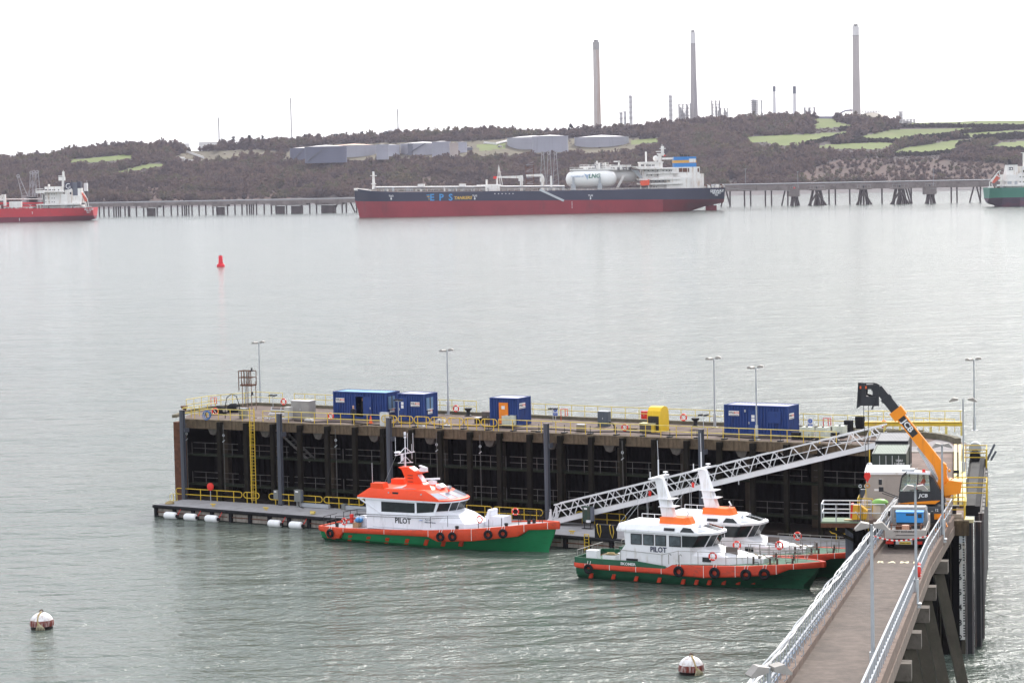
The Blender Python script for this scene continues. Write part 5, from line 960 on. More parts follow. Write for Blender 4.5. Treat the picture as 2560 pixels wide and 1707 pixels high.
MB().cyl((-.15, -.3, 0), (-.15, -.3, 3.8), .03, n=5).cyl((.2, -.3, 0), (.2, -.3, 3.8), .03, n=5).obj('ladder', STEELR, t)
for z in (4.0, 1.6): MB().cyl((.78, -.4, z), (.78, -.4, z + .25), .09, n=8).box((.78, -.4, z - .05), (.3, .2, .06)).obj('lantern', BLKM, t)
for lab, px, py in (('black rubber hump fender on the outer side of its twin near the hose', 549, 1035), ('black rubber hump fender beside the beacon cage', 584, 1030)):
    t = simple('rubber_fender', lab, 'fender', px, py); MB().lathe([(.7, 0), (.72, .3), (.6, .65), (.3, .85)], 18).obj('dome', BLK, t, 60); MB().box((.75, -.1, .4), (.3, .4, .25)).obj('shackle', mat('pale_kerb', (.5, .5, .5)), t)
t = simple('hose', 'thin black hose looping up over the outer railing', 'hose', 582, 1046); MB().tube([(-.9, 0, 0), (-.9, .05, 1.2), (-.7, .1, 2.0), (-.2, .1, 2.35), (.4, .1, 2.2), (.8, .05, 1.3), (.9, 0, 0)], .04, 6).obj('pipe', BLK, t)
HB = mat('hose_blue', (.05, .16, .4), .5)
t = simple('hose_reel', 'blue and black coil of hose hung on the outer front railing', 'hose', 519, 1050)
for q in range(4): MB().torus((q * .06 - .1, -.08 + q * .04, .45 + (q % 2) * .1), .42 - .03 * q, .035, 'y', 18, 5, 1).obj('coil', HB if q < 3 else BLK, t)
for nm, lab, px, py, w_, d_, h_, mm, lid in (('cabinet', 'large grey metal cabinet with pale top behind the red box', 751, 1048, 2.1, 1.1, 1.75, mat('cabinet_grey', (.3, .285, .27), .6), TROOF), ('cabinet', 'red fire hose box in front of the large grey cabinet', 744, 1042, .6, .4, .85, REDP, REDP), ('cabinet', 'dull grey squat cabinet beside the hump fenders', 605, 1046, .75, .5, .95, mat('cabinet_olive', (.26, .25, .2), .7), GREYP), ('cabinet', 'white upright service pillar before the loop barriers', 959, 1066, .8, .35, 1.25, mat('pillar_white', (.6, .6, .58), .5), GREYP),
      ('crate', 'brown open crate beside the orange-door container', 1220, 1056, 1.3, 1.1, .95, mat('crate_brown', (.1, .085, .075), .8), mat('crate_lid', (.16, .13, .12), .8)), ('crate', 'small black and white box on the outer side of the brown crate', 1192, 1058, .5, .5, .5, BLKM, W_PAINT), ('cabinet', 'tan junction box on the front railing', 1451, 1080, .8, .4, .65, mat('box_tan', (.27, .22, .16), .7), GALV), ('cabinet', 'tall dark slate cabinet in the middle of the deck', 1507, 1066, 1.05, .6, 1.35, mat('cabinet_slate', (.075, .09, .11), .5), GREYP), ('cabinet', 'red cabinet on the outer side of the yellow locker', 1610, 1049, .6, .4, .75, REDP, REDP),
      ('cabinet', 'small box under white cover inside the railing by the gangway head', 2080, 1096, 1.0, .6, .5, BLKM, GREYP)):
    t = simple(nm, lab, nm, px, py); MB().b6(-w_ / 2, w_ / 2, 0, d_, 0, h_).obj('body', mm, t); MB().b6(-w_ / 2 - .03, w_ / 2 + .03, -.03, d_ + .03, h_, h_ + .04).obj('lid', lid, t); MB().b6(-w_ * .46, -.01, -.018, -.002, .06, h_ - .06).b6(.01, w_ * .46, -.018, -.002, .06, h_ - .06).obj('door', mm, t); MB().b6(-.04, .04, -.035, -.019, h_ * .5, h_ * .6).obj('handle', GALV, t)
t = simple('pipe_rack', 'rack of black and galvanised pipes lying behind the yellow ladder', 'rack', 697, 1050)
for q in range(6): MB().cyl((-1.3 + q * .05, .1 * q, .35 + .14 * q), (1.2 - q * .07, .1 * q, .35 + .14 * q), .05, n=6).obj('pipe', [BLKM, GALV, W_PAINT, BLKM, GALV, BLKM][q], t)
for x in (-1.1, 0, 1.1): MB().bar((x, 0, 0), (x, .5, 1.2), .07).obj('stand', GALV, t)
MB().b6(.7, 1.3, -.05, .5, .2, 1.3).obj('frame_panel', mat('frame_panel_pale', (.45, .44, .42), .5), t)
t = simple('traffic_cone', 'orange traffic cone by the open container door', 'cone', 927, 1058); MB().lathe([(.16, .04), (.04, .72)], 12).obj('cone', SGNO, t, 40); MB().b6(-.2, .2, -.2, .2, 0, .04).obj('base', SGNO, t)
for lab, px, py in (('black mooring bollard by the seaward edge behind the loop barriers', 1171, 1040), ('black mooring bollard on the ramp side of the yellow locker lifebuoy', 1739, 1066), ('rusty bollard at the outer corner of the pier', 461, 1034)):
    t = simple('bollard', lab, 'bollard', px, py, z=ZD + .25 if px != 461 else ZD); MB().lathe([(.3, 0), (.3, .08), (.2, .15), (.18, .5), (.36, .62), (.36, .78), (.1, .8)], 14).obj('post', BLKM if px != 461 else RUST, t, 40); MB().lathe([(.4, 0), (.4, .05)], 14).obj('base_flange', BLKM, t)
def ibc(label, px, py, n=0):
    t = simple('liquid_tank', label, 'liquid tank', px, py); MB().b6(-.48, .48, .05, 1.0, .16, 1.02).obj('bottle', mat('ibc_plastic', (.66, .68, .55), .4, 0, .06, 2), t); g = MB()
    for q in range(7): x = -.5 + q * 1.0 / 6; g.cyl((x, 0.03, .15), (x, .03, 1.06), .012, n=4)
    for q in range(5): z = .2 + q * .21; g.cyl((-.51, .03, z), (.51, .03, z), .012, n=4).cyl((.51, .03, z), (.51, 1.02, z), .012, n=4)
    g.obj('cage', GALV, t); MB().b6(-.52, .52, 0, 1.04, 0, .14).obj('pallet', BLKM, t); MB().lathe([(.11, 1.02), (.11, 1.08)], 10, (0, .5, 0)).obj('cap', REDP if n else BLKM, t)
ibc('cream caged liquid tank in front of the orange-door container', 1266, 1068); ibc('cream caged liquid tank nearest the large container', 2012, 1098); ibc('cream caged liquid tank, middle of three near the gangway head', 2052, 1099); ibc('cream caged liquid tank nearest the black bollards', 2094, 1095)
t = simple('drum_locker', 'tall rounded yellow drum locker with black roller front', 'locker', 1646, 1077)
MB().prism([(-.9, 0), (.9, 0), (.9, 1.3), (.8, 1.85), (.5, 2.15), (0, 2.25), (-.5, 2.15), (-.8, 1.85), (-.9, 1.3)], -.1, .62, 'x').obj('body', mat('locker_yellow', (.78, .5, .015), .4, 0, .06, 1), t, 30)
for q in range(18): z = .12 + q * .1; MB().b6(-.56, .5, -.94 + max(0, q - 11) ** 1.5 * .035, -.9 + max(0, q - 11) ** 1.5 * .045, z, z + .09).obj('shutter_slat', BLKM, t)
MB().prism([(-.9, 0), (.9, 0), (.9, 1.3), (.8, 1.85), (.5, 2.15), (0, 2.25), (-.5, 2.15), (-.8, 1.85), (-.9, 1.3)], -.62, -.11, 'x').obj('shroud', mat('locker_yellow', (.8, .58, .02)), t, 30); MB().b6(-.6, .6, -.97, -.93, 0, .11).obj('sump', mat('locker_yellow', (.8, .58, .02)), t)
t = simple('tool_box', 'open brown box with yellow side in front of the yellow locker', 'box', 1618, 1080); MB().b6(-.75, .4, 0, .8, 0, .72).obj('body', mat('crate_brown', (.1, .085, .075)), t); MB().b6(.4, .7, 0, .8, 0, .72).obj('side', YEL, t); MB().b6(-.8, .75, -.05, .85, .72, .78).obj('lid', TIMB, t)
for lab, px, py, col in (('blue and white safety notice on a post on the outer side of the orange rack', 1389, 1056, 0), ('blue and white safety notice on the ramp side of the large container', 2026, 1086, 0)):
    t = simple('safety_notice', lab, 'sign', px, py); MB().cyl((0, .03, 0), (0, .03, 1.0), .03, n=6).obj('post', GALV, t); BS = mat('sign_blue', (.03, .1, .42), .5); s_ = MB().b6(-.26, .26, 0, .02, .62, 1.42).obj('board', SGNW, t); MB().lathe([(.19, 0), (.19, .01)], 16).obj('disc', BS, s_).location = (0, -.003, 1.18); s_.children[0].rotation_euler = (math.pi / 2, 0, 0); MB().b6(-.22, .22, -.008, 0, .66, .9).obj('text_panel', BS, s_); text('SAFETY', .09, SGNW, s_, (0, -.012, .8)); text('X', .18, SGNW, s_, (0, -.016, 1.18), name='symbol')
for lab, px, py, mm in (('orange rescue frame hung on the outer seaward railing', 535, 1022, SGNO), ('orange rescue frame on the seaward railing by the blue notice', 1411, 1053, SGNO), ('orange rescue frame on the seaward railing near the white tanks', 2068, 1078, REDP)):
    t = simple('rescue_frame', lab, 'frame', px, py); MB().tube([(-.35, 0, .5), (-.35, 0, 1.15), (.35, 0, 1.15), (.35, 0, .55), (.1, 0, .5), (.1, 0, 1.1)], .045, 5).obj('frame', mm, t); MB().cyl((-.35, 0, 0), (-.35, 0, .5), .03, n=5).obj('leg', mm, t)
for lab, px, py, h_ in (('shorter black rubber bollard fender of a pair by the gangway head', 2122, 1082, 1.1), ('taller black flared bollard fender of a pair by the gangway head', 2150, 1078, 1.3), ('squat black tyre-like drum on the ramp side of the large container', 1990, 1098, .6)):
    t = simple('rubber_bollard', lab, 'bollard', px, py); MB().prism([(-.3, 0), (.3, 0), (.36, h_), (-.36, h_)] if h_ < 1.2 else [(-.18, 0), (.18, 0), (.36, .6), (.36, h_), (-.36, h_), (-.36, .6)], -.25, .25).obj('block', BLK, t); MB().b6(-.3, .3, -.28, .28, 0, .05).obj('foot', BLKM, t)
for lab, px, py in (('white concrete block on the deck by the loop barriers', 1100, 1054), ('white concrete block on the pier edge under a loop barrier', 1047, 1066), ('white concrete block on the pier edge on the ramp side of the loop barriers', 1117, 1068), ('pale slab lying by the front railing before the open container', 770, 1052)):
    t = simple('concrete_block', lab, 'block', px, py); MB().prism([(-.45, 0), (.45, 0), (.38, .2), (-.38, .2)], 0, .4).obj('block', mat('block_white', (.6, .58, .55), .8), t); MB().cyl((0, .2, .2), (0, .2, .26), .05, n=6).obj('lifting_eye', BLKM, t)
t = simple('pump', 'small black hand pump standing by the slate cabinet', 'pump', 1534, 1078); MB().tube([(-.35, 0, .75), (-.05, 0, .7), (.1, 0, .45), (.1, 0, 0)], .08, 7).ball((-.35, 0, .8), .12, 8, 6).obj('body', BLKM, t)
# black cable snaking along the edge, on feet
t = thing('cable', 'thick black cable snaking along the front edge on small feet', 'cable', P(0, 0, ZD), PA); pts = []
for i in range(86): x = 13 + i * .72; pts.append((x, .62 + .16 * math.sin(x * .55), .1 + .13 * abs(math.sin(x * .42)) + (.1 if x > 25 else 0)))
MB().tube(pts, .055, 6).obj('cable_run', BLK, t)
for i in range(20): x = 24 + i * 2.6; MB().b6(x - .18, x + .18, .3, .9, .02, .12).cyl((x, .62, .1), (x, .62, .75), .03, n=5).obj('foot', BLKM, t)

# ================================================================ ladder, guide piles, ropes
sl = s_ladder; t = thing('ladder', 'tall yellow vertical ladder from the pontoon to the deck', 'ladder', P(sl, -.75, 1.1), PA)
for x in (-.24, .24): MB().cyl((x, 0, 0), (x, 0, ZD + .3), .042, n=6).obj('stile', YEL, t)
for x in (-.1, .14): MB().cyl((x, -.3, .3), (x, -.3, ZD - .9), .018, n=5).obj('safety_bar', YEL, t)
rm = MB().cyl((-.24, 0, 0), (.24, 0, 0), .018, n=5).mesh('rung', YEL); hm = MB().tube([(-.24, 0, 0), (-.2, -.25, 0), (0, -.32, 0), (.2, -.25, 0), (.24, 0, 0)], .016, 4).mesh('cage_hoop', YEL)
for i in range(29): link('rung', rm, t, (0, 0, .3 + i * .3))
for i in range(8): link('cage_hoop', hm, t, (0, 0, .8 + i * .95))
gpm = MB().b6(-.19, .19, -.2, -.12, 0, 1).b6(-.19, .19, .12, .2, 0, 1).b6(-.08, .08, -.12, .12, 0, 1).mesh('pile', BSTEEL)
for i, (px, py) in enumerate(((482, 1021), (723, 1030), (996, 1040), (1380, 1056), (1758, 1072))):
    zt = ZD + .95; p = W(px, py, zt); s_, tt = toP(p); t = thing('guide_pile', ['outermost steel guide pile by the rusty corner', 'steel guide pile on the ramp side of the yellow ladder', 'steel guide pile behind the orange-roofed pilot boat', 'steel guide pile behind the bow of the orange-roofed boat', 'steel guide pile below the lamp post by the large container'][i], 'pile', P(s_, -.75, -1.5), PA, 'blue-grey pontoon guide piles')
    o = link('pile', gpm, t); o.scale = (1, 1, zt + 1.5); MB().b6(-.35, -.19, -.1, .1, ZD + .6, ZD + 1.0).obj('bracket', BSTEEL, t) if False else MB().b6(.19, .34, -.1, .6, ZD + .3, ZD + .7).obj('bracket', BSTEEL, t); MB().b6(-.22, .22, -.23, .23, zt + 1.5, zt + 1.53).obj('cap', FGREY, t)
for i, s_ in enumerate((1.2, 5.6, toP(W(860, 1060))[0], toP(W(1100, 1072))[0], toP(W(1210, 1076))[0], toP(W(1556, 1092))[0])):
    t = thing('hanging_rope', ['rope at the rusty corner', 'rope with large ring beside the outermost guide pile', 'rope with hook below the man by the open container', 'rope with hook behind the pilot boat mast', 'rope below the small black and white box', 'rope with ring below the brown-and-yellow box'][i] + ' hanging down the pier face', 'rope', P(s_, -.5, 0), PA, 'ropes hanging on the pier face')
    MB().tube([(0, 0, ZD - .3), (.02, 0, ZD - 1.2), (.03, .02, 5), (.04, 0, 2.0)], .03, 5).obj('rope', STEELR, t); MB().torus((.02, 0, ZD - 1.35), .1, .03, 'y', 12, 5).obj('ring', GALV, t); MB().bar((-.1, 0, ZD - 2.0), (.14, 0, ZD - 1.8), .06).obj('hook', GALV, t)

# ================================================================ pontoon
ZP = 1.1
PDK = mat('pontoon_deck', (.32, .31, .315), .85, 0, .12, .8, (.22, .21, .2), .35, (.8, .8, .8)); PSIDE = mat('pontoon_side', (.28, .25, .22), .85, 0, .25, 1.5, (.1, .08, .06), .4, (2, 2, .3))
pa = P(.6, -5.2); pb = P(74, -9.6); pdir = pb - pa; PL_ = pdir.length; PRZ = math.atan2(pdir.y, pdir.x)
pon = thing('pontoon', 'long grey floating pontoon walkway with black rubber edge', 'pontoon', (pa.x, pa.y, 0), PRZ)
nS = 8; sl_ = PL_ / nS
def pback(x): return 4.7 + x / PL_ * 3.6
for i in range(nS):
    x0 = i * sl_; x1 = x0 + sl_ - .05; b0, b1 = pback(x0), pback(x1)
    MB().prism([(x0, .12), (x1, .12), (x1, b1), (x0, b0)], ZP - .14, ZP, 'z').obj('deck_plate', PDK, pon)
    MB().prism([(x0 + .05, .5), (x1 - .05, .5), (x1 - .05, b1 - .3), (x0 + .05, b0 - .3)], -.6, ZP - .15, 'z').obj('float', BLKM, pon)
    for q in range(4):
        xx = x0 + sl_ * q / 4; MB().b6(xx + .45, xx + sl_ / 4 - .1, .18, .3, .08, ZP - .2).obj('side_panel', PSIDE, pon); MB().b6(xx + .05, xx + .35, .02, .35, -.2, ZP - .16).obj('fender_pad', BLK, pon)
    MB().cyl((x0, .02, ZP - .12), (x1, .02, ZP - .12), .17, n=10).obj('rubber_edge', BLK, pon, 60); MB().b6(x0 + .2, x1 - .2, .12, .17, .42, .5).obj('waling', RUST, pon)
def onp(x, y, z=ZP):
    return Vector((pa.x + x * math.cos(PRZ) - y * math.sin(PRZ), pa.y + x * math.sin(PRZ) + y * math.cos(PRZ), z))
def topon(px, py, z=ZP):
    p = gz(px, py, z); dx, dy = p[0] - pa.x, p[1] - pa.y; return dx * math.cos(PRZ) + dy * math.sin(PRZ), -dx * math.sin(PRZ) + dy * math.cos(PRZ)
FW_ = mat('fender_white', (.78, .78, .78), .45, 0, .05, 2, (.55, .53, .5), .15)
for i, px in enumerate((424, 476, 531, 695, 750)):
    x = topon(px, 1289 + (px - 424) * .066, .28)[0]; t = thing('cylinder_fender', ['white cylinder fender at the outer tip of the pontoon', 'white cylinder fender second from the pontoon tip', 'white cylinder fender third from the pontoon tip', 'white cylinder fender fourth from the pontoon tip', 'white cylinder fender nearest the pilot boat stern'][i], 'fender', onp(x, -.42, .28), PRZ, 'white fenders along the pontoon'); rings = []
    for d, r in ((-.72, .12), (-.66, .3), (-.5, .36), (.5, .36), (.64, .3), (.7, .12)): rings.append([(d, r * math.cos(a * .524), r * math.sin(a * .524)) for a in range(12)])
    MB().loft(rings).obj('body', FW_, t, 40); MB().cyl((.66, 0, 0), (.86, 0, .02), .16, n=10).obj('end_cap', BLK, t); MB().tube([(.8, 0, .05), (.95, .1, .35), (1.0, .4, .75)], .03, 5).obj('lashing', REDP, t)
for lab, xa, xb in (('yellow handrail at the outer tip of the pontoon', 448, 610), ('short yellow loop rail beside the yellow ladder', 614, 652), ('yellow handrail behind the grey pontoon cabinets', 676, 807), ('yellow handrail partly behind the pilot boat stern', 811, 910), ('yellow handrail behind the orange wheelhouse roof', 1145, 1225), ('yellow handrail leading to the gangway foot', 1228, 1350), ('yellow handrail beside the green pontoon cabinet', 1432, 1555), ('yellow handrail at the inner end of the pontoon', 2060, 2190)):
    x0 = topon(xa, 1245 + (xa - 448) * .066, ZP)[0]; x1 = topon(xb, 1245 + (xb - 448) * .066, ZP)[0]; loop_barrier('pontoon_handrail', lab, onp(x0, pback(x0) - .25), onp(x1, pback(x1) - .25), 1.05, YEL, .04, 'handrails along the pontoon', posts=4 if xb - xa > 80 else 2, z0=.5)
PGREY = mat('cabinet_grey_green', (.17, .175, .165), .6, 0, .1, 2)
for lab, px, py, w_, h_ in (('smaller grey pontoon power cabinet on the outer side of the taller one', 690, 1262, .55, .85), ('taller grey pontoon power cabinet with white label', 744, 1268, .75, 1.1)):
    x, y = topon(px, py); t = thing('power_cabinet', lab, 'cabinet', onp(x, y), PRZ); MB().b6(-w_ / 2, w_ / 2, 0, .4, .55, .55 + h_).obj('body', PGREY, t); MB().b6(-w_ * .3, w_ * .15, -.012, 0, .55 + h_ * .78, .55 + h_ * .92).obj('label', SGNW, t); MB().b6(w_ / 2, w_ / 2 + .12, .05, .3, .55 + h_ * .1, .55 + h_ * .9).obj('socket_box', DKB, t)
    for sx in (-.6, .6): MB().cyl((sx * w_ / 2, .2, 0), (sx * w_ / 2, .2, .56), .03, n=5).obj('leg', GALV, t)
    MB().tube([(0, .1, .55), (.1, 0, .2), (.4, -.1, .05), (.9, -.2, .04)], .03, 5).obj('cable', BLK, t)
x, y = topon(1466, 1322); t = thing('power_cabinet', 'green and brown pontoon cabinet below the gangway truss', 'cabinet', onp(x, y), PRZ); MB().b6(-.38, .38, 0, .45, .65, 1.95).obj('body', mat('cabinet_green', (.03, .06, .045), .5, 0, .1, 2, (.12, .06, .045), .4, (1, 1, .4)), t); MB().b6(-.2, .1, -.012, 0, 1.7, 1.85).obj('label', SGNW, t); MB().b6(.38, .6, .05, .4, .7, 1.9).obj('socket_box', DKB, t); MB().b6(.1, .45, -.2, 0, .6, .8).obj('plug', W_PAINT, t)
for sx in (-.3, .3): MB().cyl((sx, .2, 0), (sx, .2, .65), .035, n=5).obj('leg', BLKM, t)
MB().b6(-.5, .5, 0, .4, 0, .05).obj('foot', BLKM, t)
x, y = topon(527, 1253); t = thing('life_ring_housing', 'round red life ring housing on a post at the pontoon tip', 'life ring', onp(x, y), PRZ); MB().cyl((0, 0, 0), (0, 0, 1.3), .035, n=6).obj('post', GALV, t)
m = MB(); rings = []
for yy, r in ((-.1, .3), (-.07, .37), (.07, .38), (.1, .3)): rings.append([(r * math.cos(a * .314), yy, 1.42 + r * math.sin(a * .314)) for a in range(20)])
m.loft(rings).obj('housing', REDP, t, 40)
for i, (px, py) in enumerate(((533, 1266), (665, 1275), (782, 1285), (1430, 1334), (790, 1284))[:4]):
    x, y = topon(px, py); t = thing('cleat', ['yellow mooring cleat near the pontoon tip', 'yellow mooring cleat below the yellow ladder', 'rope-wrapped yellow cleat by the pilot boat stern', 'yellow mooring cleat by the gangway foot'][i], 'cleat', onp(x, max(.4, y)), PRZ, 'yellow pontoon cleats'); MB().cyl((-.1, 0, 0), (-.1, 0, .22), .05, n=6).cyl((.1, 0, 0), (.1, 0, .22), .05, n=6).obj('stem', YEL, t); MB().cyl((-.3, 0, .24), (.3, 0, .24), .05, n=6).obj('horn', YEL, t)
    if i == 2: MB().torus((0, 0, .1), .2, .06, 'z', 12, 5).torus((0, 0, .2), .17, .06, 'z', 12, 5).obj('rope_wrap', YELP, t)
x, y = topon(424, 1259); t = thing('rope_coil', 'yellow-brown coil of rope on the pontoon tip', 'rope', onp(x, y), PRZ)
for q in range(3): MB().torus((q * .05, 0, .06 + q * .07), .42 - q * .06, .05, 'z', 16, 5).obj('turn', mat('rope_tan', (.4, .3, .15), .9), t)
for q in range(2): x, y = topon(430 + q * 8, 1251); tt_ = thing('deck_hoop', 'pale yellow hoop, %s at the outer tip of the pontoon' % ('first' if q == 0 else 'second'), 'hoop', onp(x, y), PRZ + 1.2); MB().tube([(-.2, 0, 0), (-.2, 0, .6), (0, 0, .7), (.2, 0, .6), (.2, 0, 0)], .03, 5).obj('hoop', YELP, tt_); MB().b6(-.26, .26, -.05, .05, 0, .03).obj('foot', YELP, tt_)
x, y = topon(1520, 1343); t = thing('rubber_block', 'black rubber boarding block draped with yellow rope on the pontoon edge', 'fender', onp(x, .3), PRZ); MB().b6(-.9, .95, -.35, .25, -.1, 1.15).obj('block', BLK, t)
for q in (-.55, .7): MB().tube([(q - .15, -.2, 1.18), (q - .1, -.4, 1.1), (q, -.42, .5), (q + .18, -.42, .1), (q + .3, -.4, .6), (q + .2, -.38, 1.15)], .035, 5).obj('rope', YEL, t)
x, y = topon(1458, 1345); t = thing('pontoon_ladder', 'yellow boarding ladder hung on the pontoon front by the green cabinet', 'ladder', onp(x, -.12), PRZ)
for sx in (-.22, .22): MB().cyl((sx, 0, -1.2), (sx, 0, .25), .04, n=5).obj('stile', YEL, t)
for q in range(5): MB().cyl((-.22, 0, -1 + q * .28), (.22, 0, -1 + q * .28), .03, n=5).obj('rung', YEL, t)
MB().cyl((-.22, 0, .25), (.22, 0, .25), .04, n=5).obj('top_bar', YEL, t)
for i, px in enumerate((715, 860)): x = topon(px, 1278)[0]; t = thing('stair_base', 'low grey trough ' + ('below the taller cabinet' if i == 0 else 'behind the pilot boat stern'), 'trough', onp(x + .8, pback(x) - .7), PRZ); MB().b6(-1.6, 1.9, 0, .3, .05, .4).obj('trough', GREYP, t); MB().b6(-1.7, -1.3, -.1, .35, 0, .55).obj('end_box', PGREY, t)

# ================================================================ mooring buoys
def mooring_buoy(label, px, py, r, rz):
    p = gz(px, py, 0); t = thing('mooring_buoy', label, 'buoy', (p[0], p[1], 0), rz)
    BW = mat('buoy_white_rusty', (.74, .72, .72), .5, 0, .06, 2, (.3, .17, .1), .42, (1.5, 1.5, .8)); BD = mat('buoy_rust_band', (.17, .03, .02), .8, 0, .4, 4, (.55, .48, .46), .5, (3.5, 3.5, .5)); BG = mat('buoy_weed', (.03, .02, .016), .9, 0, .4, 4)
    zc = r * .42; pr = [(r * math.cos(a), zc + r * .95 * math.sin(a)) for a in [R_(-60 + i * 10) for i in range(16)]]
    lo = [q for q in pr if q[1] <= r * .16]; mi = [q for q in pr if r * .1 <= q[1] <= r * .82]; hi = [q for q in pr if q[1] >= r * .68]
    MB().lathe(lo, 24).obj('weed_line', BG, t, 60); MB().lathe([(a + .006, b) for a, b in mi], 24).obj('rust_band', BD, t, 60); MB().lathe(hi + [(r * .1, zc + r * .96)], 24).obj('float', BW, t, 60)
    MB().tube([(0, -r * .1, zc + r), (-r * .15, -r * .55, zc + r * .8), (-r * .18, -r * .85, zc + r * .4), (-.1 * r, -r * 1.0, zc)], .07, 6).obj('strap', mat('rope_tan', (.4, .3, .15)), t)
    for q in range(6): MB().tube([(-.1 * r, -r * .95, zc + .2 * r), (r * (-.25 + .12 * q), -r * 1.05, zc - r * .2), (r * (-.3 + .14 * q), -r * 1.02, .02)], .03, 5).obj('rope_end', mat('rope_pale', (.5, .45, .3), .9), t)
    MB().torus((0, 0, zc + r * 1.02), .12, .04, 'y', 10, 5).obj('eye', RUST, t)
mooring_buoy('white mooring buoy with rust band and pale rope tassel, alone in open water', 105, 1570, .86, 0)
mooring_buoy('white mooring buoy with brown stains and rope by the ramp', 1728, 1683, .82, .5)

t = thing('cable_tangle', 'tangle of thin pale cables on the deck behind the yellow ladder', 'cable', W(668, 1046), PA)
for q in range(7):
    a = q * .8; MB().tube([(-1.6 + q * .3, -.3, .03 + .01 * q), (-.9 + .2 * q, .4 * math.sin(a), .05), (.1 + .1 * q, .5 * math.cos(a), .04 + .01 * q), (1.2, .1 + .1 * q, .03), (2.0 + .1 * q, -.2, .04)], .02, 5).obj('cable', [GALV, BLK, LBW][q % 3], t)
for q, (px, py, lab) in enumerate(((905, 1062, 'weathered timber pallet lying before the open container'), (1345, 1078, 'weathered timber pallet on the ramp side of the orange-door container'), (1580, 1072, 'weathered timber pallet on the outer side of the tool box'))):
    t = thing('pallet', lab, 'pallet', W(px, py), PA + .2 * q)
    for i in range(6): MB().b6(-.55, .55, -.45 + i * .16, -.33 + i * .16, .1, .13).obj('board', mat('pallet_wood', (.22, .17, .12), .9, 0, .3, 3), t)
    for x in (-.5, 0, .5): MB().b6(x - .05, x + .05, -.45, .5, 0, .1).obj('bearer', mat('pallet_wood', (.22, .17, .12)), t)
# ================================================================ gangway
ga = W(1378, 1309, 1.25); gb = W(2207, 1112, ZD + .12); gv = gb - ga; GL = math.hypot(gv.x, gv.y); GRZ = math.atan2(gv.y, gv.x); rise = gv.z
GWP = mat('gangway_aluminium', (.72, .72, .73), .4, .1, .06, 1); GTR = mat('gangway_tread', (.16, .15, .14), .8, 0, .2, 3)
t = thing('gangway', 'long white aluminium truss gangway sloping from pontoon to pier', 'gangway', ga, GRZ); sl = rise / GL
gz_ = lambda x: x * sl
GWd = 1.35; HT = 1.6; NP_ = 18; dx = GL / NP_
for y in (0, GWd):
    MB().bar((0, y, .1), (GL, y, rise + .1), .12, .42).obj('bottom_chord', GWP, t); MB().bar((.3 if y == 0 else .3, y, HT + gz_(.3)), (GL, y, rise + HT), .1, .12).obj('top_chord', GWP, t); MB().bar((.2, y, .95 + gz_(.2)), (GL, y, rise + .95), .06, .06).obj('mid_rail', GWP, t)
    for i in range(NP_):
        xa = i * dx; MB().bar((xa + .02, y, gz_(xa) + .2), (xa + dx * .32, y, gz_(xa + dx * .32) + HT), .07).obj('upright', GWP, t); MB().bar((xa + dx * .32, y, gz_(xa + dx * .32) + HT), (xa + dx, y, gz_(xa + dx) + .2), .07).obj('diagonal', GWP, t)
for y in (.3, .65, 1.0): MB().bar((.2, y, .34), (GL, y, rise + .34), .09, .05).obj('deck_strip', mat('gangway_strip', (.5, .47, .45), .6), t)
tr = MB().b6(0, .55, .07, GWd - .07, .2, .25).mesh('tread', GTR); nt_ = int(GL / .6)
for i in range(nt_): link('tread', tr, t, (i * .6 + .1, 0, gz_(i * .6 + .1)))
for i in range(int(GL / dx)): MB().bar((i * dx, 0, gz_(i * dx) + .05), (i * dx, GWd, gz_(i * dx) + .05), .08).obj('cross_member', GWP, t)
MB().prism([(-.5, .2), (-.2, .5), (-.1, 1.3), (.05, 1.3), (.1, .2)], -.05, .02).prism([(-.5, .2), (-.2, .5), (-.1, 1.3), (.05, 1.3), (.1, .2)], GWd, GWd + .05).obj('foot_plate', GWP, t); MB().cyl((-.2, -.1, 0), (-.2, GWd + .1, 0), .12, n=10).obj('roller', BLKM, t)
for x in (GL * .36, GL * .58): MB().bar((x, -.02, gz_(x) - .45), (x, -.02, gz_(x)), .06).obj('hanger', GWP, t)

# ================================================================ boat tools
def ip(tab, x): return float(np.interp(x, [p[0] for p in tab], [p[1] for p in tab]))
def boat_hull(t, xs, hb, zs, hw, stem, green, name='hull', chine=.3):
    rings = []; Lx = xs[-1]
    for x in xs:
        xl = x * stem / Lx; a, z, c = ip(hb, x), ip(zs, x), ip(hw, x); m_ = x + (xl - x) * .45
        rings.append([(x, -a, z), (m_, -(a * .55 + c * .45), chine + (z - chine) * .45), (xl, -c, chine), (xl, -c * .55, -.5), (xl, 0, -.9), (xl, c * .55, -.5), (xl, c, chine), (m_, a * .55 + c * .45, chine + (z - chine) * .45), (x, a, z)])
    m = MB().loft(rings, False, False); m.add(rings[0], [tuple(range(9))[::-1]]); m.add(rings[-1], [tuple(range(9))]); return m.obj(name, green, t, 30)
def boat_deck(t, xs, hb, zs, m, dz=-.04): MB().loft([[(x, -ip(hb, x), ip(zs, x) + dz), (x, ip(hb, x), ip(zs, x) + dz)] for x in xs], False, False).obj('deck', m, t)
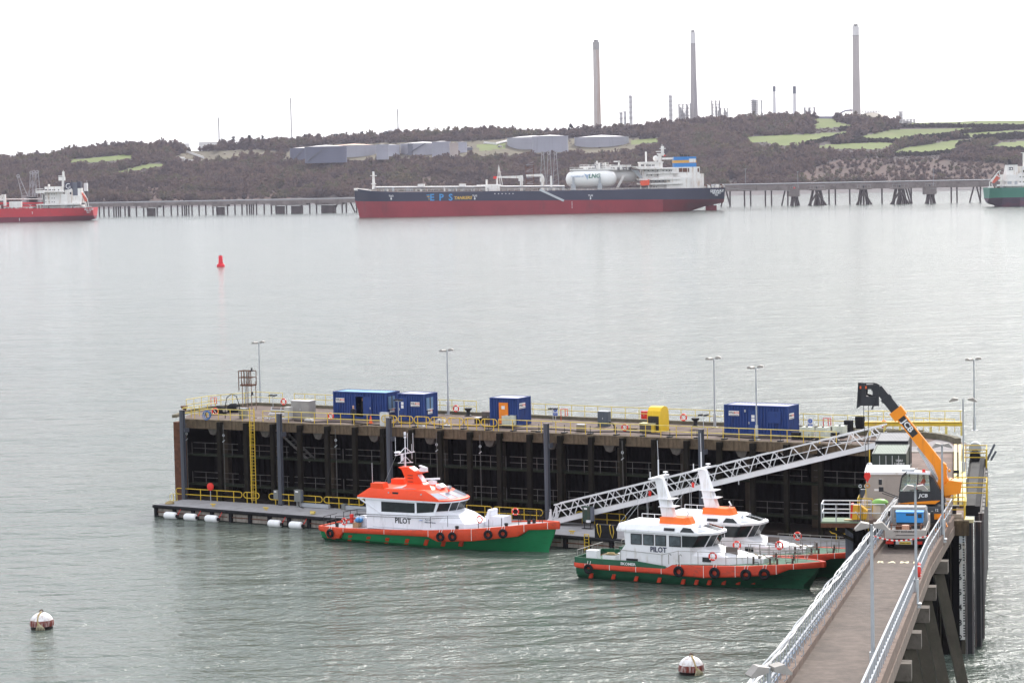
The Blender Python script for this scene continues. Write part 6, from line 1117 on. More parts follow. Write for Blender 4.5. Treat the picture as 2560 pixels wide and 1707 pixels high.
def boat_band(t, xs, hb, zs, zb, m, out=.14, up=.06):
    for sd in (-1, 1):
        rings = []
        for x in xs: a, z, b = ip(hb, x), ip(zs, x), ip(zb, x); rings.append([(x, sd * (a - .12), z + up), (x, sd * (a + out * .7), z + up), (x, sd * (a + out), z + up - .1), (x, sd * (a + out), b + .1), (x, sd * (a + out * .5), b), (x, sd * max(0, a - .35), b)])
        MB().loft(rings).obj('rubbing_band', m, t, 35)
    x0 = xs[0]; a, z, b = ip(hb, x0), ip(zs, x0), ip(zb, x0); MB().b6(x0 - .16, x0 + .05, -a, a, b + .1, z + up).obj('stern_band', m, t)
    xe = xs[-1]; z, b = ip(zs, xe), ip(zb, xe); a = ip(hb, xe) + out; MB().lathe([(a * .9, b), (a, b + .1), (a, z + up - .1), (a * .8, z + up)], 14, (xe - .02, 0, 0)).obj('bow_band', m, t, 40)
TYM = MB().torus((0, 0, 0), .285, .12, 'y', 20, 8).mesh('tyre_fender', BLK, 60)
def tyre(t, x, y, z, rz=0.0, s=1.0):
    o = link('tyre_fender', TYM, t, (x, y, z), rz); o.scale = (s, 1, s); MB().tube([(x - .12, y, z + .3 * s), (x - .1, y + .15, z + .62 * s)], .02, 4).tube([(x + .12, y, z + .3 * s), (x + .14, y + .15, z + .62 * s)], .02, 4).obj('lashing', LBW, t)
def plan_loft(t, name, m, rings, smooth=25, par=None): return MB().loft([[(x, y, z) for x, y in r] for r, z in rings]).obj(name, m, par or t, smooth)
def plan(xa, xf, hw, cut=.9, hf=.5, sd=.0): return [(xa, -hw), (xf - cut, -hw), (xf - cut * .28, -hw * .62), (xf, -hf), (xf, hf), (xf - cut * .28, hw * .62), (xf - cut, hw), (xa, hw)]
def quad(t, name, pts, m, off=.02, par=None):
    p = [Vector(q) for q in pts]; n = (p[1] - p[0]).cross(p[-1] - p[0]).normalized() * off
    return MB().add([q + n for q in p] + [q - n * 1.5 for q in p], [tuple(range(len(p))), tuple(range(len(p), 2 * len(p)))[::-1]] + [(i, len(p) + i, len(p) + (i + 1) % len(p), (i + 1) % len(p)) for i in range(len(p))]).obj(name, m, par or t)
def lerp3(a, b, f): return Vector(a) + (Vector(b) - Vector(a)) * f
def face_window(t, lo0, lo1, hi0, hi1, u0, u1, v0, v1, m=None, frame=None, off=.02):
    def pt(u, v): return lerp3(lerp3(lo0, lo1, u), lerp3(hi0, hi1, u), v)
    f = .04
    o = quad(t, 'window', [pt(u0, v0), pt(u1, v0), pt(u1, v1), pt(u0, v1)], m or GLS, off)
    return o
BGLS = glass('wheelhouse_glass', (.014, .02, .022), .05); PALEGL = mat('skylight_glass', (.32, .35, .4), .12, 0, .2, 1, spec=.8)
def boat_rail(t, pts, h, m, r=.022, levels=(1, .5), step=1.1, name='handrail'):
    pts = [Vector(p) for p in pts]; mb = MB()
    for l in levels: mb.tube([p + Vector((0, 0, h * l)) for p in pts], r, 5)
    mb.obj(name, m, t); 
    for a, b in zip(pts[:-1], pts[1:]):
        n = max(1, round((b - a).length / step))
        for i in range(n): q = a + (b - a) * (i / n); MB().cyl(q, q + Vector((0, 0, h)), r, n=5).obj('stanchion', m, t)

# ================================================================ pilot boat with orange roof
BGREEN = mat('hull_bright_green', (.012, .2, .075), .4, 0, .08, .8, (.01, .12, .05), .25, (.6, .6, 2)); DGREY = mat('deck_grey', (.36, .35, .36), .8, 0, .1, 1.5); BW_ = mat('boat_white', (.8, .81, .86), .35, 0, .05, .8, (.55, .55, .57), .22, (1.2, 1.2, .2)); BORG = mat('boat_orange', (.9, .07, .012), .4, 0, .05, .8, (.7, .07, .02), .12)
BANDO = mat('band_orange', (.6, .06, .018), .6, 0, .12, 1, (.25, .05, .025), .28, (1, 1, 2)); BLKT = mat('letter_black', (.015, .016, .02), .5); BLUE_L = mat('logo_blue', (.03, .16, .5), .5); GREYL = mat('letter_grey', (.2, .22, .27), .5)
b1a = R_(-2.4); b1 = thing('pilot_boat', 'green pilot boat with bright orange roof and white cabin moored at the pontoon', 'boat', P(24.6, -9.5), PA + b1a)
X1 = [0, .6, .9, 2.2, 2.65, 4, 6, 8, 10, 11.6, 12.6, 14, 16, 17.5, 19, 19.9, 20.7, 21.5, 22.1, 22.5, 22.8]
HB1 = [(0, 2.7), (2, 2.84), (6, 2.9), (12, 2.9), (15, 2.72), (17.5, 2.3), (19.5, 1.72), (21, 1.1), (22.1, .55), (22.8, .12)]; ZS1 = [(0, 1.28), (2.4, 1.24), (7, 1.37), (11.7, 1.6), (16, 1.92), (20.5, 2.4), (22.8, 2.62)]
HW1 = [(0, 2.45), (6, 2.6), (11, 2.5), (15, 1.95), (18, 1.15), (20.5, .5), (22.2, .1), (22.8, .03)]; ZB1 = [(0, .92), (.6, .85), (.9, .32), (2.2, .36), (2.65, .93), (11.6, 1.1), (12.6, .74), (16, .95), (19.9, 1.45), (20.7, 2.0), (22.8, 2.05)]
boat_hull(b1, X1, HB1, ZS1, HW1, 21.95, BGREEN); boat_deck(b1, X1, HB1, ZS1, DGREY); boat_band(b1, X1, HB1, ZS1, ZB1, BANDO)
for x in (2.7, 7.1, 11.7, 15.9, 20.4, 22.2): MB().b6(x, x + .035, -ip(HB1, x) - .155, -ip(HB1, x) - .1, ip(ZB1, x) + .05, ip(ZS1, x) + .05).obj('band_joint', LBW, b1)
for x, z in ((1.34, .79), (13.0, 1.2), (14.18, 1.28), (17.5, 1.58), (18.75, 1.7)):
    y = -ip(HB1, x) - .26; sl_ang = math.atan2(ip(HB1, x + .5) - ip(HB1, x - .5), 1.0); tyre(b1, x, y, z, -sl_ang * -1 if False else math.atan2(-(ip(HB1, x + .5) - ip(HB1, x - .5)), 1) * -1 * -1)
for x, z in ((1.3, .42), (3.0, .4), (5.0, .4), (7.0, .42), (9.07, .44), (11.06, .5), (12.7, .5), (14.4, .58)):
    c = ip(HW1, x * 22.8 / 21.95); a = ip(HB1, x); zz = ip(ZS1, x); yb = lambda h: -(c + .55 * (a - c) * max(0, h - .3) / (.45 * (zz - .3))) - .02 if h > .3 else -c * (.55 + .45 * (h + .5) / .8) - .02
    MB().add([(x - .28, yb(z - .26) - .06, z - .26), (x + .1, yb(z - .26) - .06, z - .26), (x + .5, yb(z + .3) - .06, z + .3), (x + .12, yb(z + .3) - .06, z + .3), (x - .28, yb(z - .26) + .1, z - .26), (x + .1, yb(z - .26) + .1, z - .26), (x + .5, yb(z + .3) + .1, z + .3), (x + .12, yb(z + .3) + .1, z + .3)], [(0, 1, 2, 3), (7, 6, 5, 4), (0, 4, 5, 1), (1, 5, 6, 2), (2, 6, 7, 3), (3, 7, 4, 0)]).obj('hull_chevron', BANDO, b1)
lo = plan(4.65, 12.95, 2.1, 1.1, .5); hi = plan(4.5, 13.4, 2.1, 1.1, .55); base = plan(4.65, 12.95, 2.12, 1.1, .5)
plan_loft(b1, 'cabin', BW_, [(base, 1.35), (base, 3.0), (lo, 3.05), (hi, 3.98)])
tr0 = [(11.9, -1.9), (14.6, -1.75), (15.3, -.9), (15.3, .9), (14.6, 1.75), (11.9, 1.9)]; plan_loft(b1, 'fore_trunk', BW_, [(tr0, 1.6), (tr0, 2.2), ([(11.9, -1.6), (13.7, -1.3), (14.0, -.6), (14.0, .6), (13.7, 1.3), (11.9, 1.6)], 2.85), ([(11.9, -1.5), (12.6, -1.1), (12.7, -.4), (12.7, .4), (12.6, 1.1), (11.9, 1.5)], 3.2)])
ro = [(x + (.05 if x > 8 else -.75), y * 1.05) for x, y in hi]
plan_loft(b1, 'roof_edge', BW_, [(ro, 3.9), (ro, 4.03)])
top = [(4.3, -2.05), (10.9, -1.9), (11.3, -1.3), (11.5, -.45), (11.5, .45), (11.3, 1.3), (10.9, 1.9), (4.3, 2.05)]
rof = plan_loft(b1, 'roof', BORG, [([(x + .03, y * 1.01) for x, y in ro], 4.03), ([(x + .03, y * 1.01) for x, y in ro], 4.14), ([(4.9, -1.95), (10.7, -1.85), (11.1, -1.25), (11.3, -.4), (11.3, .4), (11.1, 1.25), (10.7, 1.85), (4.9, 1.95)], 4.86)])
MB().add([(7.0, -1.5, 4.875), (9.3, -1.3, 4.875), (9.3, 1.3, 4.875), (7.0, 1.5, 4.875)], [(0, 1, 2, 3)]).obj('roof_well', DGREY, b1)
plan_loft(b1, 'roof_hump', BORG, [([(7.6, -1.2), (11.0, -1.2), (11.2, -.5), (11.2, .5), (11.0, 1.2), (7.6, 1.2)], 4.8), ([(8.3, -.7), (10.4, -.7), (10.6, -.3), (10.6, .3), (10.4, .7), (8.3, .7)], 5.2)])
for y0, y1, dx_ in ((-1.95, -1.2, 0), (1.2, 1.95, 0)): MB().prism([(5.0 + dx_, 4.5), (6.6 + dx_, 4.5), (6.3 + dx_, 5.32), (5.05 + dx_, 5.28)], y0, y1).obj('air_intake', BORG, b1)
MB().prism([(7.7, 4.8), (10.3, 4.85), (9.45, 5.3), (8.85, 6.02), (9.6, 6.22), (8.65, 6.3), (8.1, 6.62), (6.95, 6.58), (7.3, 6.38), (7.85, 5.2)], -.42, .42).obj('mast_fin', BORG, b1)
quad(b1, 'fin_stripe', [(9.42, -.3, 5.36), (9.42, .3, 5.36), (8.93, .3, 5.98), (8.93, -.3, 5.98)], BW_, .02); quad(b1, 'fin_stripe', [(8.62, -.3, 6.34), (8.62, .3, 6.34), (8.18, .3, 6.6), (8.18, -.3, 6.6)], BW_, .02)
for z in (5.05, 5.35, 5.65, 5.9): MB().b6(7.95, 8.5, -.46, -.425, z, z + .04).obj('louvre', BLKT, b1)
ml = MB().cyl((7.45, 0, 6.55), (7.45, 0, 9.1), .055, .04, 8).obj('mast', BW_, b1, 40); MB().cyl((7.45, 0, 9.1), (7.45, 0, 9.62), .1, n=10).obj('masthead_light', BW_, ml); MB().cyl((7.45, 0, 9.28), (7.45, 0, 9.36), .105, n=10).obj('lens', BLKT, ml)
MB().bar((7.4, -1.5, 7.75), (7.4, 1.5, 7.75), .07).bar((7.4, -1.0, 7.75), (7.45, 0, 8.3), .04).bar((7.4, 1.0, 7.75), (7.45, 0, 8.3), .04).bar((7.0, -.5, 6.95), (7.9, .5, 6.95), .05).bar((7.45, 0, 7.5), (7.1, -.4, 6.95), .04).bar((7.45, 0, 7.5), (7.8, .4, 6.95), .04).obj('cross_tree', BW_, ml)
MB().lathe([(.3, 0), (.32, .06), (.2, .12)], 14, (7.3, -.95, 7.9)).obj('gps_dome', BW_, ml); MB().b6(7.1, 7.25, -.2, 0, 7.1, 7.75).obj('radio_box', BW_, ml)
for x, y, z, h in ((7.4, -1.4, 7.8, 1.5), (7.5, .3, 7.8, 1.7), (7.4, 1.3, 7.8, 1.6), (5.0, -1.6, 5.3, 1.7), (6.0, 1.9, 5.3, 1.8), (7.6, .8, 7.2, 1.3)): MB().cyl((x, y, z), (x, y, z + h), .018, n=5).obj('aerial', BW_, b1)
MB().cyl((6.3, -1.6, 5.3), (7.3, -1.2, 7.7), .012, n=4).obj('stay', GALV, b1)
r1 = MB().box((9.35, 0, 6.42), (.55, .5, .3)).obj('radar', BW_, b1); MB().box((9.3, .0, 6.66), (.2, 1.9, .12), .9).obj('scanner', BW_, r1); r2 = MB().box((10.25, 0, 5.36), (.55, .5, .3)).obj('radar', BW_, b1); MB().box((10.25, 0, 5.66), (.2, 1.3, .14), 2.3).obj('scanner', BW_, r2)
MB().prism([(10.7, 5.0), (11.3, 4.85), (11.5, 5.05), (11.1, 5.3)], -.4, .3).obj('horn_cover', BW_, b1); sl1 = MB().cyl((12.0, -.1, 4.62), (12.0, -.1, 4.85), .06, n=8).obj('searchlight', REDP, b1); MB().cyl((11.9, -.1, 5.0), (12.2, -.14, 5.03), .17, n=14).obj('lamp_head', GALV, sl1)
# windows
lo_, hi_ = [(x, y, 3.05) for x, y in lo], [(x, y, 3.98) for x, y in hi]
quad(b1, 'window', [(6.25, -2.11, 2.87), (9.75, -2.11, 2.93), (9.75, -2.11, 3.77), (6.25, -2.11, 3.75)], BGLS, .02); quad(b1, 'window', [(9.98, -2.11, 2.93), (11.7, -2.11, 3.12), (11.98, -2.11, 3.9), (9.98, -2.11, 3.84)], BGLS, .02)
for i, j in ((1, 2), (2, 3), (3, 4), (4, 5), (5, 6)): face_window(b1, lo_[i], lo_[j], hi_[i], hi_[j], .05, .95, .14, .94, BGLS, off=.025)
def slope(u, v, side=0):
    pass
rb_ = [((x + .03), y * 1.01, 4.14) for x, y in ro]; rt_ = [(4.9, -1.95, 4.86), (10.7, -1.85, 4.86), (11.1, -1.25, 4.86), (11.3, -.4, 4.86), (11.3, .4, 4.86), (11.1, 1.25, 4.86), (10.7, 1.85, 4.86), (4.9, 1.95, 4.86)]
for i, j, u0, u1 in ((1, 2, .06, .94), (2, 3, .05, .95), (3, 4, .05, .95), (4, 5, .05, .95), (5, 6, .06, .94)): face_window(b1, rb_[i], rb_[j], rt_[i], rt_[j], u0, u1, .12, .7, PALEGL, off=.02)
quad(b1, 'window', [(10.85, -2.115, 4.2), (12.05, -2.12, 4.2), (11.5, -2.0, 4.55), (11.1, -1.99, 4.58)], BGLS, .02)
MB().b6(7.4, 8.0, -2.06, -1.98, 4.42, 4.62).obj('vent', BLKT, b1); 
for x in (7.0, 10.4): MB().cyl((x, -2.07, 4.55), (x, -1.9, 4.55), .07, n=10).obj('deck_lamp', GALV, b1)
text('PILOT', .66, BLKT, b1, (8.5, -2.135, 2.17), sx=.95); text('Port of', .2, GREYL, b1, (11.1, -2.135, 2.42)); text('Milford Haven', .2, GREYL, b1, (11.35, -2.135, 2.2)); MB().lathe([(.17, 0), (.17, .012)], 16).obj('logo', BLUE_L, b1).location = (10.42, -2.125, 2.34); b1.children[-1].rotation_euler = (math.pi / 2, 0, 0)
MB().bar((4.0, -2.1, 3.85), (6.1, -2.13, 2.75), .05, .12).obj('grab_brace', BW_, b1); MB().b6(5.3, 11.5, -2.14, -2.125, 1.5, 1.52).obj('panel_seam', GREYL, b1)
# deck gear
boat_rail(b1, [(3.9, -2.2, 1.6), (11.5, -2.3, 1.8), (13.2, -2.2, 1.95), (14.6, -1.95, 2.0)], .95, BLKM, .022, (1, .82), 99, 'side_rail')
boat_rail(b1, [(.3, -2.5, 1.25), (.2, -.4, 1.25)], .9, BLKM, .03); boat_rail(b1, [(.2, .6, 1.25), (.3, 2.5, 1.25), (3.0, 2.7, 1.25)], .9, BLKM, .03); boat_rail(b1, [(1.7, -2.6, 1.25), (3.6, -2.6, 1.3)], .85, BLKM, .03)
boat_rail(b1, [(15.0, 2.0, 1.9), (18, 1.9, 2.1), (20.4, 1.1, 2.35), (21.9, .3, 2.55)], .9, BLKM, .03, (1,), 1.4)
for x, y in ((16.2, -2.0), (17.3, -2.1), (18.4, -1.8), (19.8, -1.3), (21, -.8), (21.6, -.4)): MB().cyl((x, y, ip(ZS1, x)), (x, y, ip(ZS1, x) + .75), .03, n=5).obj('stanchion', BLKM, b1)
for x, y in ((14.2, -2.3), (20.0, .0), (20.3, .35), (1.5, -2.2), (18.8, -1.7)): MB().b6(x - .12, x + .12, y - .08, y + .08, ip(ZS1, x) - .05, ip(ZS1, x) + .32).obj('bitt', BLKM, b1); MB().b6(x - .2, x + .2, y - .04, y + .04, ip(ZS1, x) + .2, ip(ZS1, x) + .26).obj('bitt_bar', BLKM, b1)
MB().b6(15.4, 17.3, .3, 1.5, 1.85, 2.7).obj('bow_seat', BW_, b1); MB().prism([(15.5, 2.7), (15.9, 2.7), (15.95, 3.2), (15.7, 3.25)], .3, 1.5).obj('seat_back', BW_, b1)
for x, y, l in ((3.3, -.6, 1.1), (3.9, 1.2, 1.2)):
    c_ = MB().b6(x - l / 2, x + l / 2, y - .5, y + .5, 1.2, 2.0).obj('engine_box', BW_, b1); MB().prism([(x - l / 2 - .05, 2.0), (x + l / 2 + .05, 2.0), (x + l * .35, 2.2), (x - l * .4, 2.12)], y - .55, y + .55).obj('lid', BW_, c_)
MB().b6(2.9, 3.5, -1.8, -1.3, 1.22, 1.65).obj('carton', mat('cardboard', (.4, .26, .15), .9), b1); MB().ball((3.3, -1.4, 1.85), .33, 8, 6, (1.2, 1, .7)).obj('sack', mat('sack_blue', (.05, .25, .55), .6), b1, 60)
MB().tube([(1.0, 2.4, 1.3), (.9, 1.8, 1.9), (1.2, 1.0, 2.0), (1.6, .6, 1.3)], .03, 5).tube([(.6, -1.2, 1.3), (.6, -1.2, 2.0), (1.5, -1.2, 2.1), (1.5, -1.2, 1.3)], .035, 5).obj('deck_frame', BLKM, b1); MB().b6(1.0, 1.25, .4, .65, 1.25, 2.0).obj('winch', REDP, b1); MB().b6(-.35, -.05, -2.3, 2.3, .5, .62).obj('stern_platform', BGREEN, b1)
def on_boat(b, ang, off, x, y, z): o = b.location; c, s_ = math.cos(ang), math.sin(ang); return Vector((o.x + x * c - y * s_, o.y + x * s_ + y * c, z))
A1_ = PA + b1a
lifebuoy('lifebuoy at the stern rail of the orange-roofed pilot boat', on_boat(b1, A1_, 0, 2.6, -2.62, 1.85), A1_, .27); lifebuoy('lifebuoy by the bow seat of the orange-roofed pilot boat', on_boat(b1, A1_, 0, 15.6, -.9, 2.55), A1_, .27); lifebuoy('lifebuoy standing behind the bow seat of the orange-roofed boat', on_boat(b1, A1_, 0, 17.6, 1.7, 3.0), A1_ + .4, .27, False)

# ================================================================ twin white pilot boats
DKG = mat('hull_dark_green', (.014, .095, .048), .45, 0, .12, .8, (.008, .035, .02), .3, (.5, .5, 2)); DKGD = mat('deck_sea_green', (.06, .135, .088), .8, 0, .16, 1.2, (.1, .16, .12), .25, (1, 1, 1)); BAND2 = mat('band_red_orange', (.56, .05, .018), .6, 0, .12, 1, (.22, .05, .03), .25, (1, 1, 2)); WHB = mat('boat_white_warm', (.82, .82, .84), .38, 0, .05, .8, (.56, .53, .48), .22, (1.4, 1.4, .2)); CABO = mat('cabin_orange', (.85, .16, .02), .45, 0, .05, 1)
def twin(label, loc, name_text, pilot=True):
    b = thing('pilot_boat', label, 'boat', loc, PA)
    X = [.3, 1, 2.5, 4.5, 7, 8.3, 8.9, 10, 11.6, 13, 14.7, 16, 17.3, 18.2, 19, 19.6, 20.05, 20.3]
    HB = [(.3, 2.3), (1, 2.5), (3, 2.6), (12, 2.6), (14.7, 2.45), (16.5, 2.1), (18.2, 1.5), (19.3, .9), (20, .4), (20.3, .1)]; ZS = [(.3, 1.25), (8.3, 1.28), (8.9, 1.62), (14.7, 1.85), (18.9, 2.12), (20.3, 2.2)]; HW = [(.3, 2.2), (8, 2.3), (12, 2.1), (15, 1.4), (17.5, .6), (19, .15), (20.3, .03)]
    ZB = [(.3, .88), (8.3, .88), (8.95, .84), (11.6, .8), (14.7, 1.05), (17.3, 1.3), (17.9, 1.68), (20.3, 1.78)]
    boat_hull(b, X, HB, ZS, HW, 18.7, DKG); boat_deck(b, X, HB, ZS, DKGD, -.02); boat_band(b, X, HB, ZS, ZB, BAND2, .16, .02)
    for sd in (-1, 1): MB().loft([[(x, sd * (ip(HB, x) - .02), ip(ZS, x)), (x, sd * (ip(HB, x) + .04), ip(ZS, x)), (x, sd * (ip(HB, x) + .02), 1.72 if x < 6 else 1.72 - (x - 6) * .1), (x, sd * (ip(HB, x) - .08), 1.72 if x < 6 else 1.72 - (x - 6) * .1)] for x in (.35, 1, 2.5, 4.5, 6, 7, 8.3)]).obj('bulwark', DKG, b)
    MB().b6(.2, .32, -2.3, 2.3, 1.2, 1.72).obj('transom', DKG, b)
    if name_text: text(name_text, .3, WL, b, (5.1, -2.66, 1.47), sx=1.15)
    for x in (1.3, 3.5, 5.8, 8, 11.6, 14.2, 17.3, 18.5): MB().b6(x, x + .035, -ip(HB, x) - .18, -ip(HB, x) - .1, ip(ZB, x) + .02, ip(ZS, x) + .03).obj('band_joint', LBW, b)
    for x, z, s_ in ((1.68, .9, 1), (9.56, 1.2, 1.1), (12.58, 1.27, 1.1), (15.1, 1.26, 1.1), (16.5, 1.35, 1.1)): tyre(b, x, -ip(HB, x) - .28, z, math.atan2(-(ip(HB, x + .5) - ip(HB, x - .5)), 1) * -1 * -1, s_)
    for x, z in ((1.6, .25), (3.6, .3), (5.6, .28), (7.6, .3), (9.6, .28), (10.7, .3), (11.7, .32), (12.8, .36), (13.9, .4), (15, .45)):
        y = -ip(HW, x * 20.3 / 18.7) - .07; MB().add([(x - .2, y, z - .16), (x + .1, y, z - .16), (x + .28, y - .08, z + .24), (x - .02, y - .08, z + .24), (x - .2, y + .2, z - .16), (x + .1, y + .2, z - .16), (x + .28, y + .2, z + .24), (x - .02, y + .2, z + .24)], [(0, 1, 2, 3), (7, 6, 5, 4), (0, 4, 5, 1), (1, 5, 6, 2), (2, 6, 7, 3), (3, 7, 4, 0)]).obj('hull_chevron', BAND2, b)
    lo = plan(4.5, 11.3, 1.9, 1.2, .55); hi = plan(4.4, 11.95, 1.88, 1.2, .6); bs = [(4.0, -1.92)] + lo[1:-1] + [(4.0, 1.92)]
    plan_loft(b, 'cabin', WHB, [(bs, 1.3), (bs, 2.2), (lo, 2.85), (hi, 3.95)])
    ro = [(3.8, -2.0)] + [(x + .12, y * 1.04) for x, y in hi[1:-1]] + [(3.8, 2.0)]; tp = [(3.9, -1.75), (9.7, -1.6), (10.0, -1.1), (10.15, -.4), (10.15, .4), (10.0, 1.1), (9.7, 1.6), (3.9, 1.75)]
    plan_loft(b, 'roof', WHB, [(ro, 3.92), (ro, 4.08), (tp, 4.5)])
    plan_loft(b, 'fore_trunk', WHB, [([(9.5, -1.85), (13.4, -1.75), (14.6, -.9), (14.6, .9), (13.4, 1.75), (9.5, 1.85)], 1.6), ([(9.5, -1.85), (13.2, -1.7), (14.3, -.85), (14.3, .85), (13.2, 1.7), (9.5, 1.85)], 2.3), ([(9.5, -1.7), (11.9, -1.4), (12.6, -.6), (12.6, .6), (11.9, 1.4), (9.5, 1.7)], 2.62), ([(9.5, -1.6), (10.6, -1.2), (11.0, -.5), (11.0, .5), (10.6, 1.2), (9.5, 1.6)], 2.95)])
    MB().b6(14.4, 15.8, -.9, .9, 1.8, 2.25).obj('deck_locker', WHB, b)
    FRM = mat('window_rubber', (.02, .02, .022), .6)
    for x0, x1 in ((5.0, 5.95), (6.08, 7.0), (7.13, 8.06), (8.32, 9.33)):
        w_ = MB().b6(x0, x1, -1.93, -1.88, 2.93, 3.78).obj('window', FRM, b); MB().b6(x0 + .07, x1 - .07, -1.945, -1.925, 3.0, 3.71).obj('pane', mat('cabin_pane', (.08, .1, .11), .08, 0, .5, 1.5, spec=.3), w_)
    quad(b, 'window', [(9.43, -1.915, 2.95), (10.3, -1.915, 2.98), (10.85, -1.9, 3.84), (9.43, -1.9, 3.82)], BGLS, .025)
    lo_, hi_ = [(x, y, 2.85) for x, y in lo], [(x, y, 3.95) for x, y in hi]
    for i, j in ((1, 2), (2, 3), (3, 4), (4, 5), (5, 6)): face_window(b, lo_[i], lo_[j], hi_[i], hi_[j], .07, .93, .1, .92, BGLS, off=.025)
    rb_ = [(x, y, 4.08) for x, y in ro]; rt_ = [(x, y, 4.5) for x, y in tp]
    for i, j in ((1, 2), (2, 3), (3, 4), (4, 5), (5, 6)): face_window(b, rb_[i], rb_[j], rt_[i], rt_[j], .1, .9, .15, .85, PALEGL if i in (1, 2) else BGLS, off=.02)
    quad(b, 'window', [(9.3, -1.97, 4.12), (10.5, -1.96, 4.12), (10.1, -1.72, 4.4), (9.45, -1.72, 4.42)], BGLS, .02); MB().b6(8.2, 9.1, -1.94, -1.86, 4.0, 4.18).obj('vent', BLKT, b) if False else quad(b, 'vent', [(7.9, -1.965, 4.16), (8.8, -1.965, 4.16), (8.8, -1.88, 4.36), (7.9, -1.88, 4.36)], BLKT, .02)
    if pilot: text('PILOT', .56, mat('letter_navy', (.02, .025, .07), .5), b, (7.4, -1.965, 2.62), sx=.95)
    plan_loft(b, 'roof_box', CABO, [([(6.9, -.75), (9.4, -.75), (9.6, -.4), (9.6, .4), (9.4, .75), (6.9, .75)], 4.4), ([(6.95, -.68), (9.1, -.68), (9.3, -.35), (9.3, .35), (9.1, .68), (6.95, .68)], 5.0)])
    plan_loft(b, 'mast_tower', WHB, [([(7.0, -.42), (8.0, -.3), (8.0, .3), (7.0, .42)], 4.95), ([(6.35, -.3), (6.95, -.22), (6.95, .22), (6.35, .3)], 8.0)])
    for z, dx_ in ((5.75, 7.5), (6.35, 7.35)): MB().b6(dx_ - .75, dx_ + .65, -.55, .55, z, z + .05).obj('mast_shelf', WHB, b)
    MB().b6(6.4, 6.75, -1.5, 1.5, 7.98, 8.1).obj('yard', WHB, b); MB().cyl((6.55, -1.45, 8.1), (6.55, -1.45, 8.6), .04, n=6).obj('yard_light', WHB, b); MB().cyl((6.55, 0, 8.05), (6.55, 0, 9.4), .05, n=8).obj('topmast', WHB, b)
    MB().cyl((6.55, 0, 9.4), (6.5, 0, 10.9), .015, n=5).obj('aerial', WHB, b)
    for x, y, h in ((5.3, -1.2, 2.6), (6.3, -1.4, 2.2), (5.0, 1.0, 2.4)): MB().cyl((x, y, 4.45), (x, y, 4.45 + h), .015, n=5).obj('aerial', GALV, b)
    MB().cyl((6.5, -.2, 7.9), (3.4, -.6, 4.4), .012, n=4).cyl((6.5, .2, 7.9), (3.4, .6, 4.4), .012, n=4).obj('stay', GALV, b); MB().lathe([(.05, 0), (.05, .15), (.2, .18), (.2, .26)], 10, (6.7, .95, 8.1)).obj('radar', WHB, b)
    quad(b, 'flag', [(5.95, -.6, 6.6), (6.15, -.55, 6.55), (6.2, -.6, 6.95), (5.98, -.62, 7.0)], REDP, .01)
    MB().cyl((9.0, 0, 5.0), (9.0, 0, 5.2), .05, n=6).box((9.05, 0, 5.35), (.12, .5, .35), .5, -.5).obj('loudhailer', WHB, b)
    for x, y in ((10.4, -.7), (10.6, .3)): MB().cyl((x, y, 4.4), (x, y, 4.62), .1, n=8).obj('deck_lamp', WHB, b)
    boat_rail(b, [(4.6, .9, 4.5), (6.8, .9, 4.5)], .45, WHB, .025, (1,), 1.0); MB().cyl((12.0, -.35, 4.05), (12.1, -.4, 4.25), .02, n=5).ball((12.1, -.4, 4.3), .06, 6, 4).obj('bow_lamp', WHB, b)
    # rails
    RG = mat('boat_rail_grey', (.28, .27, .25), .5, .4, .2, 4)
    boat_rail(b, [(4.1, -2.0, 1.5), (7.8, -2.15, 1.35), (9.3, -2.35, 1.75), (11, -2.4, 1.8), (13.3, -2.3, 1.85)], .95, RG, .022, (1,), 99, 'side_rail')
    for y in (-1, 1): boat_rail(b, [(13.3, y * 2.3, 1.85), (15, y * 2.05, 1.9), (17, y * 1.6, 2.0), (18.6, y * .9, 2.1), (19.6, y * .3, 2.15)], .95, RG, .024, (1, .6), 1.0)
    boat_rail(b, [(15.6, -.95, 1.9), (17.6, -.8, 2.0), (19.0, -.4, 2.1)], 1.0, RG, .022, (1,), .9); boat_rail(b, [(12.4, 1.7, 1.8), (13.5, 1.5, 1.85), (15.4, 1.3, 1.9)], 1.1, RG, .022, (1, .7), .9)
    for x, y in ((15.1, -1.2), (15.4, -.8), (16.6, -1.5), (17.2, -1.5), (18.2, -.9), (16.0, 1.0), (17.6, .7)): MB().cyl((x, y, 1.85), (x, y, 2.45), .08, n=8).obj('bitt', mat('bitt_brown', (.1, .075, .06), .8), b)
    for x in (8.4, 9.3): MB().tube([(x, -2.2, 1.6), (x, -2.2, 2.35), (x + .12, -2.2, 2.42), (x + .22, -2.2, 2.3)], .03, 5).obj('davit', RG, b)
    for x in (15.6, 18.0): MB().tube([(x - .22, -1.9 + (x - 15.6) * .35, 1.9), (x - .22, -1.9 + (x - 15.6) * .35, 2.15), (x + .22, -1.9 + (x - 15.6) * .35, 2.15), (x + .22, -1.9 + (x - 15.6) * .35, 1.9)], .03, 5).obj('fairlead', BLKM, b)
    MB().tube([(16.2, -1.2, 1.95), (16.7, -.9, 1.97), (17.1, -1.2, 1.96), (16.6, -1.5, 1.96), (16.3, -1.1, 1.98)], .04, 5).tube([(14.9, -.6, 2.6), (15.3, -.4, 2.3), (15.7, -.6, 2.5), (16, -.2, 2.2)], .035, 5).obj('rope', mat('rope_tan', (.4, .3, .15)), b)
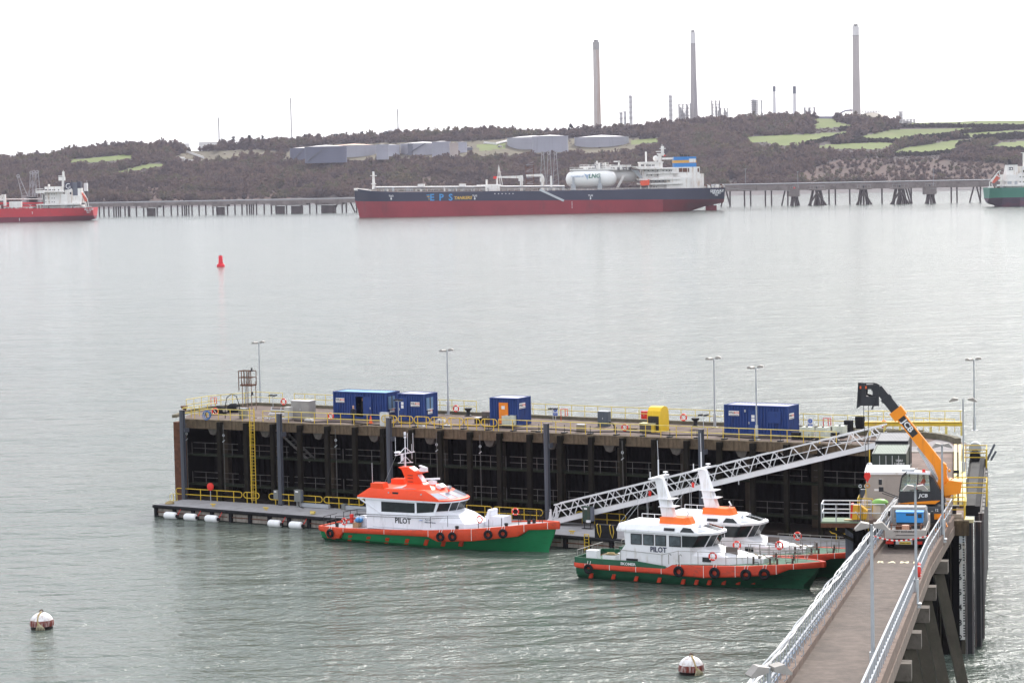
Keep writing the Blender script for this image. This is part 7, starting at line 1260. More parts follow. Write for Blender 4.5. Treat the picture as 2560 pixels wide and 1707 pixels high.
    for x, y, h, s_ in ((1.4, -1.4, .95, .45), (2.9, -1.3, .7, .55), (3.6, -.3, .7, .4), (3.55, .7, .9, .4)):
        c_ = MB().b6(x - s_, x + s_, y - .35, y + .35, 1.2, 1.2 + h).obj('deck_box', WHB, b); MB().b6(x - s_ - .02, x + s_ + .02, y - .37, y + .37, 1.2 + h, 1.24 + h).obj('lid', WHB if x != 2.9 else mat('rope_heap', (.16, .13, .07), .9, 0, .5, 8), c_)
    MB().torus((2.9, -1.3, 1.98), .28, .07, 'z', 14, 5).obj('coiled_rope', mat('rope_tan', (.4, .3, .15)), b)
    boat_rail(b, [(.4, -2.2, 1.7), (.35, 2.2, 1.7)], .55, RG, .025, (1,), .9); boat_rail(b, [(1.6, 1.9, 1.7), (3.8, 1.9, 1.7)], .7, RG, .025, (1, .5), .9)
    MB().b6(4.6, 5.6, -1.99, -1.9, 1.62, 1.8).obj('step_locker', BLKM, b); MB().b6(11.3, 11.95, -1.84, -1.74, 1.95, 2.3).obj('trunk_port', GLS, b) if False else quad(b, 'trunk_port', [(11.1, -1.83, 1.9), (11.8, -1.815, 1.9), (11.8, -1.79, 2.25), (11.1, -1.8, 2.25)], GLS, .02)
    MB().b6(12.6, 13.6, -.8, -.75, 2.3, 3.0).obj('wind_screen', mat('screen_smoked', (.12, .1, .09), .2), b)
    return b
def interior(b, org):
    for x in (7.5, 8.8): MB().ball((x, -1.2, 3.2), .25, 8, 6, (1, .8, 1.3)).obj('cabin_seat', REDP, b)
o2 = P(54.6, -18.9); b2 = twin('white pilot boat named SKOMER with dark green hull and red band', o2, 'SKOMER'); o3 = P(55.5, -13.0); b3 = twin('white pilot boat with dark green hull moored behind the SKOMER', o3, None, False)
lifebuoy('lifebuoy on the foredeck rail of the SKOMER', on_boat(b2, PA, 0, 12.2, -2.3, 2.45), PA, .29); lifebuoy('lifebuoy on the far rail of the SKOMER foredeck', on_boat(b2, PA, 0, 12.4, 1.7, 2.75), PA, .29); lifebuoy('lifebuoy on the near rail of the boat behind the SKOMER', on_boat(b3, PA, 0, 14.2, -2.2, 2.6), PA, .29); lifebuoy('lifebuoy on the far rail of the boat behind the SKOMER', on_boat(b3, PA, 0, 14.0, 1.9, 2.75), PA, .29)
# ================================================================ kiosk, store containers, platform
KG = mat('kiosk_grey', (.36, .325, .3), .6, 0, .06, 1); 
t = thing('electrical_kiosk', 'pale grey double-door electrical kiosk with a white lid roof', 'kiosk', A(-6.75, 1.6, ZD), ARZ)
MB().b6(0, 2.75, 0, 1.9, 0, 2.55).obj('body', KG, t); MB().prism([(-.08, 2.55), (2.83, 2.55), (2.83, 2.72), (-.08, 2.72)], -.1, 2.0).obj('roof_rim', W_PAINT, t); MB().add([(-.08, -.1, 2.72), (2.83, -.1, 2.72), (2.83, 2.0, 2.95), (-.08, 2.0, 2.95), (-.08, 2.0, 2.72), (2.83, 2.0, 2.72)], [(0, 1, 2, 3), (0, 3, 4), (1, 5, 2), (3, 2, 5, 4)]).obj('roof', W_PAINT, t)
for x0, x1 in ((.18, 1.36), (1.39, 2.57)): MB().b6(x0, x1, -.025, -.002, .15, 2.35).obj('door', KG, t)
MB().b6(.55, 1.0, -.035, -.026, 1.45, 1.58).obj('label', SGNW, t)
CGR = mat('container_green', (.035, .05, .042), .5, 0, .12, .8, (.06, .06, .05), .25, (1, 1, 1)); CGROOF = mat('container_roof_green', (.13, .17, .13), .6, 0, .15, .8, (.2, .2, .17), .3, (1, 1, 1)); CDK = mat('container_black', (.02, .022, .026), .5); CGREYR = mat('container_roof_grey', (.14, .14, .15), .6, 0, .2, .8)
def endon(label, r, al, L_, col, roof, lettering):
    t = container('shipping_container', label, A(r, al, ZD), 2.44, roof, col, Wd=L_, rz=ARZ)
    MB().b6(.12, 2.32, .03, .06, .2, 2.49).obj('door_panel', col, t); MB().b6(.06, .1, .14, L_ - .14, .2, 2.49).obj('side_panel', col, t); MB().b6(2.34, 2.38, .14, L_ - .14, .2, 2.49).obj('side_panel', col, t); MB().b6(.14, 2.3, L_ - .1, L_ - .06, .2, 2.49).obj('back_panel', col, t)
    for x in (.55, 1.0, 1.45, 1.9): MB().cyl((x, -.0, .15), (x, -.0, 2.45), .028, n=6).obj('lock_bar', GALV if lettering else col, t)
    MB().b6(1.21, 1.23, .01, .03, .2, 2.49).obj('door_gap', BLKM, t)
    if lettering:
        for i, s_ in enumerate(('UNIU', '116100 8', '1260')): text(s_, .2, WL, t, (1.95, .018, 2.1 - i * .24))
    return t
endon('dark green container end with lock bars behind the kiosk', -7.0, 13.2, 6.06, CGR, CGROOF, True); endon('black container with grey roof behind the dark green one', -7.2, 21.5, 6.06, CDK, CGREYR, False)
# landing platform over the water
fa = toA(W(2052, 1303, ZD - .12)); ba = toA(W(2066, 1293, ZD - .12)); pr0, pa0, pa1 = fa[0], fa[1], max(ba[1], fa[1] + 1.6)
GPL = mat('platform_green', (.2, .26, .18), .85, 0, .15, 1.5)
t = thing('landing_platform', 'green-decked steel landing platform jutting over the water from the arm', 'platform', A(pr0, pa0, ZD - .12), ARZ); Wp = -7.4 - pr0 + 1.0
MB().b6(0, Wp, 0, pa1 - pa0, -.1, 0).obj('deck', GPL, t); MB().b6(0, Wp, -.02, .16, -.4, -.1).b6(0, Wp, pa1 - pa0 - .2, pa1 - pa0, -.4, -.1).obj('edge_beam', RUST, t)
for x in (.1, Wp * .5): MB().bar((x, .4, -.35), (Wp + 1, .4, -2.2), .18).obj('knee_brace', DSTEEL, t)
def rr(pts, m_post, m_rail, h=1.15):
    for q in pts: MB().cyl((q[0], q[1], 0), (q[0], q[1], h), .04, n=6).obj('post', m_post, t)
    for l in (1, .5): MB().tube([(q[0], q[1], h * l) for q in pts], .04, 6).obj('rail', m_rail, t)
dp = pa1 - pa0; rr([(.05, .05), (1.0, .05), (2.6, .05), (4.2, .05)], GALV, W_PAINT); rr([(.05, dp - .05), (1.8, dp - .05), (3.2, dp - .05)], GALV, W_PAINT); MB().tube([(.05, .05, 1.15), (.05, dp, 1.15)], .04, 6).tube([(.05, .05, .58), (.05, dp, .58)], .04, 6).obj('rail', W_PAINT, t)
MB().b6(Wp - 1.6, Wp + .5, .4, .8, .02, .08).obj('step', TIMB, t)
railing('railing', 'yellow railing climbing from the green platform beside the kiosk', [A(pr0 + 3.3, pa1 - .05, ZD), A(-7.2, pa1 + .2, ZD), A(-7.2, 1.8, ZD)], YEL, YEL, 1.15, 1.2)
t = thing('white_rope', 'white rope end hanging from the platform rail', 'rope', A(pr0 + 2.6, pa0 - .02, ZD), ARZ); MB().tube([(0, -.05, 1.0), (.02, -.07, .6), (-.05, -.08, .15), (-.25, -.06, .5), (-.35, -.06, .55)], .035, 5).obj('strand', LBW, t); MB().ball((0, -.05, 1.0), .06, 6, 4).obj('knot', LBW, t)
t = thing('grit_bin', 'tilted yellow bin with a red face beside the kiosk', 'bin', A(-7.3, -1.7, ZD), ARZ); t.scale = (.8,) * 3; MB().prism([(-.25, .0), (.95, .05), (1.05, .75), (.45, 1.2), (-.15, 1.2)], -.4, .4).obj('body', mat('bin_yellow', (.75, .4, .03), .5), t); MB().prism([(-.35, .1), (-.2, .1), (-.1, 1.3), (-.28, 1.3)], -.42, .42).obj('red_face', REDP, t)
t = thing('bulk_bag', 'pale bulk bag topped with bright green plastic by the kiosk', 'bag', A(-5.6, -1.55, ZD), ARZ); MB().lathe([(.48, 0), (.55, .3), (.5, .8), (.52, .95)], 4).obj('bag', mat('bag_cream', (.55, .48, .4), .9), t); MB().ball((-.05, 0, 1.1), .5, 10, 6, (1.1, .9, .5)).obj('green_cover', mat('bag_green', (.22, .45, .1), .5), t, 50)
# ================================================================ ramp
rc1 = W(2243, 1405, ZD); rc2 = Vector(gz(2078, 1707, 12.9)); rc0 = A(-2.75, -2.0, ZD); rc3 = rc2 + (rc2 - rc1) * .28
RPTS = [rc0, rc1, rc2, rc3]; rdir = (rc2 - rc1); rdir.z = 0; RLEN = rdir.length; rdir.normalize(); rnx = Vector((-rdir.y, rdir.x, 0))          # rnx: to the right seen from the shore
if rnx.x < 0: rnx = -rnx
RSL = (rc2.z - rc1.z) / RLEN
def RP(d, r, z=0.0):                                        # d metres shoreward of the painted word, r to the right, z above the surface
    if d >= 0: p = rc1 + rdir * d; p.z = rc1.z + RSL * d
    else: f = -d / (rc1 - rc0).length; p = rc1 + (rc0 - rc1) * f
    return p + rnx * r + Vector((0, 0, z))
HWR = 1.5; D0 = -(rc1 - rc0).length; D1 = RLEN * 1.28
ramp = thing('ramp', 'sloping concrete vehicle ramp with kerbs leading up to the shore', 'ramp', (0, 0, 0), 0)
RM = mat('ramp_surface', (.122, .096, .081), .92, 0, .32, 1.6, (.082, .066, .056), .45, (.35, .12, .35), .35, 12); RK = mat('ramp_kerb', (.17, .12, .095), .9, 0, .22, 1.2, (.09, .06, .05), .35, (1, 1, 1), .3, 8)
ds = [D0, -3, 0] + [D1 * i / 12 for i in range(1, 13)]
def strip(name, r0, r1, z0, z1, m):
    return MB().loft([[RP(d, r0, z0), RP(d, r1, z0), RP(d, r1, z1), RP(d, r0, z1)] for d in ds]).obj(name, m, ramp)
strip('surface', -HWR - .2, HWR + .2, -.5, 0, RM); strip('kerb', -HWR - .42, -HWR, -.3, .3, RK); strip('kerb', HWR, HWR + .42, -.3, .3, RK); strip('edge_beam', HWR + .15, HWR + .46, -.9, -.3, mat('edge_beam_concrete', (.17, .13, .105), .9, 0, .2, 1, (.09, .065, .05), .4, (.6, .6, .6), .3, 6)); strip('edge_beam', -HWR - .46, -HWR - .15, -1.15, -.3, RK)
for q in (-3.2, 12.5, 24.2, 36): MB().loft([[RP(q + e, r, .006) for r in (-HWR, HWR)] for e in (-.03, .03)], False, False).obj('expansion_joint', BLKM, ramp)
WRD = mat('road_paint', (.7, .62, .42), .8, 0, .2, 4)
cvec = (RP(.1, 0) - RP(-.1, 0)).normalized(); me_t = text_mesh('R A M P', 1.0, .001); me_t.materials.clear(); me_t.materials.append(WRD); o = link('painted_word', me_t, ramp); pm = RP(.1, .05, .012); zx = rnx.normalized(); zy = -cvec; zz = zx.cross(zy); o.matrix_world = Matrix(((zx.x * .72, zy.x * 1.3, zz.x, pm.x), (zx.y * .72, zy.y * 1.3, zz.y, pm.y), (zx.z * .72, zy.z * 1.3, zz.z, pm.z), (0, 0, 0, 1)))
PCON = mat('pile_concrete', (.07, .06, .046), .9, 0, .25, .8, (.05, .05, .035), .45, (1.5, 1.5, .4), .3, 5); XH = mat('crosshead_concrete', (.13, .112, .096), .9, 0, .2, 1, (.06, .05, .038), .35, (1, 1, 1), .3, 6)
for i in range(7):
    d = -6.5 + i * 11.6; c = RP(d, 0); zt = c.z - .9
    MB().loft([[RP(d + e, r, 0) * 1 + Vector((0, 0, zz - RP(d + e, r, 0).z)) for r, zz in ((-HWR - .9, zt - .75), (HWR + .9, zt - .75), (HWR + .9, zt), (-HWR - .9, zt))] for e in (-.45, .45)]).obj('crosshead', XH, ramp)
    for sd in (-1, 1):
        top = RP(d, sd * (HWR + .3)); top.z = zt - .8; bot = top + rnx * sd * 1.9 + Vector((0, 0, -top.z - 2)); MB().bar(top, bot, .62, .62).obj('raking_pile', PCON, ramp)
        top2 = RP(d + .3, sd * .7); top2.z = zt - .8; MB().bar(top2, top2 + Vector((0, 0, -top2.z - 2)), .5).obj('pile', PCON, ramp)
RLG = mat('ramp_rail_galvanised', (.46, .48, .51), .38, .5, .1, 2)
def ramp_rail(label, sd):
    t = thing('ramp_railing', label, 'railing', RP(D0, sd * (HWR + .25)), 0); o0 = t.location.copy(); n = int((D1 - D0) / 1.25)
    pmh = MB().cyl((0, 0, 0), (0, 0, 1.12), .03, n=6).mesh('post', RLG)
    for i in range(n + 1): d = D0 + (D1 - D0) * i / n; link('post', pmh, t, RP(d, sd * (HWR + .25), .28) - o0)
    for h in (1.4, .85): MB().tube([RP(d, sd * (HWR + .25), h) - o0 for d in ds], .045, 7).obj('rail', RLG, t)
    if sd < 0:
        for q in range(5):
            pts = []; 
            for i in range(60): d = D0 + (D1 - D0) * i / 59; pts.append(RP(d, sd * (HWR + .25 + .1 * math.sin(i * .6 + q * 1.7)), 1.42 + .05 * q * .5 + .06 * math.sin(i * .37 + q * 2.1)) - o0)
            MB().tube(pts, .03, 5).obj('cable', mat('cable_white', (.68, .67, .66), .6) if q < 4 else GREYP, t)
        for q in range(4): MB().tube([RP(D0 + (D1 - D0) * i / 30, sd * (HWR + .3), .5 + .1 * q + .04 * math.sin(i * .9 + q)) - o0 for i in range(31)], .025, 5).obj('lower_cable', mat('cable_white', (.68, .67, .66)) if q % 2 else mat('cable_blue', (.35, .45, .6), .6), t)
        for i in range(24): d = D0 + 1 + i * (D1 - D0 - 2) / 23; MB().tube([RP(d, sd * (HWR + .2), .95) - o0, RP(d, sd * (HWR - .12), .8) - o0, RP(d, sd * (HWR - .14), .55) - o0, RP(d, sd * (HWR - .02), .45) - o0], .022, 5).obj('bracket', RLG, t)
    return t
ramp_rail('galvanised ramp railing carrying bundles of white cable on the harbour side', -1); ramp_rail('plain galvanised ramp railing on the seaward side', 1)
for lab, d in (('grey lamp post on the seaward ramp edge beside the truck', None), ('grey lamp post half way up the seaward ramp edge', 1), ('grey lamp post highest up the seaward ramp edge', 2)):
    b = {None: W(2357, 1347, ZD), 1: Vector(gz(2291, 1508, 10.1)), 2: Vector(gz(2183, 1712, 12.9))}[d]
    t = lamp_post(lab, b, ARZ + .1, 5.9 if d != 2 else 6.0, 'gull', group='lamp posts along the ramp'); MB().box((-.3, 0, -.1), (1.0, .7, .12)).bar((0, 0, -.15), (-.5, 0, -.9), .2).obj('bracket', GALV, t)
b = Vector(gz(1922, 1668, 18.4)); lamp_post('grey lamp post on the harbour side of the ramp, lamps only in view', (b.x, b.y, 12.2), ARZ + .5, 6.2, 'gull', group='lamp posts along the ramp'); MB().box((.5, 0, -.1), (1.4, .6, .14)).obj('bracket', GALV, COL.objects[-1] if False else bpy.data.objects[[o.name for o in COL.objects if o.name.startswith('lamp_post')][-1]])
p = RP(16.4, HWR + .38, .95); lifebuoy('red lifebuoy hung edge-on on the seaward ramp railing', p, math.atan2(rdir.y, rdir.x), .36, False)
t = thing('barrier_tape', 'red and white striped tape strung across behind the truck', 'tape', (0, 0, 0), 0); a, b = RP(-2.2, -HWR - .2, 1.25), RP(-1.6, HWR + .2, 1.35)
for i in range(24):
    f0, f1 = i / 24, (i + 1) / 24; q = lambda f: a + (b - a) * f + Vector((0, 0, -.35 * math.sin(math.pi * f) * (1 - .3 * f))); MB().bar(q(f0), q(f1), .012, .08).obj('stripe', REDP if i % 2 else LBW, t)
# ================================================================ truck
TRG = mat('truck_grey', (.4, .37, .34), .5, 0, .1, 1.5, (.25, .2, .17), .3, (1, 1, 1)); TDK = mat('truck_dark', (.03, .03, .032), .6)
tb = gz(2264, 1374, ZD); t = thing('flatbed_truck', 'small flatbed truck parked on the ramp seen from behind', 'truck', (tb[0], tb[1], ZD), ARZ - R_(1)); t.scale = (1.16, 1.16, .9)
MB().b6(-1.02, 1.02, 0, 3.4, .92, 1.0).obj('bed_floor', TRG, t); MB().b6(-1.06, 1.06, -.05, 0, .78, 1.36).obj('tailgate', TRG, t); text('PORT ENGINEERING', .13, TDK, t, (0, -.056, 1.24)); MB().b6(-.5, .5, -.056, -.05, .98, 1.02).obj('tailgate_line', TDK, t)
for x in (-1.04, 1.0): MB().b6(x, x + .04, 0, 3.4, .92, 1.36).obj('side_gate', TRG, t)
MB().b6(-.95, .95, .15, .3, .42, .78).obj('rear_beam', TDK, t); MB().b6(-.5, .35, -.04, .1, .38, .62).obj('plate_mount', GALV, t); MB().b6(-.32, .28, -.06, -.041, .4, .56).obj('number_plate', mat('plate_yellow', (.7, .5, .06), .5), t); text('CN63 AKP', .12, TDK, t, (-.02, -.066, .48))
for x in (-.82, .66): MB().b6(x - .2, x + .2, -.05, .1, .4, .58).obj('tail_lamp', mat('lamp_red', (.5, .03, .02), .3), t)
for x in (-.8, .8):
    for y in (.9, 4.3): w_ = MB().cyl((x - .16, y, .36), (x + .16, y, .36), .36, n=20).obj('wheel', BLK, t, 40); MB().cyl((x + math.copysign(.1, x), y, .36), (x + math.copysign(.17, x), y, .36), .2, n=12).obj('rim', GALV, w_)
MB().b6(-.4, .4, .3, 5, .45, .7).obj('chassis', TDK, t)
MB().loft([[(-1.0, y, .6), (1.0, y, .6), (1.0, y, 1.5), (.85 - s_, y, 2.25 - s_), (-.85 + s_, y, 2.25 - s_), (-1.0, y, 1.5)] for y, s_ in ((3.55, 0), (4.4, 0), (4.9, .25), (5.5, .55))]).obj('cab', TRG, t, 25)
for x0, x1 in ((-.8, -.1), (.1, .8)): MB().b6(x0, x1, 3.5, 3.54, 1.55, 2.1).obj('rear_window', mat('truck_glass', (.2, .21, .21), .15), t)
MB().tube([(-.95, 3.3, 1.0), (-.95, 3.3, 2.35), (.95, 3.3, 2.35), (.95, 3.3, 1.0)], .04, 6).obj('headboard', GALV, t); 
for x in (-1.15, 1.15): MB().box((x, 4.7, 1.6), (.1, .18, .35)).obj('mirror', TDK, t)
gg = thing('generator', 'bright blue generator set standing on the truck bed', 'generator', Vector(t.location) + Vector((0, 0, .905)), ARZ - R_(1)); gg.scale = (1.16, 1.16, .9); GBL = mat('generator_blue', (.03, .24, .58), .45, 0, .05, 1.5)
MB().b6(-.62, .78, 2.3, 3.0, .42, 1.1).obj('canopy', GBL, gg); MB().b6(-.66, .82, 2.26, 3.04, 1.1, 1.15).obj('lid', GBL, gg); MB().b6(-.1, .32, 2.28, 2.3, .9, 1.02).obj('maker_plate', TDK, gg); MB().b6(.52, .72, 2.28, 2.3, .75, 1.02).obj('control_panel', TDK, gg); MB().b6(-.6, .76, 2.35, 2.95, 0, .42).obj('base_frame', TDK, gg)
tt_ = thing('welding_gear', 'rusty welding gear and rails lying on the truck bed', 'equipment', Vector(t.location) + Vector((0, 0, .905)), ARZ - R_(1)); tt_.scale = (1.16, 1.16, .8); MB().bar((-.9, 1.2, .5), (.9, 1.3, .5), .06).bar((-.8, .8, .05), (-.8, 1.6, .55), .08).bar((.7, .8, .05), (.75, 1.6, .55), .08).obj('rail', RUST, tt_); MB().cyl((-.05, 1.0, .02), (-.05, 1.0, .55), .2, n=10).obj('gas_bottle', mat('bottle_tan', (.4, .22, .15), .6), tt_); MB().b6(-.6, .2, 1.4, 1.9, .02, .35).obj('crate', RUST, tt_)
# ================================================================ rotating telehandler
JO = mat('machine_orange', (.85, .27, .012), .4, 0, .05, 1, (.55, .18, .03), .12); JB = mat('machine_black', (.028, .03, .034), .45, 0, .2, 2); JGL = mat('cab_glass', (.05, .075, .07), .06, 0, .3, 2, spec=.7)
jb = gz(2325, 1326, ZD); j = thing('telehandler', 'orange rotating telehandler with black telescopic boom raised over the platform', 'telehandler', (jb[0], jb[1] + 1.6, ZD), ARZ)
MB().b6(-.95, .95, -1.6, 3.6, .62, 1.25).obj('chassis', JB, j); MB().b6(-1.0, 1.0, -1.62, -1.2, .5, 1.1).obj('front_frame', JB, j)
for x in (-.95, .95):
    for y in (-.4, 2.6): w_ = MB().cyl((x - .22, y, .58), (x + .22, y, .58), .58, n=22).obj('wheel', BLK, j, 40); MB().cyl((x + math.copysign(.15, x), y, .58), (x + math.copysign(.235, x), y, .58), .3, n=14).obj('hub', JO, w_)
for x in (-.9, .95):
    MB().bar((x, -1.7, .95), (x + math.copysign(.35, x), -1.75, .2), .3, .34).b6(x - .3, x + .3, -1.95, -1.55, .02, .14).obj('outrigger', JO, j); MB().b6(x - .35, x + .35, -1.75, -1.6, .75, 1.1).obj('outrigger_plate', JO, j)
MB().cyl((0, 1.0, 1.25), (0, 1.0, 1.5), .75, n=24).obj('slew_ring', JB, j); MB().b6(-1.6, 1.2, -.1, 2.0, 1.48, 1.66).obj('turntable', JB, j); MB().prism([(-1.75, 1.52), (.6, 1.52), (.95, 1.75), (.3, 1.72), (-1.2, 1.6)], -.22, -.1).obj('sill_stripe', JO, j)
MB().prism([(-1.75, 1.6), (.35, 1.6), (.35, 2.3), (-1.65, 2.3)], -.18, .95).obj('cab_base', JB, j); text('JCB', .3, WL, j, (-.12, -.195, 2.05), sx=1.2, shear=.15)
cabp = [(-1.65, 2.3), (.35, 2.3), (.25, 3.42), (-1.15, 3.48), (-1.5, 3.2)]
for a, b in zip(cabp, cabp[1:] + cabp[:1]):
    for y in (-.16, .93): MB().bar((a[0], y, a[1]), (b[0], y, b[1]), .07).obj('cab_pillar', JB, j)
MB().bar((-.5, -.17, 2.3), (-.45, -.17, 3.44), .08).obj('door_pillar', JB, j); MB().prism([(-1.2, 3.46), (.3, 3.4), (.3, 3.5), (-1.15, 3.58)], -.2, .97).obj('cab_roof', W_PAINT, j)
glm = bpy.data.materials.new('clear_cab_glass'); glm.use_nodes = True; nn = glm.node_tree; nn.nodes.remove(nn.nodes['Principled BSDF']); _tr = nn.nodes.new('ShaderNodeBsdfTransparent'); _tr.inputs[0].default_value = (.84, .9, .88, 1); _gl = nn.nodes.new('ShaderNodeBsdfGlossy'); _gl.inputs['Roughness'].default_value = .03; _mx = nn.nodes.new('ShaderNodeMixShader'); _mx.inputs[0].default_value = .08; nn.links.new(_tr.outputs[0], _mx.inputs[1]); nn.links.new(_gl.outputs[0], _mx.inputs[2]); nn.links.new(_mx.outputs[0], nn.nodes['Material Output'].inputs['Surface'])
MB().prism([(-1.62, 2.34), (-.56, 2.34), (-.5, 3.42), (-1.14, 3.44), (-1.46, 3.18)], -.17, -.16).obj('window', glm, j); MB().prism([(-.42, 2.34), (.3, 2.34), (.22, 3.38), (-.4, 3.4)], -.172, -.162).obj('window', glm, j); MB().prism([(-1.6, 2.34), (.3, 2.34), (.22, 3.38), (-1.14, 3.44), (-1.46, 3.18)], .92, .93).obj('window', glm, j)
MB().prism([(.35, 1.62), (1.3, 1.62), (.95, 2.3), (.5, 3.2), (.35, 3.3)], -.15, .9).obj('engine_cowl', JB, j)
tw = MB().prism([(.45, 1.9), (1.5, 1.75), (1.75, 2.2), (1.35, 3.1), (1.3, 3.9), (.95, 4.15), (.45, 3.9), (.8, 3.0)], .95, 1.5).obj('boom_tower', JO, j); MB().prism([(1.2, 1.95), (2.2, 2.1), (2.3, 2.85), (1.5, 2.95), (1.15, 2.6)], .5, 2.0).obj('counterweight', JO, j, 30)
def boom_sec(name, a, b, w_, h_, m_): return MB().bar(a, b, w_, h_).obj(name, m_, j)
yb = 1.22; B0, B1, B2, B3 = Vector((1.15, yb, 3.45)), Vector((-1.85, yb, 7.35)), Vector((-2.5, yb, 8.2)), Vector((-3.0, yb, 8.85))
boom_sec('boom', B0, B1, .46, .62, JO); boom_sec('boom_collar', B1 + (B0 - B1).normalized() * .5, B1 + (B1 - B0).normalized() * .12, .6, .9, JO); boom_sec('boom_stage', B1, B2, .42, .62, JB); boom_sec('boom_stage', B2 - (B2 - B1).normalized() * .1, B3, .36, .54, JB); boom_sec('stage_collar', B2 - (B2 - B1).normalized() * .16, B2 + (B2 - B1).normalized() * .08, .5, .72, JB)
boom_sec('boom_shoulder', B3, B3 + Vector((-.35, 0, .12)), .4, .55, JB); MB().bar((.7, yb, 2.9), (-.5, yb, 5.0), .18).obj('lift_ram', GALV, j)
bm_t = text('JCB', .52, WL, j, (B0 + (B1 - B0) * .76) + Vector((0, -.237, 0)), sx=1.1); bm_t.rotation_euler = (math.pi / 2, math.atan2(B0.z - B1.z, B0.x - B1.x) * -1 * -1, 0)
bm_t.rotation_euler = Matrix(((B0 - B1).normalized(), Vector(((B1 - B0).z * -1, 0, (B1 - B0).x)).normalized() * -1 if False else Vector((-(B0 - B1).normalized().z, 0, (B0 - B1).normalized().x)), Vector((0, -1, 0)))).transposed().to_euler()
bk_ = MB().prism([(-2.6, 0), (-2.1, 0), (-2.1, .1), (-2.6, .1)], 0, .1).obj('text_plate', JB, j); bk_.hide_render = False; bpy.data.objects.remove(bk_)
q0 = B0 + (B1 - B0) * .6; q1 = B0 + (B1 - B0) * .92; MB().bar(q0 + Vector((0, -.229, 0)), q1 + Vector((0, -.229, 0)), .008, .46).obj('logo_panel', JB, j)
hx = -4.25; MB().b6(hx, hx + .18, yb - .5, yb + .5, 7.9, 9.25).obj('carriage', JB, j); MB().b6(hx, hx + .95, yb - .52, yb - .42, 7.75, 9.2).b6(hx, hx + .95, yb + .42, yb + .52, 7.75, 9.2).obj('winch_side', JB, j) if False else MB().prism([(hx - .12, 7.55), (hx + .15, 7.75), (hx + .95, 7.75), (hx + 1.1, 8.3), (hx + .5, 8.35), (hx + .42, 9.2), (hx, 9.25)], yb - .5, yb - .42).prism([(hx - .12, 7.55), (hx + .15, 7.75), (hx + .95, 7.75), (hx + 1.1, 8.3), (hx + .55, 8.45), (hx + .6, 9.1), (hx, 9.25)], yb + .42, yb + .5).obj('winch_side', JB, j)
MB().cyl((hx + .45, yb - .42, 8.1), (hx + .45, yb + .42, 8.1), .26, n=14).obj('winch_drum', BLKM, j); MB().b6(hx + .5, hx + 1.35, yb - .3, yb + .3, 8.8, 9.1).b6(hx + .9, hx + 1.3, yb - .25, yb + .25, 7.7, 8.9).obj('quickhitch', JB, j); MB().bar((hx + .1, yb - .35, 9.2), (hx + 1.2, yb - .1, 9.15), .07).bar((hx + .95, yb - .3, 7.75), (hx + .85, yb - .3, 7.5), .1).obj('hitch_bar', JB, j)
for x in (hx + .1, hx + .45): MB().b6(x, x + .1, yb - .53, yb - .51, 8.85, 9.02).obj('marker', SGNO, j)
for dx_ in (.28, .62): MB().cyl((hx + dx_, yb, 7.9), (hx + .5 + (dx_ - .45) * .3, yb, 3.3), .018, n=4).obj('hoist_cable', BLKM, j)
hk = MB().prism([(hx + .28, 3.1), (hx + .5, 2.7), (hx + .72, 3.1), (hx + .66, 3.35), (hx + .34, 3.35)], yb - .12, yb + .12).obj('hook_block', REDP, j); MB().torus((hx + .5, yb, 2.5), .13, .05, 'y', 12, 6).obj('hook', mat('hook_orange', (.5, .25, .08), .6), hk)
MB().bar((-1.6, -.1, 1.9), (-2.75, -.15, 2.35), .06).bar((-1.6, -.1, 1.8), (-2.75, -.15, 2.2), .05).obj('mirror_arm', BLKM, j); MB().b6(-2.95, -2.65, -.25, -.05, 2.3, 2.6).b6(-2.95, -2.75, -.3, .05, 2.75, 3.1).obj('mirror', BLKM, j); MB().bar((1.5, .9, 2.9), (2.1, .6, 3.3), .04).box((1.95, .6, 3.5), (.35, .05, .2)).obj('mirror', BLKM, j); MB().ball((1.5, .7, 3.55), .1, 8, 6).obj('beacon_lamp', mat('beacon_amber', (.8, .3, .03), .4), j)
MB().b6(-1.5, -.7, .2, .9, 3.55, 3.7).bar((-1.3, -.1, 3.6), (-.5, .2, 3.75), .05).obj('roof_lamp_bar', GALV, j); MB().b6(-.2, 0, .1, .3, 3.5, 3.7).obj('roof_beacon', REDP, j)
MB().b6(.2, .95, -1.7, -1.62, 1.12, 1.55).obj('rear_box', mat('machine_grey', (.06, .065, .075), .5), j); text('12', .22, WL, j, (.75, -1.71, 1.33))
MB().b6(-1.0, -.2, .1, .8, 2.3, 2.42).obj('seat', JB, j)
OV = mat('overalls_orange', (.8, .07, .02), .7)
sit = [((0, 0, .45), (.14, .11), None), ((0, .03, .7), (.15, .11), 0), ((0, .05, .95), (.17, .11), 1), ((0, .05, 1.06), .06, 2), ((0, .03, 1.14), (.08, .09), 3), ((0, .02, 1.24), (.08, .09), 4), ((0, .02, 1.3), .045, 5)]
for s_ in (-1, 1):
    n = len(sit); sit += [((s_ * .1, -.1, .46), .085, 0), ((s_ * .12, -.42, .46), .065, n), ((s_ * .12, -.45, .1), .045, n + 1), ((s_ * .12, -.58, .05), .04, n + 2)]
    n = len(sit); sit += [((s_ * .2, .03, .93), .06, 2), ((s_ * .24, -.08, .7), .05, n), ((s_ * .18, -.32, .68), .038, n + 1), ((s_ * .17, -.4, .7), .032, n + 2)]
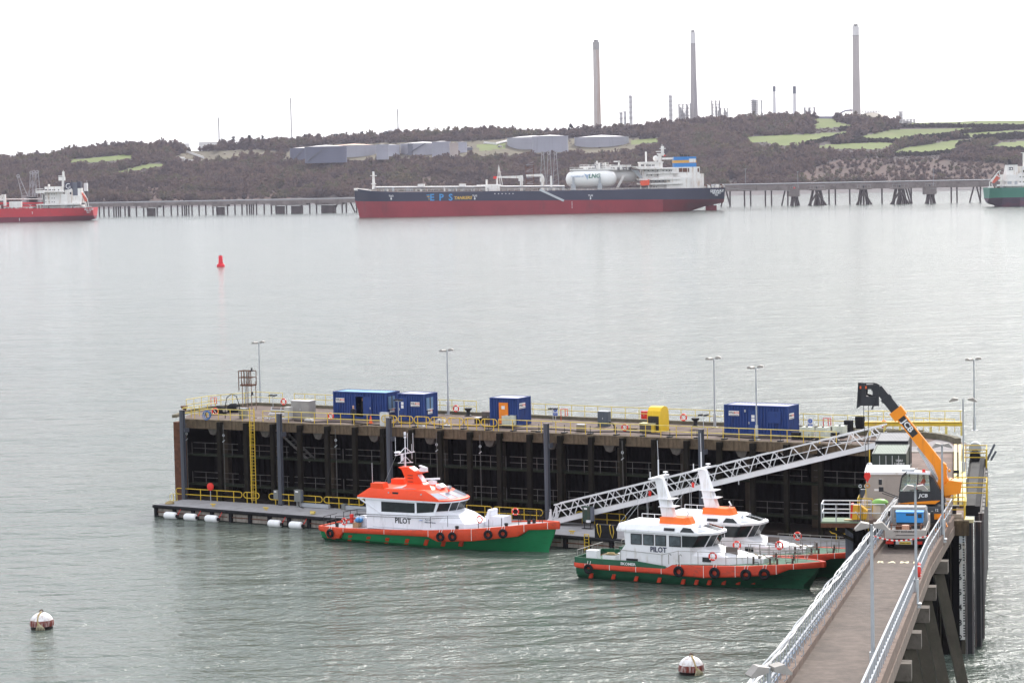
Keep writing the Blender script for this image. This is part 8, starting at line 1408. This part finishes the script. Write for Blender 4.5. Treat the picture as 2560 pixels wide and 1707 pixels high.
pl = j.location + Vector((math.cos(ARZ) * -.15 - math.sin(ARZ) * .4, math.sin(ARZ) * -.15 + math.cos(ARZ) * .4, 2.02))
pp_ = person('person', 'operator in orange overalls seated in the telehandler cab', pl, ARZ - R_(75), sit, [SKIN, OV, OV, BLK]); 
for p_ in pp_.children[0].data.polygons: p_.material_index = 0 if p_.center.z > 1.05 else (3 if p_.center.z < .1 else 1)
MB().ball((-1.15, -.0, 2.5), .14, 10, 8).obj('hi_vis_helmet', mat('hivis_green', (.35, .8, .05), .5), j, 60)
for lab, px, py, h_ in (('dark slings hanging below the red hook block', 2151, 1262, 2.4), ('yellow sling and chain hanging on the platform rail', 2165, 1262, 2.0)):
    p = W(px, py, ZD + 1.0); t = thing('lifting_sling', lab, 'sling', (p[0], p[1], ZD), ARZ); m_ = BLKM if 'dark' in lab else YEL
    for q in range(3): MB().tube([(0, 0, 2.2), (-.1 + q * .1, -.05, 1.2), (-.2 + q * .17, -.1, -.1 - .3 * q)], .014, 5).obj('leg', m_, t)
    MB().torus((0, 0, 2.25), .09, .03, 'y', 10, 5).obj('ring', GALV, t)

t = thing('marker_pole', 'thin yellow pole with a white ball standing behind the kiosk', 'pole', A(-7.0, 10.5, ZD), ARZ); MB().cyl((0, 0, 0), (0, 0, 3.2), .04, n=6).obj('pole', YEL, t); MB().ball((0, 0, 2.1), .2, 12, 8, (1, .5, 1)).obj('ball', LBW, t, 60)
# ================================================================ haze in the air
hz = MB().b6(-2600, 2600, -40, 4900, -3.2, 262); hzm = bpy.data.materials.new('haze_air'); hzm.use_nodes = True; hn = hzm.node_tree; hn.nodes.clear(); ho = hn.nodes.new('ShaderNodeOutputMaterial'); hv = hn.nodes.new('ShaderNodeVolumePrincipled'); hv.inputs['Color'].default_value = (.86, .84, 1.0, 1); hv.inputs['Density'].default_value = 3.4e-5; hv.inputs['Anisotropy'].default_value = .3
hn.links.new(hv.outputs[0], ho.inputs['Volume']); tag(hz.obj('haze', hzm), 'thin pale haze over the whole haven', 'haze', kind='stuff')
